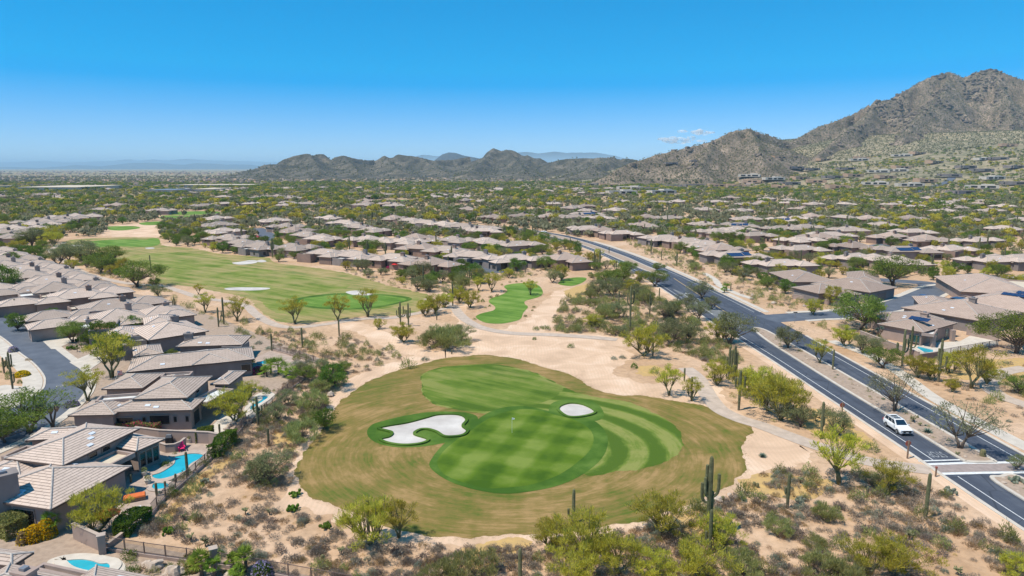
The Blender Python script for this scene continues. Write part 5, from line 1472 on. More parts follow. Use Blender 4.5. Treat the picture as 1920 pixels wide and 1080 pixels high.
# prototypes
def protos():
    P = {}
    P['long'] = [
        lambda loc, rot: house([lb(0, 0, 13, 13, 3.4, pitch=.36), lb(11, 1, 12, 11, 3.1, pitch=.34), lb(-14, 3, 11, 8, 2.9, pitch=.36), lb(-6, -5, 8, 7, 3.4, 'flat', deck='deckw'), lb(13, -4.5, 9, 7, 2.9, pitch=.38), lb(-6, 4, 10, 7, 3.0, pitch=.36), lb(2, -6, 7, 6, 2.85, pitch=.38)], loc, rot, near=True, seed=21, chims=[(0, 3, 1.5), (1, 1, 0)], skylights=4, doors=[('garage_door', 1, 3, 0, 4.8, 2.2, 0)], nwin=6),
        lambda loc, rot: house([lb(2, 0, 15, 12, 3.3, pitch=.36), lb(-13, -2, 11, 8.5, 3.0, pitch=.36), lb(-3, 5.5, 8, 6, 3.5, 'flat', deck='deckt'), lb(12, 2, 11, 10, 3.0, pitch=.36), lb(-5, -4, 9, 7, 2.8, pitch=.38), lb(8, -5, 8, 6, 2.9, pitch=.38)], loc, rot, near=True, seed=22, chims=[(0, 3, -1.5)], skylights=4, doors=[('garage_door', 1, 3, 0, 4.8, 2.2, 0)], nwin=6, wall='stucco2')]
    P['mid'] = [
        lambda loc, rot: house([lb(0, 0, 13, 10, 3.3, pitch=.38), lb(-7, -4, 8.5, 8, 2.9, pitch=.38), lb(6, -4, 8, 7, 3.0, pitch=.38), lb(5.5, 5, 9, 7.5, 3.1, pitch=.38), lb(-5, 5, 8, 7, 2.85, pitch=.38), lb(0, -5.2, 5, 3, 2.9, 'flat', deck='deckt')], loc, rot, seed=31, chims=[(0, 2, 1)], doors=[('garage_door', 1, 0, 0, 4.8, 2.2, 0)], nwin=8, skylights=3),
        lambda loc, rot: house([lb(0, 0, 15, 9, 3.2, pitch=.38), lb(6, -5, 7, 8, 2.9, pitch=.38), lb(-6, -4, 7, 6, 3.5, 'flat', deck='deckt'), lb(-6, 4.5, 8, 8, 3.1, pitch=.38), lb(5, 4.5, 8, 7, 2.9, pitch=.38)], loc, rot, seed=32, chims=[(0, -4, 1)], doors=[('garage_door', 1, 0, 0, 4.6, 2.2, 0)], nwin=8, skylights=3, wall='stucco2'),
        lambda loc, rot: house([lb(0, 0, 11, 12, 3.4, pitch=.4), lb(7, -3, 8, 7, 2.9, pitch=.38), lb(-7, -2, 8, 9, 2.9, pitch=.38), lb(2, -7, 6, 5, 2.8, pitch=.38), lb(6, 5, 7, 6, 3.0, pitch=.38)], loc, rot, seed=33, chims=[(0, 0, 2)], doors=[('garage_door', 1, 0, 0, 4.8, 2.2, 0)], nwin=8, skylights=3, tile='tile2', wall='stucco2'),
        lambda loc, rot: house([lb(0, 0, 16, 10, 3.1, pitch=.36), lb(-7, 4, 8, 8, 3.3, pitch=.36), lb(7, -5, 8, 7, 2.9, pitch=.38), lb(-2, -6.5, 6, 4, 2.9, 'flat', deck='deckw'), lb(-8, -4, 7, 6, 2.85, pitch=.38)], loc, rot, seed=34, chims=[(0, 5, 0)], nwin=8, skylights=3, wall='stucco3')]
    P['solar'] = [lambda loc, rot: house([lb(0, 0, 17, 12, 3.1), lb(8, -5, 9, 8, 2.9, pitch=.36), lb(-7, 4, 9, 8, 3.2, pitch=.36)], loc, rot, seed=41, chims=[(0, 4, 1)], solar=[(0, -1, -3.6, 6, 2), (0, 4, -3.0, 3, 2)], nwin=6, wall='stucco3')]
    P['flat'] = [
        lambda loc, rot: house([lb(0, 0, 24, 11, 3.6, 'flat', deck='deckt'), lb(-7, 3, 9, 9, 4.6, 'flat', deck='deckt')], loc, rot, seed=51, wall='adobe', wins=[(0, 0, -3, 4, 1.8, 0.8), (0, 0, 4, 5, 1.8, 0.8), (1, 0, 0, 3, 1.6, 1.4)]),
        lambda loc, rot: house([lb(0, 0, 30, 10, 3.5, 'flat', deck='deckw'), lb(6, 2, 10, 9, 4.6, 'flat', deck='deckt')], loc, rot, seed=52, wall='pale', wins=[(0, 0, -8, 6, 2.0, 0.7), (0, 0, 8, 8, 2.0, 0.7), (0, 0, 0, 4, 2.0, 0.7)]),
        lambda loc, rot: house([lb(0, 0, 26, 11, 3.6, 'flat', deck='deckt'), lb(-6, -3, 8, 8, 3.0, 'flat', deck='deckt')], loc, rot, seed=53, wall='stucco3', wins=[(0, 0, 5, 8, 2.0, 0.7), (0, 0, -10, 3, 1.6, 0.9)])]
    return P
PB = protos(); PFIRST = {}
PLOOK = {'long': ('deep taupe patio home', 'deep brown patio home'), 'mid': ('taupe hip-roofed house', 'brown-walled hip-roofed house', 'brown-tiled winged house', 'grey-walled hip-roofed house'), 'solar': ('house with blue solar panels',), 'flat': ('adobe-coloured flat-roofed house', 'pale flat-roofed house', 'grey flat-roofed house')}
def put_house(kind, x, y, z=0.0, rot=0.0, v=None, sc=1.0):
    v = (rnd.randrange(len(PB[kind])) if v is None else v) % len(PB[kind])
    key = (kind, v)
    if key not in PFIRST:
        o = PB[kind][v]((x, y, z), rot)
        PFIRST[key] = (o, root_blocks[o.name])
    else:
        o = copy_tree(PFIRST[key][0]); o.location = (x, y, z); o.rotation_euler = (0, 0, rot)
    o.scale = (sc, sc, sc)
    mark_house(o, PLOOK[kind][v], PFIRST[key][1], 'flat-roofed desert houses' if kind == 'flat' else 'tile-roofed houses of the neighbourhood')
    return o
# left row along the street: golf-side roof corners
tips = [(322, 583), (288, 566), (250, 555), (222, 546), (190, 534), (162, 522), (134, 511), (108, 502), (84, 494), (60, 485), (36, 477), (14, 469)]
ang = R(42)
pos_row = [G(px, py, 3) for px, py in tips]
last = None
for i, (x, y) in enumerate(pos_row):
    cx, cy = x - math.cos(ang) * 12, y - math.sin(ang) * 12
    if last and math.hypot(cx - last[0], cy - last[1]) < 13.5: continue
    last = (cx, cy)
    put_house('long', cx, cy, 0, ang + R(rnd.uniform(-3, 3)), i, 0.9)
for i, (px, py) in enumerate([(168, 406), (140, 410), (112, 416), (85, 422), (60, 429), (34, 437), (8, 446)]):
    x, y = G(px, py, 3)
    put_house('long', x - 8, y - 4, 0, R(30), i)
# houses read off the picture: roof centre px, angle
H = [(405, 409), (410, 421), (418, 433), (430, 446), (455, 455), (490, 461), (520, 458), (548, 464), (580, 468), (612, 474), (640, 477), (668, 478), (712, 480), (742, 483), (768, 487), (808, 493),
     (515, 413), (538, 424), (552, 432), (575, 440), (600, 447), (635, 448), (620, 408), (648, 417), (672, 424), (697, 431), (725, 432), (738, 409), (770, 413), (800, 417), (832, 420), (868, 424), (900, 428), (690, 448), (715, 452), (755, 452), (780, 446), (815, 446), (850, 450), (882, 452), (790, 464), (840, 462), (840, 468),
     (912, 452), (940, 455), (970, 458), (890, 478), (925, 474), (962, 484), (1008, 484), (1058, 484), (908, 432), (925, 407), (982, 404), (1030, 405), (1075, 406), (1125, 408), (1102, 428), (1130, 432), (1165, 437), (1205, 422), (1212, 407), (1255, 408), (1245, 446), (1290, 452), (1320, 458), (1350, 466), (1185, 440), (1392, 470),
     (1478, 379), (1525, 382), (1585, 382), (1630, 379), (1673, 383), (1725, 387), (1772, 386), (1880, 386), (1490, 409), (1520, 405), (1582, 407), (1627, 409), (1658, 421), (1705, 409), (1805, 411), (1885, 428), (1918, 412), (1465, 428), (1508, 425), (1557, 440), (1590, 430), (1670, 443), (1735, 448), (1712, 434), (1500, 449), (1538, 444), (1455, 448), (1415, 440), (1380, 430), (1340, 434), (1320, 420), (1400, 410),
     (1600, 462), (1780, 466), (1862, 487), (1910, 484), (1600, 482), (1680, 488), (1462, 494), (1500, 466), (1560, 466), (1830, 450), (1640, 440)]
SOLAR = [(1692, 468), (1375, 478), (1100, 401), (1385, 422), (1465, 412)]
def px_house(px, py, kind, ang, v=None):
    x, y, z = (*G(px, py, 3.5), 0.0)
    if y > 700 or float(bajada(x, y)) > 1:
        x, y, z = GH(px, py + 2)
    for hx, hy in HOUSES:
        if math.hypot(hx - x, hy - y) < 14: return None
    return put_house(kind, x, y, z, ang, v)
for i, (px, py) in enumerate(SOLAR): px_house(px, py, 'solar', R(rnd.uniform(-30, 30)))
for i, (px, py) in enumerate(H):
    a = R(-32 if px < 900 else 20) + R(rnd.choice((0, 90, 180, 0)) + rnd.uniform(-12, 12))
    px_house(px, py, 'mid', a)

# near right houses
hR = house([
    blk((1645, 609), (1731, 625), (1817, 611), 3.0), blk((1662, 603), (1770, 600), (1760, 586), 3.0),
    blk((1728, 624), (1752, 627), (1786, 617), 3.1, 'flat', deck='deckw', z0=2.5)],
    near=True, seed=61, skylights=4, tile='tile2', wall='stucco', chims=[(0, 0, 3)], wins=[(0, 0, 3.0, 2.2, 1.5, 0.6, 'teal'), (0, 1, 4.5, 1.3, 1.7, 0.4, 'teal'), (0, 1, -0.8, 1.3, 1.9, 0.4, 'teal'), (0, 1, -4, 3.2, 2.2, 0.1), (0, 0, 8.0, 2.2, 2.1, 0.1)], solar=[(0, 1.5, -2.6, 4, 1)])
mark_house(hR, 'brown tile-roofed house with corner patio porch behind the walled pool')
# porch columns
for (px, py) in ((1748, 651), (1785, 640), (1730, 645)):
    x, y = G(px, py)
    MB().box((x - hR.location.x, y - hR.location.y, 1.3), (0.8, 0.8, 2.6)).build('column', M['stucco'], hR)
hR2 = house([blk((1689, 578), (1846, 605), (1890, 585), 3.0), blk((1725, 575), (1800, 580), (1790, 562), 3.05), blk((1850, 592), (1876, 596), (1892, 590), 3.0, 'flat', deck='deckw', z0=2.6)],
            near=True, seed=62, skylights=5, tile='tile2', wall='stucco3', chims=[(0, 2, 1.5)], wins=[(0, 1, 0, 2.4, 1.6, 0.5)])
mark_house(hR2, 'long brown tile-roofed house directly behind the porch house')
hR3 = house([blk((1780, 566), (1950, 592), (1985, 565), 3.1), blk((1800, 548), (1960, 556), (1990, 530), 3.0), blk((1760, 562), (1845, 576), (1862, 562), 3.6, 'flat', deck='deckt'), blk((1873, 540), (1960, 545), (1965, 528), 4.2, 'flat', deck='deckt')],
            near=True, seed=63, skylights=3, tile='tile2', wall='stucco', chims=[(0, 6, 1)], solar=[(0, 3, -4.0, 9, 1), (0, 4, -2.2, 6, 1), (2, -1, 0.5, 9, 2)], wins=[])
mark_house(hR3, 'brown tile-roofed house carrying dark solar panels at the right edge')
hR4 = house([blk((1484, 540), (1535, 552), (1600, 548), 3.0), blk((1520, 533), (1632, 550), (1665, 538), 3.0), blk((1590, 530), (1655, 534), (1650, 515), 3.1), blk((1486, 530), (1570, 530), (1580, 512), 3.1), blk((1534, 550), (1575, 558), (1600, 550), 2.8)],
            near=True, seed=64, skylights=5, tile='tile2', wall='stucco3', doors=[('garage_door', 1, 1, 0, 4.6, 2.2, 0)], wins=[(1, 0, 2, 1.4, 1.2, 0.9)])
mark_house(hR4, 'rambling brown tile-roofed house at the bend of the side street')
# ------------------------------------------------------------------ more distant houses, scattered through the valley
def ok_house(x, y, gap):
    for hx, hy in HOUSES:
        if abs(hx - x) < gap and abs(hy - y) < gap and math.hypot(hx - x, hy - y) < gap: return False
    return True
def clear_of(keys, x, y):
    for k in keys:
        for P in KEEPOUT[k]:
            if inside(np.array([x]), np.array([y]), P)[0]: return False
    return True
g5 = random.Random(55)
count = 0; tries = 0
while count < 120 and tries < 6000:        # tile roofs beyond the first rows
    tries += 1
    y = g5.uniform(560, 1250) ; x = g5.uniform(-0.80, 0.72) * y
    px, py = to_px(x, y)
    if not (-30 < px < 1950): continue
    if px > 1150 and y > 820: continue
    if 440 < px < 1000 and 520 < y < 640 and vnoise(x / 60, y / 60, 5) < 0.4: continue
    if vnoise(np.array(x / 110), np.array(y / 90), 71) < 0.44: continue
    if not ok_house(x, y, 25) or not clear_of(('road', 'turf'), x, y): continue
    put_house('mid', x, y, float(hgt(x, y)), R(g5.choice((10, 100, 190, 55))))
    count += 1
# flat-roofed houses on the rising ground under the mountain
FL = [(1105, 347), (1140, 349), (1180, 354), (1215, 356), (1165, 363), (1015, 358), (1300, 349), (1345, 349), (1465, 352), (1490, 315), (1520, 318), (1500, 320), (1585, 317), (1560, 333), (1610, 300), (1545, 300), (1462, 296), (1645, 322), (1680, 320), (1690, 315), (1752, 305), (1720, 288), (1845, 299), (1890, 273), (1810, 314), (1840, 320), (1900, 314), (1615, 297), (1530, 341), (1640, 345), (1705, 348), (1800, 363), (1840, 352), (1735, 340), (1870, 298), (1450, 336), (1570, 352), (1380, 350), (1410, 341), (1405, 330), (1260, 350), (1085, 360), (1240, 362), (1600, 330), (1690, 292), (1500, 335), (1860, 335), (1780, 330), (1900, 345), (1660, 333), (1480, 345)]
for i, (px, py) in enumerate(FL):
    x, y, z = GH(px, py + 2)
    if ok_house(x, y, 22):
        o = put_house('flat', x, y, z + 0.8, R(g5.uniform(-25, 25)), None, 1.45)
        KEEPOUT['built'].append([(x - 30, y - 45), (x + 30, y - 45), (x + 24, y + 12), (x - 24, y + 12)])
# hillside houses on the big slopes
for (px, py) in ((1305, 304), (1258, 308), (1690, 219), (1655, 186)):
    x, y, z = GH(px, py)
    put_house('flat', x, y, z + 0.5, R(10), 2, 1.1)
# big pale halls far left
def hall(px0, px1, py, dpt, h, mat):
    x0, y0 = G(px0, py); x1, y1 = G(px1, py)
    o = empty('warehouse', ((x0 + x1) / 2, y0, 0))
    MB().box((0, 0, h / 2), (x1 - x0, dpt, h)).build('wall', M['pale'], o)
    MB().box((0, 0, h + 0.2), (x1 - x0 + 2, dpt + 2, 0.4)).build('roof', M[mat], o)
    later(o, 'long low hall with a pale roof', 'warehouse', (x0 + x1) / 2, y0, 'long low halls on the plain')
hall(85, 190, 357.0, 130, 7, 'deckt'); hall(380, 415, 361, 60, 6, 'deckt'); hall(295, 345, 363, 60, 6, 'metal'); hall(345, 480, 352, 60, 6, 'deckt'); hall(0, 12, 355, 60, 6, 'deckt')
# the far-off town: too many to tell apart
n = 3000
yy = np.exp(rng.uniform(math.log(1300), math.log(9000), n)); xx = rng.uniform(-0.85, 0.42, n) * yy
keep = (vnoise(xx / 420, yy / 520, 77) > 0.42) & (mid_h(xx, yy) < 2) & (knoll_h(xx, yy) < 1) & (big_h(xx, yy) < 1) & (bajada(xx, yy) < 20)
xx, yy = xx[keep], yy[keep]
V = []; F = []; MI = []
mb = MB()
for x, y in zip(xx, yy):
    s = g5.uniform(6, 13) * (1 + y / 9000)
    mb.box((x, y, 2.2 + float(bajada(x, y))), (s * g5.uniform(1, 1.6), s, 4.4), g5.uniform(0, 3), m=g5.randrange(3), taper=0.8)
o = mb.build('distant_town', [M['stucco'], M['tile'], M['adobe']]); o['kind'] = 'stuff'; o['category'] = 'houses'; o['label'] = 'far-off town of tiny pale houses spread over the valley floor'

# ------------------------------------------------------------------ trees beyond the hand-placed ones
def grid_points(x0f, x1f, y0, y1, cell, jit=0.5):
    ys = np.arange(y0, y1, cell); X = []; Y = []
    for y in ys:
        xs = np.arange(x0f * y, x1f * y, cell)
        X.append(xs + rng.uniform(-jit, jit, len(xs)) * cell); Y.append(y + rng.uniform(-jit, jit, len(xs)) * cell)
    return np.concatenate(X), np.concatenate(Y)
def blocked(X, Y, keys, pad=0):
    b = np.zeros(X.shape, bool)
    for k in keys:
        for P in KEEPOUT[k]: b |= inside(X, Y, P)
    return b
def px_of(X, Y):
    zc = Y * math.cos(PITCH) + CAM_H * math.sin(PITCH); yc = Y * math.sin(PITCH) - CAM_H * math.cos(PITCH)
    return 960 + 1280 * X / zc, 540 - 1280 * yc / zc
# woodland zones in the middle ground
W1 = [[(1000, 400), (1200, 450), (1330, 500), (1470, 560), (1660, 520), (1920, 620), (1990, 560), (1960, 380), (1000, 380)],
      [(380, 476), (640, 505), (800, 545), (860, 530), (1000, 520), (1100, 515), (1180, 510), (1100, 470), (960, 435), (400, 430)],
      [(300, 455), (390, 472), (400, 405), (290, 400)], [(0, 470), (90, 500), (150, 520), (235, 525), (215, 480), (100, 470), (110, 440), (180, 430), (180, 400), (0, 430)]]
X, Y = grid_points(-0.86, 0.80, 205, 1750, 7.6)
PX, PY = px_of(X, Y)
inview = (PX > -40) & (PX < 1960)
X, Y, PX, PY = X[inview], Y[inview], PX[inview], PY[inview]
near_mask = np.zeros(X.shape, bool)
for Z in W1: near_mask |= inside(PX, PY, Z)
dens = 0.27 + 1.6 * (fbm(X / 55, Y / 55, 3, 88) - 0.45)
prob = np.where(Y > 470, dens, np.where(near_mask, 0.78 + 0.8 * (fbm(X / 30, Y / 30, 2, 91) - 0.4), 0.0))
zb = bajada(X, Y); lim = 22 + np.clip(X / Y - 0.45, 0, 1) * 160
prob = prob * np.clip(1.25 - (zb - lim) / 25, 0.0, 1.0)
strip_sand = inside(PX, PY, [(185, 445), (215, 420), (305, 418), (298, 448)])
prob = np.where(strip_sand, 0.03, prob)
prob = np.where((X > 350) & (Y > 1050), prob * 1.15, prob)
sel = (rng.random(len(X)) < prob) & (PX > -30) & (PX < 1950)
X, Y = X[sel], Y[sel]
b = blocked(X, Y, ('road', 'turf', 'built', 'bare')) | (big_h(X, Y) > bajada(X, Y) + 3)
X, Y = X[~b], Y[~b]
Z = bajada(X, Y)
order = np.argsort(np.hypot(X, Y))
X, Y, Z = X[order], Y[order], Z[order]
kinds = []
nz = fbm(X / 120, Y / 120, 2, 99)
for i in range(len(X)):
    u = rng.random()
    if nz[i] > 0.5: k = 'mq' if u < 0.42 else 'pv' if u < 0.66 else 'iw' if u < 0.82 else 'dk'
    else: k = 'pv' if u < 0.38 else 'iw' if u < 0.68 else 'mq' if u < 0.84 else 'dk'
    kinds.append(k)
kinds = np.array(kinds)
used = {k: sum(1 for t_ in TREES if t_[2] == k and t_[3 - 1]) for k in ('pv', 'mq', 'iw', 'dk')}
used['pv'] += sum(1 for t_ in TREES if t_[2 + 0] == 'pvt' or t_[3 - 1] == 'pvt')
def n_of(cat): return sum(1 for t_ in THINGS if t_[2] == cat)
STUFFN = {'pv': 'distant_palo_verdes', 'mq': 'distant_mesquites', 'iw': 'distant_ironwoods', 'dk': 'distant_evergreens'}
def light_crown(seed, R_, H_, n, ln, wd):
    """open dome of leaf clumps for trees a few pixels wide"""
    g = np.random.default_rng(seed)
    v = ball(n, g); v[:, 2] = np.where(v[:, 2] < -0.3, -v[:, 2], v[:, 2])
    az = np.arctan2(v[:, 1], v[:, 0]); e = 1 + 0.2 * np.sin(2 * az + seed) + 0.15 * np.sin(3 * az + 2 * seed)
    P = v * e[:, None] * (0.65 + 0.35 * g.random((n, 1))) * np.array([R_, R_, H_ * 0.38]) + np.array([0, 0, H_ * 0.6])
    nrm = v + g.normal(size=(n, 3)) * 0.35
    nrm /= np.linalg.norm(nrm, axis=1, keepdims=True)
    t_ = np.cross(nrm, g.normal(size=(n, 3))); t_ /= np.linalg.norm(t_, axis=1, keepdims=True)
    s_ = np.cross(nrm, t_)
    L = ln * g.uniform(0.6, 1.4, (n, 1)); W = wd * g.uniform(0.6, 1.4, (n, 1))
    V = np.stack([P - t_ * L, P + s_ * W, P + t_ * L, P - s_ * W], 1).reshape(-1, 3)
    return dict(V=V, F=np.arange(4 * n).reshape(-1, 4))
DIM = {'pv': (2.7, 4.4), 'mq': (3.7, 5.2), 'iw': (2.9, 4.6), 'dk': (3.0, 5.2)}
for k in ('pv', 'mq', 'iw', 'dk'):
    idx = np.where(kinds == k)[0]
    cat = KINDNAME[k][1]
    room = 298 - n_of(cat)
    ind, rest = idx[:room], idx[room:]
    for i in ind:
        r_, h_ = DIM[k]; s = rng.uniform(0.62, 1.12)
        put_tree(k, X[i], Y[i], Z[i], 2 * r_ * s, h_ * s)
    rr = np.hypot(X[rest], Y[rest])
    s = rng.uniform(0.5, 1.45, len(rest))
    for lo, hi, nn, ln_, wd_ in ((0, 620, 210, 0.42, 0.22), (620, 1e9, 70, 0.75, 0.42)):
        pass
    r_, h_ = DIM[k]
    pr1 = [light_crown(200 + q, r_, h_, 260, 0.40, 0.20) for q in range(3)]
    pr2 = [light_crown(210 + q, r_, h_, 75, 0.80, 0.42) for q in range(3)]
    nearm = rr < 560
    Vs = []; Fs = []; off_ = 0
    for pr, msk in ((pr1, nearm), (pr2, ~nearm)):
        for i_, s_i in zip(rest[msk], s[msk]):
            p = pr[rng.integers(0, 3)]; V = p['V']; a = rng.uniform(0, 6.28); c, sn = math.cos(a), math.sin(a)
            Wv = np.empty_like(V); Wv[:, 0] = (V[:, 0] * c - V[:, 1] * sn) * s_i + X[i_]; Wv[:, 1] = (V[:, 0] * sn + V[:, 1] * c) * s_i + Y[i_]; Wv[:, 2] = V[:, 2] * s_i + Z[i_]
            Vs.append(Wv); Fs.append(p['F'] + off_); off_ += len(V)
    if Vs:
        o = link(STUFFN[k], mesh_np(STUFFN[k], np.concatenate(Vs), np.concatenate(Fs), M[TP[k][0]['leaf']]))
        o['kind'] = 'stuff'; o['category'] = 'trees'; o['label'] = {'pv': 'yellow-green palo verdes in the distance among the far houses', 'mq': 'green mesquites in the distance among the far houses', 'iw': 'grey-green ironwoods in the distance among the far houses', 'dk': 'dark evergreens in the distance among the far houses'}[k]
# low brush on the plain and the slopes, out to the foothills
n = 26000
yy = np.exp(rng.uniform(math.log(380), math.log(3200), n)); xx = rng.uniform(-0.86, 0.86, n) * yy
y2 = rng.uniform(1250, 2700, 60000); x2 = rng.uniform(150, 2300, 60000)
k2 = big_h(x2, y2) > 8
yy = np.concatenate([yy, y2[k2]]); xx = np.concatenate([xx, x2[k2]]); n = len(xx)
px_, py_ = px_of(xx, yy)
ok = (px_ > -40) & (px_ < 2100) & ~blocked(xx, yy, ('road', 'turf', 'built'))
ok &= ~inside(px_, py_, [(185, 445), (215, 420), (305, 418), (298, 448)])
xx, yy = xx[ok], yy[ok]
zz = hgt(xx, yy)
n = len(xx); Q = 12
bd = [light_crown(300 + q, 1.0, 1.5, Q, 0.75, 0.5) for q in range(6)]
pick = rng.integers(0, 6, n); s = rng.uniform(0.8, 2.2, n) * (1 + yy / 4000) * np.where(big_h(xx, yy) > 12, 0.55, 1.0)
BV = np.stack([b_['V'] for b_ in bd])[pick]
BV = BV * s[:, None, None] + np.stack([xx, yy, zz], -1)[:, None, :]
o = link('desert_brush', mesh_np('desert_brush', BV.reshape(-1, 3), np.arange(n * Q * 4).reshape(-1, 4), M['lf_ol'])); o['kind'] = 'stuff'; o['category'] = 'brush'; o['label'] = 'low olive desert brush covering the plain and the mountain foot'

# saguaros standing far out on the plain
cnt = 0
while cnt < 130:
    y = math.exp(g5.uniform(math.log(260), math.log(900))); x = g5.uniform(-0.8, 0.8) * y
    px, py = to_px(x, y)
    if not (0 < px < 1920) or not clear_of(('road', 'turf', 'built'), x, y): continue
    if px < 400 and y < 420: continue
    saguaro(px, py, to_px(x, y, g5.uniform(4, 9))[1], [(3.0, .4, .8, .75), (0.1, .45, .8, .8)][:g5.choice((0, 0, 1, 2))], r=0.32) if float(bajada(x, y)) < 0.5 else None
    cnt += 1

# ------------------------------------------------------------------ undergrowth of the near desert
ZN = [  # px polygon, shrubs per m2, kind mix
    ([(255, 1000), (330, 920), (400, 870), (450, 810), (520, 740), (560, 690), (600, 700), (650, 700), (640, 740), (600, 790), (560, 860), (545, 900), (570, 960), (640, 990), (700, 1020), (900, 1030), (1060, 1015), (1200, 990), (1330, 950), (1400, 915), (1440, 885), (1540, 880), (1640, 890), (1720, 905), (1800, 940), (1900, 1010), (1960, 1100), (600, 1110), (480, 1060), (400, 1035)], 3.0, (0.56, 0.22, 0.10, 0.03, 0.09)),
    ([(480, 625), (560, 620), (640, 625), (700, 650), (800, 670), (790, 680), (700, 700), (640, 705), (560, 690), (540, 660)], 0.75, (0.45, 0.25, 0.08, 0.25, 0.02)),
    ([(1045, 560), (1100, 540), (1120, 500), (1200, 530), (1270, 580), (1330, 620), (1400, 680), (1360, 690), (1250, 655), (1180, 640), (1060, 630), (1000, 620)], 1.3, (0.52, 0.16, 0.12, 0.24, 0.02)),
    ([(1340, 700), (1430, 690), (1500, 730), (1600, 790), (1640, 850), (1560, 830), (1440, 790), (1380, 760)], 0.30, (0.25, 0.25, 0.05, 0.20, 0.25)),
    ([(1440, 560), (1560, 570), (1640, 600), (1700, 660), (1900, 680), (1960, 690), (1960, 820), (1880, 790), (1800, 750), (1700, 700), (1600, 640), (1500, 600)], 0.36, (0.30, 0.25, 0.10, 0.22, 0.13)),
    ([(1230, 490), (1330, 530), (1430, 580), (1520, 575), (1480, 540), (1400, 520), (1300, 480), (1150, 440)], 0.34, (0.3, 0.22, 0.10, 0.36, 0.02)),
    ([(640, 510), (760, 545), (860, 540), (980, 520), (1100, 505), (1040, 490), (880, 500), (700, 490)], 0.28, (0.3, 0.2, 0.1, 0.38, 0.02)),
    ([(300, 520), (340, 570), (460, 600), (480, 640), (400, 600), (300, 560), (240, 530), (120, 500), (100, 470), (220, 510)], 0.2, (0.3, 0.2, 0.1, 0.38, 0.02)),
    ([(1600, 700), (1700, 760), (1720, 740), (1640, 700)], 0.08, (0.3, 0.3, 0.1, 0.2, 0.1)),
]
SHR = {k: [] for k in SP}
KM = ['bursage', 'dry', 'sage', 'creosote', 'straw']
for poly, den, mix in ZN:
    W_ = np.array([G(*p) for p in poly])
    x0, y0 = W_.min(0); x1, y1 = W_.max(0)
    n = int((x1 - x0) * (y1 - y0) * den)
    xs = rng.uniform(x0, x1, n); ys = rng.uniform(y0, y1, n)
    clump = fbm(xs / 5.0, ys / 5.0, 2, 63)
    ok = inside(xs, ys, W_) & ~blocked(xs, ys, ('road', 'turf', 'built', 'bare')) & (clump > rng.uniform(0.10, 0.55, n))
    for x, y in zip(xs[ok], ys[ok]):
        k = KM[int(rng.choice(5, p=np.array(mix) / sum(mix)))]
        d = {'bursage': rng.uniform(0.6, 1.55), 'dry': rng.uniform(0.5, 1.4), 'sage': rng.uniform(0.5, 1.5), 'creosote': rng.uniform(0.9, 2.5), 'straw': rng.uniform(0.3, 0.8)}[k]
        SHR[k].append((x, y, d))
# plants in the medians
for md in MEDIANS[:2]:
    W_ = np.array(md); x0, y0 = W_.min(0); x1, y1 = W_.max(0)
    for _ in range(int((y1 - y0) * 1.3)):
        x, y = rng.uniform(x0, x1), rng.uniform(y0, y1)
        if inside(np.array([x]), np.array([y]), md)[0]:
            SHR[KM[rng.integers(0, 4)]].append((x, y, rng.uniform(0.35, 0.8)))
for k, L in SHR.items():
    if not L: continue
    a = np.array(L); o_ = np.argsort(np.hypot(a[:, 0], a[:, 1]) / a[:, 2]); a = a[o_]
    room = 270 - n_of(SINFO[k][1])
    for x, y, d in a[:room]:
        put_shrub(k, x, y, 0, d)
    r_ = a[room:]
    if len(r_):
        nm = {'bursage': 'grey_undergrowth', 'dry': 'dry_undergrowth', 'sage': 'silvery_undergrowth', 'creosote': 'olive_undergrowth', 'straw': 'dry_grass'}[k]
        merge_stuff(nm, SP[k], r_[:, 0], r_[:, 1], r_[:, 0] * 0, r_[:, 2], r_[:, 2] * 0.9, M[SP[k][0]['leaf']], 0.6,
                    {'bursage': 'grey twiggy undergrowth on the desert sand', 'dry': 'tan dry undergrowth on the desert sand', 'sage': 'silvery undergrowth on the desert sand', 'creosote': 'olive undergrowth on the desert sand', 'straw': 'straw-coloured dry grass on the sand'}[k])
# fine litter of tiny plants and stones over the whole near desert
n = 9000
ys = rng.uniform(52, 240, n); xs = rng.uniform(-0.8, 0.8, n) * ys
px_, py_ = px_of(xs, ys)
ok = ~blocked(xs, ys, ('road', 'turf', 'built')) & (px_ > 380) & (rng.random(n) < 0.9) & ~(blocked(xs, ys, ('bare',)) & (rng.random(n) < 0.93))
xs, ys = xs[ok], ys[ok]
merge_stuff('desert_litter', SP['dry'], xs, ys, xs * 0, rng.uniform(0.15, 0.42, len(xs)), rng.uniform(0.1, 0.3, len(xs)), M['lf_bs'], 0.12, 'tiny dry plants scattered over the desert sand')

# rock outcrops on the big mountain
RK = MB(); n_rk = 0
while n_rk < 2600:
    x = g5.uniform(200, 2200); y = g5.uniform(1300, 2600)
    h = float(big_h(np.array([x]), np.array([y]))[0])
    if h < 30 or g5.random() > (0.15 + (h / 330) ** 2): continue
    if fbm(np.array([x / 70]), np.array([y / 70]), 2, 12)[0] < 0.40: continue
    q = g5.uniform(2.5, 8)
    RK.blob((x, y, h), (q * g5.uniform(.6, 1.4), q, q * g5.uniform(.4, .9)), g5.randrange(9999), .6, 6, 4)
    n_rk += 1
o = RK.build('mountain_rocks', M['outcrop']); o['kind'] = 'stuff'; o['category'] = 'rocks'; o['label'] = 'dark rock outcrops scattered over the right-hand mountain'

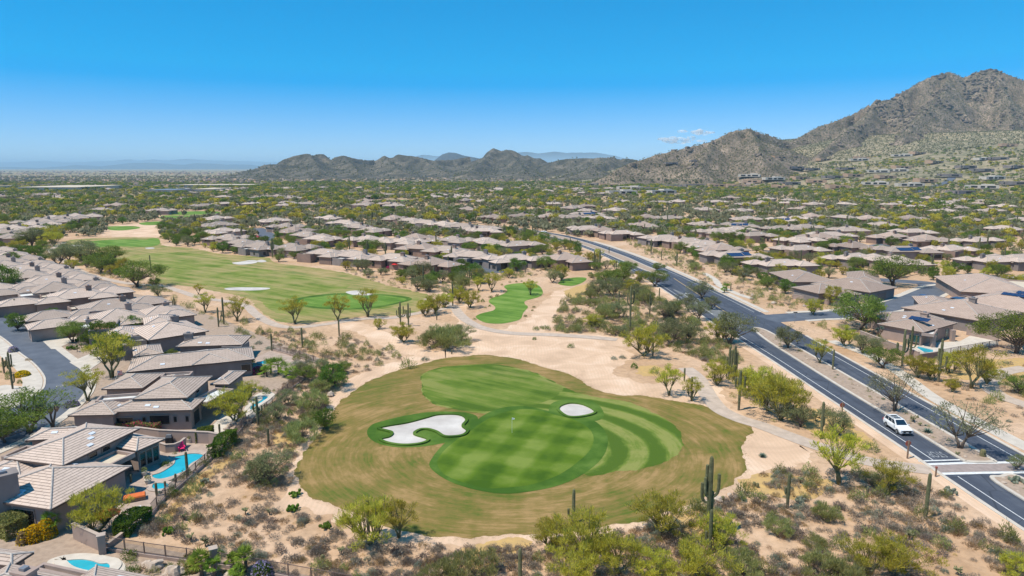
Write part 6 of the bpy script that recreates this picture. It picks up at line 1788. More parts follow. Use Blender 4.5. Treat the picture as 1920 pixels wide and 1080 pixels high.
# ragged grass fringe where the turf runs out into the sand
def fringe(name, px, per_m, spread, leaf, label, rgh=0.5):
    W_ = poly_world(px, rough=rgh); pts = []
    for a, b in zip(W_, W_[1:] + W_[:1]):
        L = math.hypot(b[0] - a[0], b[1] - a[1])
        for _ in range(int(L * per_m + rng.random())):
            t = rng.random(); pts.append((a[0] + (b[0] - a[0]) * t + rng.normal() * spread, a[1] + (b[1] - a[1]) * t + rng.normal() * spread))
    a = np.array(pts)
    merge_stuff(name, SP['straw'], a[:, 0], a[:, 1], a[:, 0] * 0, rng.uniform(0.2, 0.55, len(a)), rng.uniform(0.08, 0.22, len(a)), M[leaf], 0.35, label)
M['lf_turf'] = leafmat('turf_fringe_blades', (0.11, 0.12, 0.025), (0.20, 0.17, 0.05), (0.32, 0.24, 0.09), 0.3, 0.5)
fringe('grass_fringe', rough_px, 9, 0.32, 'lf_turf', 'ragged dry grass fringe round the near green complex')
fringe('grass', fair_px, 5, 0.35, 'lf_turf', 'longer grass along the mown fairway edge', 0.4)
# ------------------------------------------------------------------ gardens, pools, fences
M['water'] = simple('pool_water', (0.03, 0.42, 0.52), (0.02, 0.33, 0.43), 0.5, 0.08, 0.15, spec=0.5, detail=3)
M['coping'] = simple('pool_coping', (0.50, 0.40, 0.33), (0.38, 0.30, 0.25), 2, 0.9)
M['cool_deck'] = simple('white_pool_deck', (0.62, 0.55, 0.47), (0.50, 0.44, 0.37), 0.8, 0.9)
M['fence'] = simple('brown_fence_metal', (0.17, 0.12, 0.10), None, 2, 0.6)
M['pinkp'] = simple('magenta_plastic', (0.75, 0.03, 0.16), None, 2, 0.4)
M['orange'] = simple('orange_canvas', (0.70, 0.17, 0.04), (0.55, 0.13, 0.04), 2, 0.8)
M['red'] = simple('red_canvas', (0.62, 0.03, 0.03), None, 2, 0.8)
M['white'] = simple('white_plastic', (0.78, 0.78, 0.76), None, 2, 0.5)
M['terracotta'] = simple('terracotta', (0.42, 0.19, 0.11), None, 3, 0.8)
M['wood'] = simple('weathered_post', (0.30, 0.20, 0.14), (0.2, 0.13, 0.09), 5, 0.9)
M['signback'] = simple('faded_red_sign', (0.36, 0.10, 0.07), None, 2, 0.6)
M['paint_white'] = simple('white_car_paint', (0.80, 0.80, 0.80), (0.78, 0.78, 0.78), 1, 0.22, spec=0.6)
M['paint_blue'] = simple('blue_car_paint', (0.02, 0.12, 0.34), None, 1, 0.25, spec=0.6)
M['tyre'] = simple('rubber', (0.02, 0.02, 0.02), None, 1, 0.9)
M['rim'] = simple('alloy', (0.35, 0.36, 0.37), None, 1, 0.35, metallic=0.6)
M['carglass'] = simple('tinted_glass', (0.012, 0.03, 0.055), None, 1, 0.06, spec=0.7)
M['trim'] = simple('black_trim', (0.02, 0.02, 0.022), None, 1, 0.5)
M['lamp'] = simple('headlight', (0.55, 0.6, 0.65), None, 1, 0.15, spec=0.6)

def pool(px, look, coping='coping', cw=0.5, smooth=True):
    W_ = poly_world(px, smooth, 5)
    cx = sum(p[0] for p in W_) / len(W_); cy = sum(p[1] for p in W_) / len(W_)
    root = empty('swimming_pool', (cx, cy, 0))
    L = [(p[0] - cx, p[1] - cy) for p in W_]
    Z = L + [L[0]]
    o = ribbon('coping', Z, cw * 2, 0.16, M[coping], 0.14, kind=None, parent=root)
    MB().prism(L, -0.4, 0.085).build('water', M['water'], root)
    later(root, look, 'swimming pool', cx, cy)
    KEEPOUT['built'].append(W_)
sheet('patio', poly_world([(208, 960), (236, 905), (262, 862), (300, 832), (345, 822), (396, 822), (425, 838), (402, 850), (372, 880), (330, 915), (296, 948), (262, 975), (225, 992)], False), 0.03, M['flagstone'])
pool([(321, 858), (341, 853), (355, 850), (370, 849), (384, 851), (389, 856), (378, 864), (364, 872), (355, 884), (340, 891), (322, 898), (300, 903), (285, 902), (277, 897), (281, 891), (295, 887), (309, 879), (320, 870)], 'winding turquoise swimming pool on the flagstone patio')
pool([(280, 915), (285, 908), (300, 905.5), (316, 906), (322, 910), (315, 917), (298, 921), (284, 920)], 'small round spa next to the winding turquoise pool', cw=0.3)
sheet('pool_deck', poly_world([(88, 1055), (110, 1044), (150, 1038), (185, 1040), (212, 1046), (228, 1052), (236, 1064), (232, 1076), (215, 1085), (150, 1085), (100, 1070)]), 0.05, M['cool_deck'])
pool([(112, 1051), (136, 1047), (162, 1046), (182, 1049), (195, 1053.5), (207, 1053), (215, 1056), (217, 1064), (205, 1074), (175, 1080), (130, 1070)], 'kidney-shaped blue pool with a white deck by the bottom fence', 'cool_deck')
sheet('pool_deck', poly_world([(455, 775), (470, 750), (485, 738), (505, 735), (516, 742), (505, 757), (488, 770), (472, 785)]), 0.05, M['cool_deck'])
pool([(466, 764), (480, 755), (488, 750), (488, 744), (503, 743), (506, 747), (495, 755), (481, 764), (473, 772), (467, 771)], 'narrow blue pool behind the awning-shaded house', 'cool_deck', 0.35)
pool([(484, 682), (489, 678), (500, 677), (504, 681), (496, 685)], 'tiny blue pool among the palms of the middle left garden', 'coping', 0.3)
sheet('patio', poly_world([(386, 812), (420, 775), (455, 772), (440, 795), (408, 818)], False), 0.03, M['cool_deck'])
sheet('patio', poly_world([(1700, 655), (1722, 644), (1800, 640), (1825, 626), (1872, 634), (1872, 650), (1800, 662), (1762, 668), (1735, 664)], False), 0.03, M['cool_deck'])
pool([(1716, 653), (1722, 650), (1752, 657), (1752, 662), (1735, 664), (1726, 659)], 'small rectangular pool in the corner below the porch house', 'cool_deck', 0.3, False)
sheet('patio', poly_world([(590, 672), (520, 652), (480, 670), (480, 690), (520, 700), (560, 700)], False), 0.028, M['flagstone'])
pool([(1385, 514), (1402, 512), (1404, 516), (1388, 518)], 'small teal pool beside the houses right of the road', 'cool_deck', 0.3, False)

def wall_run(pts, h, t=0.25, look='', mat='stucco', cat='wall', z0=0.0):
    W_ = [G(*p) for p in pts]
    root = empty('garden_wall', (W_[0][0], W_[0][1], 0))
    ribbon('wall', [(a - W_[0][0], b - W_[0][1]) for a, b in W_], t, h, M[mat], h, kind=None, parent=root)
    ribbon('cap', [(a - W_[0][0], b - W_[0][1]) for a, b in W_], t + 0.1, h + 0.08, M['coping'], 0.08, kind=None, parent=root)
    m = W_[len(W_) // 2]
    later(root, look, cat, m[0], m[1])
def fence_run(pts, h, look, base=0.35, gap=0.14, post=2.4):
    W_ = [G(*p) for p in pts]
    ox, oy = W_[0]; W_ = [(a - ox, b - oy) for a, b in W_]
    root = empty('iron_fence', (ox, oy, 0))
    ribbon('base_wall', W_, 0.22, base, M['stucco'], base, kind=None, parent=root)
    for nm, z in (('rail', h), ('rail', base + 0.15)):
        ribbon(nm, W_, 0.05, z, M['fence'], 0.05, kind=None, parent=root)
    pk = MB(); nposts = 0
    for a, b in zip(W_[:-1], W_[1:]):
        L = math.hypot(b[0] - a[0], b[1] - a[1]); th = math.atan2(b[1] - a[1], b[0] - a[0])
        for k in range(int(L / gap)):
            t = (k + 0.5) * gap / L
            pk.box((a[0] + (b[0] - a[0]) * t, a[1] + (b[1] - a[1]) * t, (h + base) / 2), (0.022, 0.022, h - base - 0.05), th)
        for k in range(int(L / post) + 1):
            t = min(1, k * post / L)
            if nposts < 90: MB().box((a[0] + (b[0] - a[0]) * t, a[1] + (b[1] - a[1]) * t, (h + 0.05) / 2), (0.09, 0.09, h + 0.05), th).build('post', M['fence'], root)
            nposts += 1
    o = pk.build('pickets', M['fence'], root); o['kind'] = 'stuff'
    later(root, look, 'fence', ox, oy)
wall_run([(255, 822), (300, 828), (393, 832), (412, 836)], 1.7, look='long taupe wall between the poolside patio and the house behind')
wall_run([(295, 838), (300, 845), (312, 849), (328, 848), (340, 843), (348, 836)], 1.15, look='curved low bar wall beside the magenta chair')
fence_run([(462, 795), (434, 830), (401, 858), (351, 903), (311, 936), (284, 968)], 1.5, 'iron fence climbing diagonally past the winding turquoise pool')
fence_run([(198, 1032), (272, 1044), (400, 1062)], 1.55, 'iron fence in front of the kidney-shaped pool', gap=0.13)
fence_run([(404, 1062), (500, 1078), (660, 1108)], 1.55, 'iron fence behind the fan palms at the bottom edge', gap=0.13)
fence_run([(594, 700), (572, 712), (540, 735), (497, 775), (462, 800)], 1.5, 'iron fence below the palms and the narrow blue pool')
fence_run([(513, 658), (550, 668), (594, 682)], 1.4, 'short iron fence at the corner of the middle left garden')
fence_run([(1768, 668), (1800, 662), (1870, 650), (1905, 655)], 1.5, 'iron fence right of the walled pool at the porch house')
wall_run([(140, 1010), (190, 1033)], 1.7, look='grey garden wall piece ending at the pillar by the flowers')
wall_run([(284, 968), (240, 1000), (200, 1030)], 0.5, look='low retaining wall beside the dark hedge under the fire pit')
wall_run([(1612, 634), (1665, 655), (1722, 676)], 1.7, look='taupe garden wall left of the walled pool')
wall_run([(1722, 676), (1752, 672), (1768, 668)], 1.3, look='short brown retaining wall under the walled pool', mat='stucco2')
wall_run([(1812, 628), (1872, 640)], 2.2, look='tall taupe wall between the porch house and its neighbour')
wall_run([(1486, 560), (1555, 572)], 1.3, look='low wall with openings beside the rambling house', mat='stucco')
wall_run([(1300, 505), (1322, 507)], 1.0, look='short monument wall at the far bend of the road', mat='adobe')
for (px, py, h, look) in ((193, 1038, 2.0, 'square stucco pillar where the iron fence starts'), (402, 1062, 1.9, 'square stucco pillar between the two bottom fences')):
    x, y = G(px, py)
    o = MB().box((0, 0, h / 2), (0.65, 0.65, h)).box((0, 0, h + 0.05), (0.8, 0.8, 0.1), m=1).build('fence_pillar', [M['stucco'], M['coping']], None, (x, y, 0), 0.5)
    later(o, look, 'pillar', x, y)

def hedge(p0, p1, w_, h, leaf, look, flowers=None, n=3400):
    a = np.array(G(*p0)); b = np.array(G(*p1)); L = np.linalg.norm(b - a); c = (a + b) / 2; th = math.atan2(b[1] - a[1], b[0] - a[0])
    g = np.random.default_rng(int(p0[0]))
    def pts(n):
        u = g.uniform(-1, 1, (n, 3)); k = g.integers(0, 3, n); s = np.sign(g.uniform(-1, 1, n)); s[k == 2] = 1
        u[np.arange(n), k] = s * g.uniform(0.75, 1.0, n)
        P = u * np.array([L / 2, w_ / 2, h / 2]) + np.array([0, 0, h / 2])
        P += 0.18 * np.stack([np.sin(P[:, 0] * 2.1), np.cos(P[:, 0] * 1.7), np.sin(P[:, 0] * 1.3 + P[:, 1])], -1)
        return P, u
    P, u = pts(n)
    V, F = blades(P, u + g.normal(size=(n, 3)) * 0.6, 0.26, 0.14, g)
    root = empty('hedge', (c[0], c[1], 0), th)
    link('foliage', mesh_np('foliage', V, F, M[leaf]), root)
    if flowers:
        P, u = pts(int(n * 0.16)); P = P + u * 0.08
        V, F = blades(P, g.normal(size=(len(P), 3)), 0.2, 0.17, g)
        link('flowers', mesh_np('flowers', V, F, M[flowers]), root)
    later(root, look, 'hedge', c[0], c[1])
hedge((192, 806), (297, 811), 1.5, 1.5, 'lf_cr', 'bougainvillea hedge with magenta flowers along the long wall', 'lf_pink')
hedge((400, 862), (437, 828), 1.6, 2.0, 'lf_dk', 'dark clipped hedge at the end of the poolside fence')
hedge((222, 1008), (272, 975), 2.0, 1.6, 'lf_dk', 'dark hedge below the fire pit')
hedge((372, 828), (398, 826), 1.6, 1.8, 'lf_mq', 'loose green hedge behind the patio table')
hedge((5, 1010), (42, 995), 2.4, 2.0, 'lf_cr', 'rounded bright green hedge left of the yellow flowers')
hedge((1628, 558), (1665, 556), 1.4, 1.4, 'lf_cr', 'clipped yellow-green hedge before the rambling house garage')

def flower_bush(px, py, wpx, h, leaf, fl, look, name='flowering_shrub', dens=0.35):
    x, y = G(px, py); d = wpx * mpp(x, y)
    g = np.random.default_rng(int(px * 7 + py))
    root = empty(name, (x, y, 0))
    n = 900
    v = ball(n, g); v[:, 2] = np.abs(v[:, 2])
    P = v * np.array([d / 2, d / 2, h]) * (0.6 + 0.4 * g.random((n, 1)))
    V, F = blades(P, v + g.normal(size=(n, 3)) * .5, 0.26, 0.12, g)
    link('foliage', mesh_np('foliage', V, F, M[leaf]), root)
    m = int(n * dens); v = ball(m, g); v[:, 2] = np.abs(v[:, 2])
    V, F = blades(v * np.array([d / 2, d / 2, h]) * 1.03, g.normal(size=(m, 3)), 0.2, 0.18, g)
    link('flowers', mesh_np('flowers', V, F, M[fl]), root)
    later(root, look, 'flowering shrub', x, y)
flower_bush(66, 1012, 36, 1.6, 'lf_cr', 'lf_ylw', 'bright yellow flowering shrub in the bottom left garden', dens=.8)
flower_bush(88, 1006, 34, 1.9, 'lf_cr', 'lf_ylw', 'taller yellow flowering shrub touching the palo verde', dens=.8)
flower_bush(46, 1018, 26, 1.5, 'lf_dry', 'lf_ylw', 'orange-brown shrub under the yellow flowers', dens=.08)
flower_bush(492, 1082, 40, 1.6, 'lf_dk', 'lf_lav', 'pale lilac flowering shrub at the bottom fence')
flower_bush(25, 660, 18, 1.2, 'lf_sage', 'lf_lav', 'lavender mound behind the curved sidewalk')
flower_bush(42, 705, 26, 1.0, 'lf_dk', 'lf_ylw', 'yellow blooming mound inside the curved sidewalk', dens=.7)
flower_bush(135, 762, 26, 1.0, 'lf_sage', 'lf_lav', 'purple flowering mound beside the left street')
flower_bush(484, 700, 26, 1.3, 'lf_dk', 'lf_pink', 'magenta bougainvillea by the tiny pool')
flower_bush(362, 1068, 34, 1.2, 'lf_cr', 'lf_dry', 'orange-green shrub below the bottom fence', dens=.3)
for (px, py, w_) in ((742, 503, 10), (728, 505, 8), (706, 500, 8), (834, 507, 7), (919, 500, 9), (1208, 446, 10), (1096, 440, 8), (1442, 478, 9), (1745, 478, 6), (190, 652, 8), (1895, 607, 10)):
    flower_bush(px, py, w_, 1.2, 'lf_dk', 'lf_pink', 'red-pink flowering shrub', dens=.8)

# round clipped shrubs
for (px, py, w_) in ((905, 566, 9), (920, 559, 8), (932, 556, 8), (947, 548, 7), (941, 535, 6), (956, 530, 5), (968, 529, 5), (978, 528, 4), (1001, 577, 6), (998, 583, 5), (985, 594, 7), (910, 578, 5), (918, 575, 6), (890, 600, 8), (1005, 619, 12), (1024, 618, 14), (1015, 616, 9), (996, 628, 8), (1002, 637, 9), (1070, 652, 13), (1017, 629, 7), (1189, 690, 16), (1226, 700, 20), (764, 690, 30), (1500, 660, 10), (1415, 665, 10), (1640, 780, 10)):
    x, y = G(px, py); d = w_ * mpp(x, y)
    put_shrub('green' if rnd.random() < .7 else 'creosote', x, y, 0, d, d * 0.85, look='clipped round green shrub', cat='round shrub')
for (px, py, w_) in ((1151, 674, 15), (1167, 672, 15), (797, 676, 18), (60, 640, 20), (1430, 735, 10), (1430, 855, 14)):
    x, y = G(px, py); d = w_ * mpp(x, y)
    put_shrub('sage', x, y, 0, d, d * 0.8)
# big silvery mounds in the middle left garden
for (px, py, w_) in ((485, 645, 18), (506, 655, 20), (556, 683, 22), (580, 680, 20)):
    x, y = G(px, py); d = w_ * mpp(x, y)
    put_shrub('sage', x, y, 0, d, d * 0.6, look='broad silvery garden mound', cat='sage shrub')
# small plants in the gravel gardens of the left row
g6 = random.Random(66)
for _ in range(150):
    px, py = g6.choice([(g6.uniform(0, 60), g6.uniform(640, 730)), (g6.uniform(10, 190), g6.uniform(560, 700)), (g6.uniform(200, 470), g6.uniform(1040, 1078)), (g6.uniform(400, 590), g6.uniform(650, 800)), (g6.uniform(290, 400), g6.uniform(850, 930))])
    x, y = G(px, py)
    if not clear_of(('road', 'built'), x, y): continue
    k = g6.choice(['green', 'sage', 'creosote', 'dry', 'green'])
    if n_of(SINFO[k][1]) < 298:
        put_shrub(k, x, y, 0, g6.uniform(0.5, 1.4))

# ------------------------------------------------------------------ spiky plants
def agave(px, py, d, h=0.9, n=34, look='blue-green spiky agave', name='agave'):
    x, y = G(px, py)
    if on_tarmac(x, y): return
    g = random.Random(int(px * 3 + py))
    mb = MB()
    for k in range(n):
        a = k * 2.399; t = 0.25 + 0.75 * (k / n)
        el = R(80 - 65 * (k / n) ** 0.8)
        L = d * 0.55 * g.uniform(0.8, 1.1); w_ = d * 0.055
        dx, dy, dz = math.cos(a) * math.cos(el), math.sin(a) * math.cos(el), math.sin(el)
        sx, sy = -math.sin(a), math.cos(a)
        p0 = Vector((0, 0, 0.05)); pm = Vector((dx * L * .5, dy * L * .5, dz * L * .5 * h)); p1 = Vector((dx * L, dy * L, dz * L * h - 0.04 * L))
        s = Vector((sx, sy, 0)) * w_
        up = Vector((0, 0, w_ * 0.35))
        mb.add([p0 - s * .6, p0 + s * .6, pm + s + up, pm - up * .5, pm - s + up, p1], [(0, 1, 3), (1, 2, 3), (0, 3, 4), (3, 2, 5), (4, 3, 5)])
    o = mb.build(name, M['agave'], None, (x, y, 0))
    later(o, look, 'agave', x, y, 'agaves')
for (px, py, d) in ((1739, 812, 1.9), (1710, 758, 1.5), (1796, 795, 1.0), (1570, 705, 0.9), (1460, 655, 1.0), (300, 925, 0.8), (326, 902, 0.9), (120, 745, 1.6), (105, 745, 1.4), (1735, 800, 0.9), (1620, 720, 0.8), (1500, 690, 0.8), (150, 740, 1.2), (40, 560, 1.6), (30, 562, 1.4), (1895, 540, 1.4), (245, 892, .8), (1395, 940, 0.9), (1430, 857, 1.3)):
    agave(px, py, d)
def fan_palm(px, py, h, d, look='low fan palm', frond=13, name='fan_palm'):
    x, y = G(px, py); g = random.Random(int(px + py * 5))
    root = empty(name, (x, y, 0))
    MB().tube([(0, 0, -0.1), (0.05, 0, h * .5), (0, 0, h)], [0.22, 0.17, 0.15], 9, rib=0.1).build('trunk', M['bark'], root)
    mb = MB()
    for k in range(frond * 2):
        a = k * 2.399 + g.uniform(-.2, .2); el = R(g.uniform(-20, 75)); L = d / 2 * g.uniform(.8, 1.1)
        ax = Vector((math.cos(a) * math.cos(el), math.sin(a) * math.cos(el), math.sin(el)))
        sd = Vector((-math.sin(a), math.cos(a), 0)); c = Vector((0, 0, h)) + ax * L * 0.45
        for j in range(9):
            f = (j - 4) / 4
            tip = c + (ax * math.cos(f * 1.2) + sd * math.sin(f * 1.2)) * L * 0.62 + Vector((0, 0, -0.12 * L * abs(f) - .05))
            s = sd.cross(ax) * 0.02 + (sd * math.cos(f) - ax * math.sin(f)) * 0.05
            mid = c.lerp(tip, .5)
            mb.add([c, mid + s, tip, mid - s], [(0, 1, 2, 3)])
        mb.tube([(0, 0, h), c], [0.02, 0.015], 3, cap=False)
    mb.build('fronds', M['lf_palm'], root)
    later(root, look, 'fan palm', x, y, 'fan palms in the gardens')
for (px, py, h, d) in ((378, 1080, 1.6, 2.6), (402, 1082, 1.3, 2.0), (437, 1072, 1.2, 1.7), (461, 1072, 1.7, 2.4), (447, 1085, .8, 1.8), (508, 700, 1.4, 4.0), (522, 702, 1.8, 4.2), (500, 706, .9, 3.2), (548, 712, 1.2, 3.6), (536, 706, 1.5, 3.2), (100, 1000, 1.6, 2.4), (472, 690, 1.0, 2.0), (1362, 545, 1.2, 3.4), (1358, 549, 1.0, 2.6)):
    fan_palm(px, py, h, d)
def tree_yucca(px, py, heads, look):
    x, y = G(px, py); root = empty('tree_yucca', (x, y, 0)); g = random.Random(int(px))
    for (dx, h, r) in heads:
        MB().tube(catmull([(0, 0, -.1), (dx * .2, 0.1, h * .35), (dx * .75, -.1, h * .7), (dx, 0, h)], False, 3), 0.13, 8).build('trunk', M['bark'], root)
        sk = MB().tube([(dx, 0, h - 1.0), (dx, 0, h - .5), (dx, 0, h)], [.12, .38, .25], 9).build('dead_leaf_skirt', M['wood'], root)
        mb = MB()
        for k in range(70):
            v = ball(1, rng)[0]; v[2] = abs(v[2]) * 1.0 - 0.25
            v = Vector(v).normalized(); s = v.cross(Vector((0, 0, 1)))
            s = (s.normalized() if s.length > .01 else Vector((1, 0, 0))) * 0.05
            c = Vector((dx, 0, h)); mb.add([c, c + v * r * .5 + s, c + v * r, c + v * r * .5 - s], [(0, 1, 2, 3)])
        mb.build('leaf_rosette', M['agave'], root)
    later(root, look, 'tree yucca', x, y)
tree_yucca(100, 812, [(-1.6, 4.1, .75), (0.0, 3.9, .7), (0.9, 4.3, .8)], 'tree yucca with three blue-grey leaf heads by the left street')
tree_yucca(1706, 640, [(-.3, 2.6, .5)], 'tree yucca with one head left of the tallest saguaro by the walled pool')
tree_yucca(1648, 638, [(-.6, 2.4, .6), (.4, 2.8, .6)], 'tree yucca with two leaf heads at the porch house corner')
def cholla(px, py, h, look='pale spiny cholla cactus'):
    x, y = G(px, py); g = random.Random(int(px * 11 + py)); root = empty('cholla_cactus', (x, y, 0))
    MB().tube([(0, 0, -.05), (0.03, 0, h * .4), (-.02, 0.02, h * .62)], [.07, .06, .05], 7).build('trunk', M['bark'], root)
    mb = MB()
    for k in range(16):
        a = g.uniform(0, 6.28); p = Vector((0, 0, h * g.uniform(.35, .62)))
        for s in range(3):
            q = p + Vector((math.cos(a) * .13 * h, math.sin(a) * .13 * h, g.uniform(-.02, .14) * h))
            mb.tube([p, p.lerp(q, .5), q], [.035 * h, .055 * h, .035 * h], 6); p = q; a += g.uniform(-.9, .9)
    mb.build('joints', M['cholla'], root)
    later(root, look, 'cholla cactus', x, y, 'cholla cacti')
for (px, py, h) in ((1712, 793, 1.3), (345, 975, 1.0), (357, 1015, 1.1), (385, 1025, 1.2), (1537, 785, 1.8), (1529, 790, 1.6), (1795, 1078, 1.0), (560, 730, 1.2), (1795, 855, .8), (1495, 645, 1.2), (505, 965, .8), (1725, 800, .8), (210, 672, 1.5), (145, 660, 1.4), (152, 652, 1.3), (1620, 1000, 1.0), (1705, 1012, 1.1), (460, 965, 1.0), (640, 1040, 1.0), (1500, 905, .9)):
    cholla(px, py, h)
def prickly(px, py, d, look='green prickly pear clump'):
    x, y = G(px, py)
    if on_tarmac(x, y): return
    g = random.Random(int(px * 13 + py)); mb = MB()
    for k in range(26):
        a = g.uniform(0, 6.28); r = g.uniform(0, d / 2); z = g.uniform(.12, .32) * d; s = .11 * d + .05
        mb.blob((math.cos(a) * r, math.sin(a) * r, z), (s * (.35 + .6 * abs(math.cos(a * 2))), s * (.35 + .6 * abs(math.sin(a * 2))), s), k, .1, 7, 5)
    o = mb.build('prickly_pear', M['lf_sage'] if g.random() < .5 else M['lf_dk'], None, (x, y, 0))
    later(o, look, 'prickly pear', x, y, 'prickly pear clumps')
for (px, py, d) in ((555, 930, 1.5), (550, 958, 1.6), (1672, 660, 1.3), (240, 995, 1.2), (1455, 662, 1.6), (1780, 925, 1.6), (1800, 930, 1.4), (1655, 750, .8), (1905, 905, 1.8), (1360, 585, 1.2), (318, 1000, 1.4), (1500, 940, 1.2), (1850, 560, 1.6), (1880, 553, 1.6), (135, 655, 2.0), (148, 640, 1.8), (700, 985, 1.0), (385, 905, 1.2), (610, 990, 1.3)):
    prickly(px, py, d)
def barrel(px, py, d, look='stout barrel cactus'):
    x, y = G(px, py)
    if on_tarmac(x, y): return
    o = MB().tube([(0, 0, -.05), (0, 0, d * .3), (0, 0, d * .9), (.02, 0, d * 1.3), (.03, 0, d * 1.45), (.03, 0, d * 1.5)], [d * .4, d * .5, d * .5, d * .42, d * .25, d * .05], 20, rib=.12).build('barrel_cactus', M['barrel'], None, (x, y, 0))
    later(o, look, 'barrel cactus', x, y, 'barrel cacti')
for (px, py, d) in ((1842, 857, .75), (1414, 912, .4), (1420, 914, .4), (1338, 944, .35), (1355, 940, .45), (1390, 936, .35), (1448, 910, .45), (1460, 915, .4), (1790, 855, .4), (1240, 960, .3), (1720, 785, .35), (605, 1050, .4)):
    barrel(px, py, d)
def boulder(x, y, d, look):
    if on_tarmac(x, y): return
    o = MB().blob((0, 0, d * .18), (d * .55, d * .42, d * .34), rnd.randrange(999), .5, 9, 6).build('boulder', M['boulder'], None, (x, y, 0), rnd.uniform(0, 3), smooth=False)
    later(o, look, 'boulder', x, y, 'boulders in the desert')
for (px, py, d) in ((1345, 940, 1.2), (1380, 935, .8), (1368, 930, .7), (1325, 945, .9), (1520, 572, 1.4), (1450, 570, 1.5), (1405, 560, 1.6), (1412, 556, 1.3), (1425, 556, 1.2), (1508, 575, 1.0), (1490, 630, 1.3), (1500, 625, 1.1), (1545, 640, 1.2), (276, 1062, 1.1), (292, 1066, 1.5), (283, 1068, .9), (325, 1078, 1.7), (338, 1075, 1.2), (310, 1084, 1.0), (430, 1082, 1.1), (420, 1090, .9), (440, 1094, 1.0), (430, 800, 1.0), (437, 795, .9), (425, 806, .9), (620, 742, 1.4), (610, 748, 1.0), (1120, 560, 1.0), (1570, 730, .8), (1640, 735, .8), (1600, 700, .7)):
    x, y = G(px, py); boulder(x, y, d, 'weathered granite boulder' if d > 1 else 'small granite boulder')
for _ in range(70):
    z = g6.choice(MEDIANS[:2] + [[G(*p) for p in ((1440, 560), (1560, 575), (1560, 640), (1440, 600))], [G(*p) for p in ((1380, 535), (1440, 560), (1440, 575), (1380, 550))], [G(*p) for p in ((1060, 620), (1180, 560), (1350, 640), (1200, 650))]])
    W_ = np.array(z); x0, y0 = W_.min(0); x1, y1 = W_.max(0); x, y = g6.uniform(x0, x1), g6.uniform(y0, y1)
    if inside(np.array([x]), np.array([y]), z)[0] and y < 240: boulder(x, y, g6.uniform(.3, .8), 'small granite boulder')

# ------------------------------------------------------------------ patio furniture
def thing(name, px, py, rz, look, cat):
    x, y = G(px, py); r = empty(name, (x, y, 0.05), rz); later(r, look, cat, x, y); return r
t = thing('patio_chair', 341, 846, 0.6, 'magenta slatted armchair beside the curved bar wall', 'chair')
MB().box((0, 0, .38), (.62, .6, .06)).build('seat', M['pinkp'], t)
MB().add([(-.3, .26, .36), (.3, .26, .36), (.34, .52, 1.15), (-.34, .52, 1.15), (-.3, .32, .36), (.3, .32, .36), (.34, .58, 1.15), (-.34, .58, 1.15)], [(0, 1, 2, 3), (7, 6, 5, 4), (0, 4, 5, 1), (1, 5, 6, 2), (2, 6, 7, 3), (3, 7, 4, 0)]).build('backrest', M['pinkp'], t)
for s in (-1, 1):
    MB().box((s * .38, 0, .62), (.14, .75, .05)).build('armrest', M['pinkp'], t)
    MB().box((s * .34, -.28, .3), (.08, .08, .62)).build('leg', M['pinkp'], t); MB().box((s * .34, .28, .3), (.08, .08, .6)).build('leg', M['pinkp'], t)
t = thing('patio_table', 371, 826, 0.2, 'wooden patio table in front of the loose green hedge', 'table')
MB().box((0, 0, .75), (1.6, .9, .06)).build('table_top', M['wood'], t)
for a in (-.7, .7):
    for b in (-.36, .36): MB().box((a, b, .37), (.08, .08, .74)).build('leg', M['wood'], t)
t = thing('covered_sofa', 253, 938, 0.5, 'orange cushioned patio sofa near the palo verde', 'sofa')
MB().box((0, 0, .25), (2.2, 1.1, .4)).build('base', M['wood'], t); MB().box((0, 0, .52), (2.3, 1.2, .16), taper=.92).build('cushion', M['orange'], t)
t = thing('patio_umbrella', 206, 992, 0, 'folded-out orange parasol under the palo verde branches', 'parasol')
MB().tube([(0, 0, 0), (0, 0, 2.3)], .04, 6).build('pole', M['metal'], t)
MB().tube([(0, 0, 1.75), (0, 0, 2.35), (0, 0, 2.42)], [1.25, .12, .02], 8).build('canopy', M['orange'], t)
t = thing('grill', 255, 972, 0.6, 'white covered barbecue on the low wall end', 'grill')
MB().box((0, 0, .45), (1.3, .7, .9)).build('cabinet', M['white'], t); MB().tube([(-.6, 0, .95), (.6, 0, .95)], .34, 10).build('lid', M['white'], t)
t = thing('fire_pit', 236, 982, 0, 'round stone fire pit left of the white barbecue', 'fire pit')
MB().tube([(0, 0, 0), (0, 0, .5)], [.75, .75], 16).build('ring', M['coping'], t); MB().tube([(0, 0, .5), (0, 0, .53)], [.5, .5], 14).build('ember_bed', M['trim'], t)
for (px, py, lk) in ((271, 893, 'pale planter pot on the pool patio'), (278, 908, 'pale planter pot beside the spa'), (357, 830, 'planter pot behind the magenta chair')):
    t = thing('planter', px, py, 0, lk, 'planter')
    MB().tube([(0, 0, 0), (0, 0, .5), (0, 0, .6)], [.25, .4, .42], 12).build('pot', M['cool_deck'], t)
    V, F = blades(ball(160, rng) * .33 + np.array([0, 0, .8]), ball(160, rng), .2, .08); link('plant', mesh_np('plant', V, F, M['lf_cr']), t)
t = thing('grill', 318, 832, .1, 'black barbecue inside the curved bar wall', 'grill')
MB().box((0, 0, .45), (.9, .6, .9)).build('cabinet', M['trim'], t); MB().box((0, 0, 1.1), (.8, .5, .4), taper=.8).build('lid', M['metal'], t)
t = thing('window_awning', 228, 792, .02, 'cream fabric awning on the long wall above the hedge', 'awning')
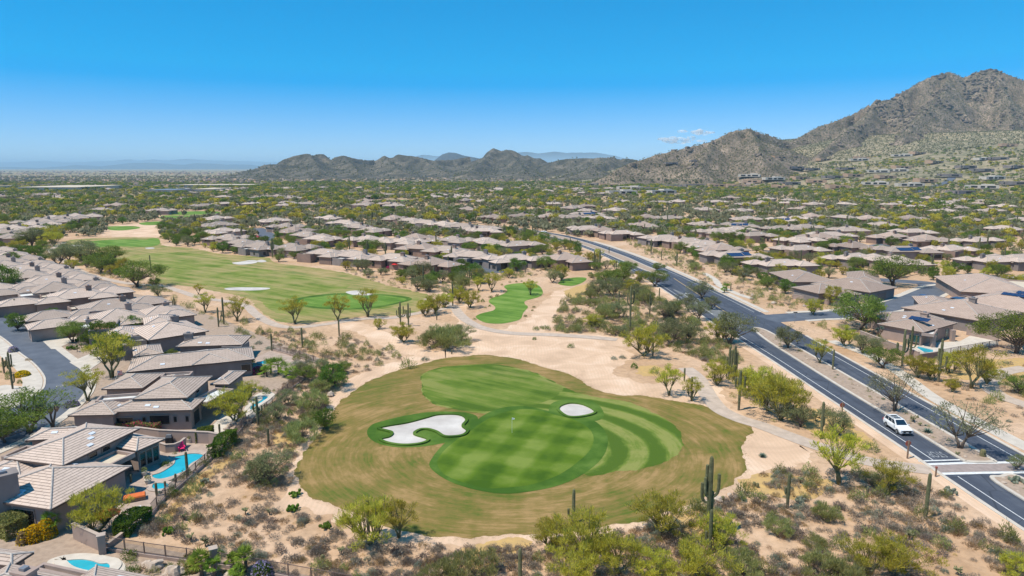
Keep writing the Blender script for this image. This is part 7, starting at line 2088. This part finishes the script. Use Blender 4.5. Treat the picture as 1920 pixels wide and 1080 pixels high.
o = MB().add([(-1.6, 0, 2.35), (1.6, 0, 2.35), (1.6, -.9, 1.95), (-1.6, -.9, 1.95), (-1.6, 0, 2.30), (1.6, 0, 2.30), (1.6, -.9, 1.90), (-1.6, -.9, 1.90)], [(0, 3, 2, 1), (4, 5, 6, 7), (0, 1, 5, 4), (1, 2, 6, 5), (2, 3, 7, 6), (3, 0, 4, 7)]).build('canopy', M['deckt'], t)
# red parasols between the houses
for (px, py, lk) in ((888, 466, 'red parasol on the terrace of a middle row house'), (718, 500, 'red parasol behind the fairway houses'), (742, 506, 'red parasol by the fairway end house'), (1250, 456, 'red parasol right of the road')):
    t = thing('parasol', px, py, 0, lk, 'parasol')
    MB().tube([(0, 0, 0), (0, 0, 2.3)], .05, 6).build('pole', M['metal'], t); MB().tube([(0, 0, 2.1), (0, 0, 2.75), (0, 0, 2.8)], [1.6, .15, .02], 8).build('canopy', M['red'], t)
# national flag by a doorway
t = thing('house_flag', 214, 722, .3, 'small striped national flag on a leaning pole by the driveway', 'flag')
MB().tube([(0, 0, .3), (1.0, 0, 2.6)], .03, 5).build('pole', M['white'], t)
fl = MB()
for k in range(7): fl.box((1.1 + .0 * k, 0, 2.45 - k * .11), (.75, .02, .11), m=k % 2)
fl.box((.87, 0, 2.34), (.3, .03, .33), m=2)
fl.build('flag_cloth', [M['red'], M['white'], M['paint_blue']], t)
# flagstick on the green
t = thing('golf_flagstick', 960, 812, 0, 'thin flagstick with a white flag on the striped green', 'golf flag')
MB().tube([(0, 0, 0), (0, 0, 2.3)], .018, 6).build('pole', M['white'], t)
MB().add([(0, 0, 2.3), (.4, .05, 2.2), (.36, 0, 2.04), (0, 0, 2.0), (0, .02, 2.3), (.4, .07, 2.2), (.36, .02, 2.04), (0, .02, 2.0)], [(0, 1, 2, 3), (7, 6, 5, 4), (0, 4, 5, 1), (1, 5, 6, 2), (2, 6, 7, 3)]).build('flag_cloth', M['white'], t)
# signs
def sign(px, py, h, look, octa=True, face=1):
    t = thing('stop_sign', px, py, 0, look, 'stop sign')
    MB().box((0, 0, h / 2), (.16, .16, h)).build('post', M['wood'], t)
    pts = [(math.cos(R(22.5 + 45 * k)) * .40, math.sin(R(22.5 + 45 * k)) * .40) for k in range(8)]
    mb = MB(); V = [(x, .10, h - .45 + z) for x, z in pts] + [(x, .13, h - .45 + z) for x, z in pts]
    mb.add(V, [tuple(range(8)), tuple(range(15, 7, -1))] + [(k, k + 8, (k + 1) % 8 + 8, (k + 1) % 8) for k in range(8)])
    mb.build('plate', M['signback'], t)
sign(1701, 860, 2.5, 'red octagonal sign seen from behind on a post nearest the crossing')
sign(1578, 782, 2.3, 'red octagonal sign seen from behind on a post up the road from the car')
t = thing('marker_post', 1754, 894, 0, 'short brown marker post with a red top at the crossing corner', 'post')
MB().box((0, 0, .55), (.15, .15, 1.1)).build('post', M['wood'], t); MB().box((0, 0, 1.2), (.2, .2, .22)).build('cap', M['signback'], t)
t = thing('street_sign', 1490, 606, 0, 'slim street name post at the mouth of the side street', 'street sign')
MB().tube([(0, 0, 0), (0, 0, 2.8)], .05, 6).build('post', M['metal'], t); MB().box((0, 0, 2.7), (1.0, .04, .25)).build('plate', M['trim'], t)
t = thing('manhole', 112, 724, 0, 'pale oval utility cover in the left street', 'manhole cover')
MB().tube([(0, 0, -.03), (0, 0, .0)], [.55, .55], 18).build('ring', M['concrete'], t); MB().tube([(0, 0, -.02), (0, 0, .01)], [.45, .45], 18).build('lid', M['old_asphalt'], t)

# ------------------------------------------------------------------ cars
def car(x, y, rz, paint, look, suv=True, L=4.95, Wd=1.95, H=1.75):
    """front towards local -Y"""
    root = empty('car' if suv else 'parked_car', (x, y, 0.03), rz)
    hw = Wd / 2
    # lower body: cross sections along the length
    secs = []
    prof = [(-L / 2, .45, .78, .80), (-L / 2 + .12, .28, .92, .90), (-L / 2 + .9, .24, 1.04, .97), (-.85, .24, 1.10, 1.0), (0.2, .24, 1.10, 1.0), (1.4, .24, 1.12, 1.0), (L / 2 - .25, .26, 1.12, .95), (L / 2, .40, 1.0, .88)]
    V = []; F = []
    for (yy, zb, zt, k) in prof:
        w_ = hw * k
        V += [(-w_ * .93, yy, zb), (-w_, yy, zb + .22), (-w_ * .98, yy, zt - .18), (-w_ * .88, yy, zt), (w_ * .88, yy, zt), (w_ * .98, yy, zt - .18), (w_, yy, zb + .22), (w_ * .93, yy, zb)]
    n = len(prof)
    for i in range(n - 1):
        for j in range(8):
            a = i * 8 + j; b = i * 8 + (j + 1) % 8
            F.append((a, b, b + 8, a + 8))
    F.append(tuple(range(7, -1, -1))); F.append(tuple(range((n - 1) * 8, n * 8)))
    MB().add(V, F).build('body', M[paint], root)
    zr = H - .04
    # cabin: pillars and roof
    yf0, yf1, yb1, yb0 = -1.05, -.25, L / 2 - .55, L / 2 - .18
    if not suv: yb1, yb0 = L / 2 - 1.35, L / 2 - .75
    z0 = 1.08
    cab = MB()
    wb, wt = hw * .90, hw * .74
    Vc = [(-wb, yf0, z0), (wb, yf0, z0), (wt, yf1, zr), (-wt, yf1, zr), (-wb, yb0, z0), (wb, yb0, z0), (wt, yb1, zr), (-wt, yb1, zr)]
    cab.add(Vc, [(0, 1, 2, 3), (5, 4, 7, 6), (1, 5, 6, 2), (4, 0, 3, 7), (3, 2, 6, 7)])
    cab.build('cabin', M[paint], root)
    def quad_on(a, b, c, d, name, mat, s=.88, push=.012):
        P = [Vector(Vc[i]) for i in (a, b, c, d)]; ce = sum(P, Vector()) / 4
        nrm = (P[1] - P[0]).cross(P[3] - P[0]).normalized()
        Q = [ce + (p - ce) * s + nrm * push for p in P]; Q2 = [q - nrm * .01 for q in Q]
        return Q, nrm
    for (ids, nm, s) in (((0, 1, 2, 3), 'windscreen', .88), ((5, 4, 7, 6), 'rear_window', .8)):
        Q, nr = quad_on(*ids, nm, None, s); MB().add(Q, [(0, 1, 2, 3)]).build(nm, M['carglass'], root)
    for ids in ((1, 5, 6, 2), (4, 0, 3, 7)):
        P = [Vector(Vc[i]) for i in ids]; nr = (P[1] - P[0]).cross(P[3] - P[0]).normalized()
        for (u0, u1) in ((.05, .34), (.37, .66), (.69, .94)):
            def pt(u, v): return (P[0].lerp(P[1], u)).lerp(P[3].lerp(P[2], u), v) + nr * .012
            MB().add([pt(u0, .12), pt(u1, .12), pt(u1, .88), pt(u0, .88)], [(0, 1, 2, 3)]).build('side_window', M['carglass'], root)
    if suv:
        MB().box((0, .35, zr + .01), (wt * 1.3, .55, .02)).build('sunroof', M['carglass'], root)
        MB().box((0, 1.15, zr + .01), (wt * 1.3, .65, .02)).build('sunroof', M['carglass'], root)
        for s in (-1, 1): MB().tube([(s * wt * .95, -.1, zr), (s * wt * .95, 0, zr + .07), (s * wt * .95, yb1 - .1, zr + .07), (s * wt * .95, yb1, zr)], .025, 5).build('roof_rail', M['rim'], root)
    MB().box((0, -L / 2 + .02, .66), (1.15, .08, .32)).build('grille', M['trim'], root)
    MB().box((0, -L / 2 + .02, .35), (1.5, .10, .14)).build('bumper', M['trim'], root)
    MB().box((0, -L / 2 - .03, .52), (.4, .02, .12)).build('number_plate', M['white'], root)
    for s in (-1, 1):
        MB().box((s * .74, -L / 2 + .06, .72), (.26, .12, .22)).build('headlight', M['lamp'], root)
        MB().box((s * .80, L / 2 - .03, .85), (.22, .08, .3)).build('tail_light', M['red'], root)
        MB().box((s * (hw + .10), -.85, 1.12), (.2, .12, .14)).build('mirror', M[paint], root)
        MB().box((s * (hw + .002), .2, .36), (.03, 2.4, .14)).build('side_sill', M['trim'], root)
        for yy in (-L / 2 + .95, L / 2 - 1.1):
            wh = MB().tube([(s * (hw - .16), yy, .36), (s * (hw + .03), yy, .36)], .37, 18).build('wheel', M['tyre'], root)
            MB().tube([(s * (hw + .028), yy, .36), (s * (hw + .045), yy, .36)], .24, 12).build('rim', M['rim'], wh)
    later(root, look, 'car', x, y)
    return root
x, y = G(1681, 812)
car(56.75, 95.4, R(0), 'paint_white', 'white family car with dark sunroofs driving on the divided road')
x, y = G(1729, 562); car(x, y, R(-60), 'paint_blue', 'blue car parked in the side street behind the roofs', suv=False, L=4.6, Wd=1.85, H=1.45)
x, y = G(2, 805); car(x, y, R(-30), 'paint_white', 'pale car parked under the tree at the left edge', suv=False, L=4.7, Wd=1.85, H=1.5).name = 'parked_car'
for (px, py, rz, pc, lk) in ((483, 447, 40, 'red', 'red car parked between the far row houses'), (958, 418, 80, 'paint_white', 'white car on the far stretch of the road'), (1020, 437, 30, 'paint_white', 'pale car on the curve of the road')):
    x, y = G(px, py); car(x, y, R(rz), pc, lk, suv=False, L=4.6, Wd=1.85, H=1.45)

# ------------------------------------------------------------------ clouds
def cloud(px0, px1, py, dist, h, look):
    a = GR(px0, py, dist); b = GR(px1, py, dist)
    m, nt = nodes('cloud_white'); t = NT(nt)
    f = t.noise(0.0016, 6, t.pos(), 0.7)
    k = nt.nodes.new('ShaderNodeMapRange'); k.inputs[1].default_value = 0.44; k.inputs[2].default_value = 0.60
    t.l(f, k.inputs[0])
    d = nt.nodes.new('ShaderNodeBsdfDiffuse'); d.inputs[0].default_value = (0.95, 0.96, 0.98, 1)
    tr = nt.nodes.new('ShaderNodeBsdfTranslucent'); tr.inputs[0].default_value = (0.95, 0.96, 0.98, 1)
    ad = nt.nodes.new('ShaderNodeMixShader'); ad.inputs[0].default_value = 0.75; t.l(d.outputs[0], ad.inputs[1]); t.l(tr.outputs[0], ad.inputs[2])
    tp = nt.nodes.new('ShaderNodeBsdfTransparent'); mx = nt.nodes.new('ShaderNodeMixShader')
    t.l(t.math('MULTIPLY', k.outputs[0], 0.85), mx.inputs[0]); t.l(tp.outputs[0], mx.inputs[1]); t.l(ad.outputs[0], mx.inputs[2])
    oo = nt.nodes.new('ShaderNodeOutputMaterial'); t.l(mx.outputs[0], oo.inputs[0])
    mb = MB(); g = random.Random(int(px0)); L = b[0] - a[0]
    for k in range(8):
        u = g.random(); s = math.sin(math.pi * (0.1 + 0.8 * u))
        mb.blob((a[0] + L * u, dist + g.uniform(-300, 300), a[2] + g.uniform(-.3, .3) * h), (L * g.uniform(.10, .2), 500, h * g.uniform(.4, .9) * s), k, .3, 14, 9)
    o = mb.build('cloud', m, smooth=True)
    later(o, look, 'cloud', a[0], dist)
cloud(1243, 1315, 262, 60000, 420, 'long flat white cloud above the saddle of the ridge')
cloud(1275, 1335, 247, 62000, 330, 'smaller faint cloud above the long flat one')

# ------------------------------------------------------------------ labels: say which one by what it stands next to
LM = [('the flagstick', 960, 812), ('the winding white bunker', 790, 808), ('the round white bunker', 1081, 771), ('the white car on the road', 1682, 806), ('the marked crossing', 1770, 880), ('the winding turquoise pool', 340, 870), ('the pillar by the bottom fence', 193, 1035), ('the kidney-shaped pool', 165, 1055), ('the second fence pillar', 402, 1062),
      ('the narrow blue pool', 487, 757), ('the pink hedge', 245, 808), ('the curved sidewalk', 84, 716), ('the dark flat-roofed entry', 190, 618), ('the left street manhole', 112, 724), ('the garden fence corner', 594, 690), ('the candelabra saguaros', 758, 610), ('the tall three-armed saguaro', 1181, 620), ('the many-armed saguaro', 1327, 1000), ('the saguaro column cluster', 1371, 708), ('the leaning saguaro', 1735, 972),
      ('the rounded lone bush', 764, 690), ('the big green thicket', 830, 655), ('the hourglass tee', 955, 570), ('the tiny round tee', 1073, 527), ('the second green', 665, 565), ('the long far bunker', 462, 541), ('the upper far bunker', 460, 493), ('the far left green', 230, 456), ('the far sandy waste', 250, 435), ('the cart path fork', 862, 590), ('the cart path bend', 1330, 745), ('the far path bend', 1855, 718),
      ('the median tip', 1425, 620), ('the turn lane tip', 1262, 522), ('the side street mouth', 1470, 605), ('the side street bend', 1720, 545), ('the walled pool', 1740, 657), ('the porch house corner', 1820, 612), ('the rambling house', 1570, 545), ('the small cul-de-sac', 890, 505), ('the fairway end house', 808, 493), ('the road bend', 1062, 452), ('the far end of the road', 960, 428), ('the faded turn arrow', 1300, 540),
      ('the roadside solar house', 1375, 478), ('the large solar roof', 1692, 468), ('the long pale hall', 140, 357), ('the middle knoll', 1062, 335), ('the near hill foot', 1400, 345), ('the hillside driveway', 1385, 325), ('the bottom right corner', 1900, 1060), ('the bottom edge centre', 960, 1075), ('the lower end of the road', 1880, 960), ('the sand track junction', 850, 670), ('the upper left roof row', 85, 422), ('the inner roof row', 430, 440),
      ('the far strip of turf', 350, 400), ('the middle strip of turf', 728, 378), ('the far valley road', 1740, 348), ('the adobe house row', 1810, 363), ('the upper right corner houses', 1880, 300), ('the right frame edge houses', 1900, 430), ('the centre right houses', 1600, 405), ('the centre houses', 1100, 405), ('the centre left houses', 640, 420), ('the left plain', 200, 385), ('the middle plain', 900, 385), ('the desert strip by the road', 1190, 590), ('the sandy lot on the right', 1840, 690), ('the garden slope', 430, 920), ('the tee-side shrubs', 1010, 620), ('the middle wash', 640, 650), ('the left row gardens', 100, 640), ('the roofs at the left edge', 20, 480), ('the lower right desert', 1650, 1000)]
LMW = []
for nm, px, py in LM:
    x, y = G(px, max(py, 330)); LMW.append((nm, x, y))
WORDS = ['nearest', 'second', 'third', 'fourth', 'fifth', 'sixth', 'seventh', 'eighth', 'ninth', 'tenth', 'eleventh', 'twelfth', 'thirteenth', 'fourteenth', 'fifteenth', 'sixteenth', 'seventeenth', 'eighteenth', 'nineteenth', 'twentieth']
TENS = ['', '', 'twenty', 'thirty', 'forty', 'fifty', 'sixty', 'seventy', 'eighty', 'ninety']
def ordinal(k):
    if k < 20: return WORDS[k]
    t_, u = divmod(k + 1, 10)
    if u == 0: return TENS[t_] + 'th' if t_ < 10 else 'hundredth'
    base = ['', 'first', 'second', 'third', 'fourth', 'fifth', 'sixth', 'seventh', 'eighth', 'ninth'][u]
    return (TENS[t_] + '-' + base) if t_ < 10 else str(k + 1) + 'th'
from collections import Counter, defaultdict
looks = Counter(t_[1] for t_ in THINGS)
buckets = defaultdict(list)
for (o, look, cat, x, y) in THINGS:
    if looks[look] == 1:
        o['label'] = look; continue
    best = min(LMW, key=lambda l: math.hypot(l[1] - x, l[2] - y) / (60 + l[2]))
    dx, dy = x - best[1], y - best[2]
    rel = ('right of' if dx > 0 else 'left of') if abs(dx) > abs(dy) * 0.6 else ('behind' if dy > 0 else 'in front of')
    buckets[(look, best[0], rel)].append((math.hypot(dx, dy), o))
for (look, lm, rel), L in buckets.items():
    L.sort(key=lambda q: q[0])
    for k, (d, o) in enumerate(L):
        if len(L) == 1: o['label'] = f'{look} {rel} {lm}'
        elif k == 0: o['label'] = f'{look} {rel} {lm}, nearest to it'
        else: o['label'] = f'{look} {rel} {lm}, {ordinal(k)} from it'

# ------------------------------------------------------------------ the air
hz = MB().box((0, 22000, 225), (110000, 66000, 470))
HZ = hz.build('haze', None)
hm = bpy.data.materials.new('haze_air'); hm.use_nodes = True
ht = hm.node_tree
for n_ in list(ht.nodes): ht.nodes.remove(n_)
ho = ht.nodes.new('ShaderNodeOutputMaterial'); hv = ht.nodes.new('ShaderNodeVolumePrincipled')
hv.inputs['Color'].default_value = (0.55, 0.80, 1.0, 1)
hv.inputs['Density'].default_value = 0.000052
hv.inputs['Anisotropy'].default_value = -0.25
ht.links.new(hv.outputs[0], ho.inputs['Volume'])
HZ.data.materials.append(hm)
HZ['kind'] = 'stuff'; HZ['category'] = 'haze'; HZ['label'] = 'thin blue haze filling the air of the valley'
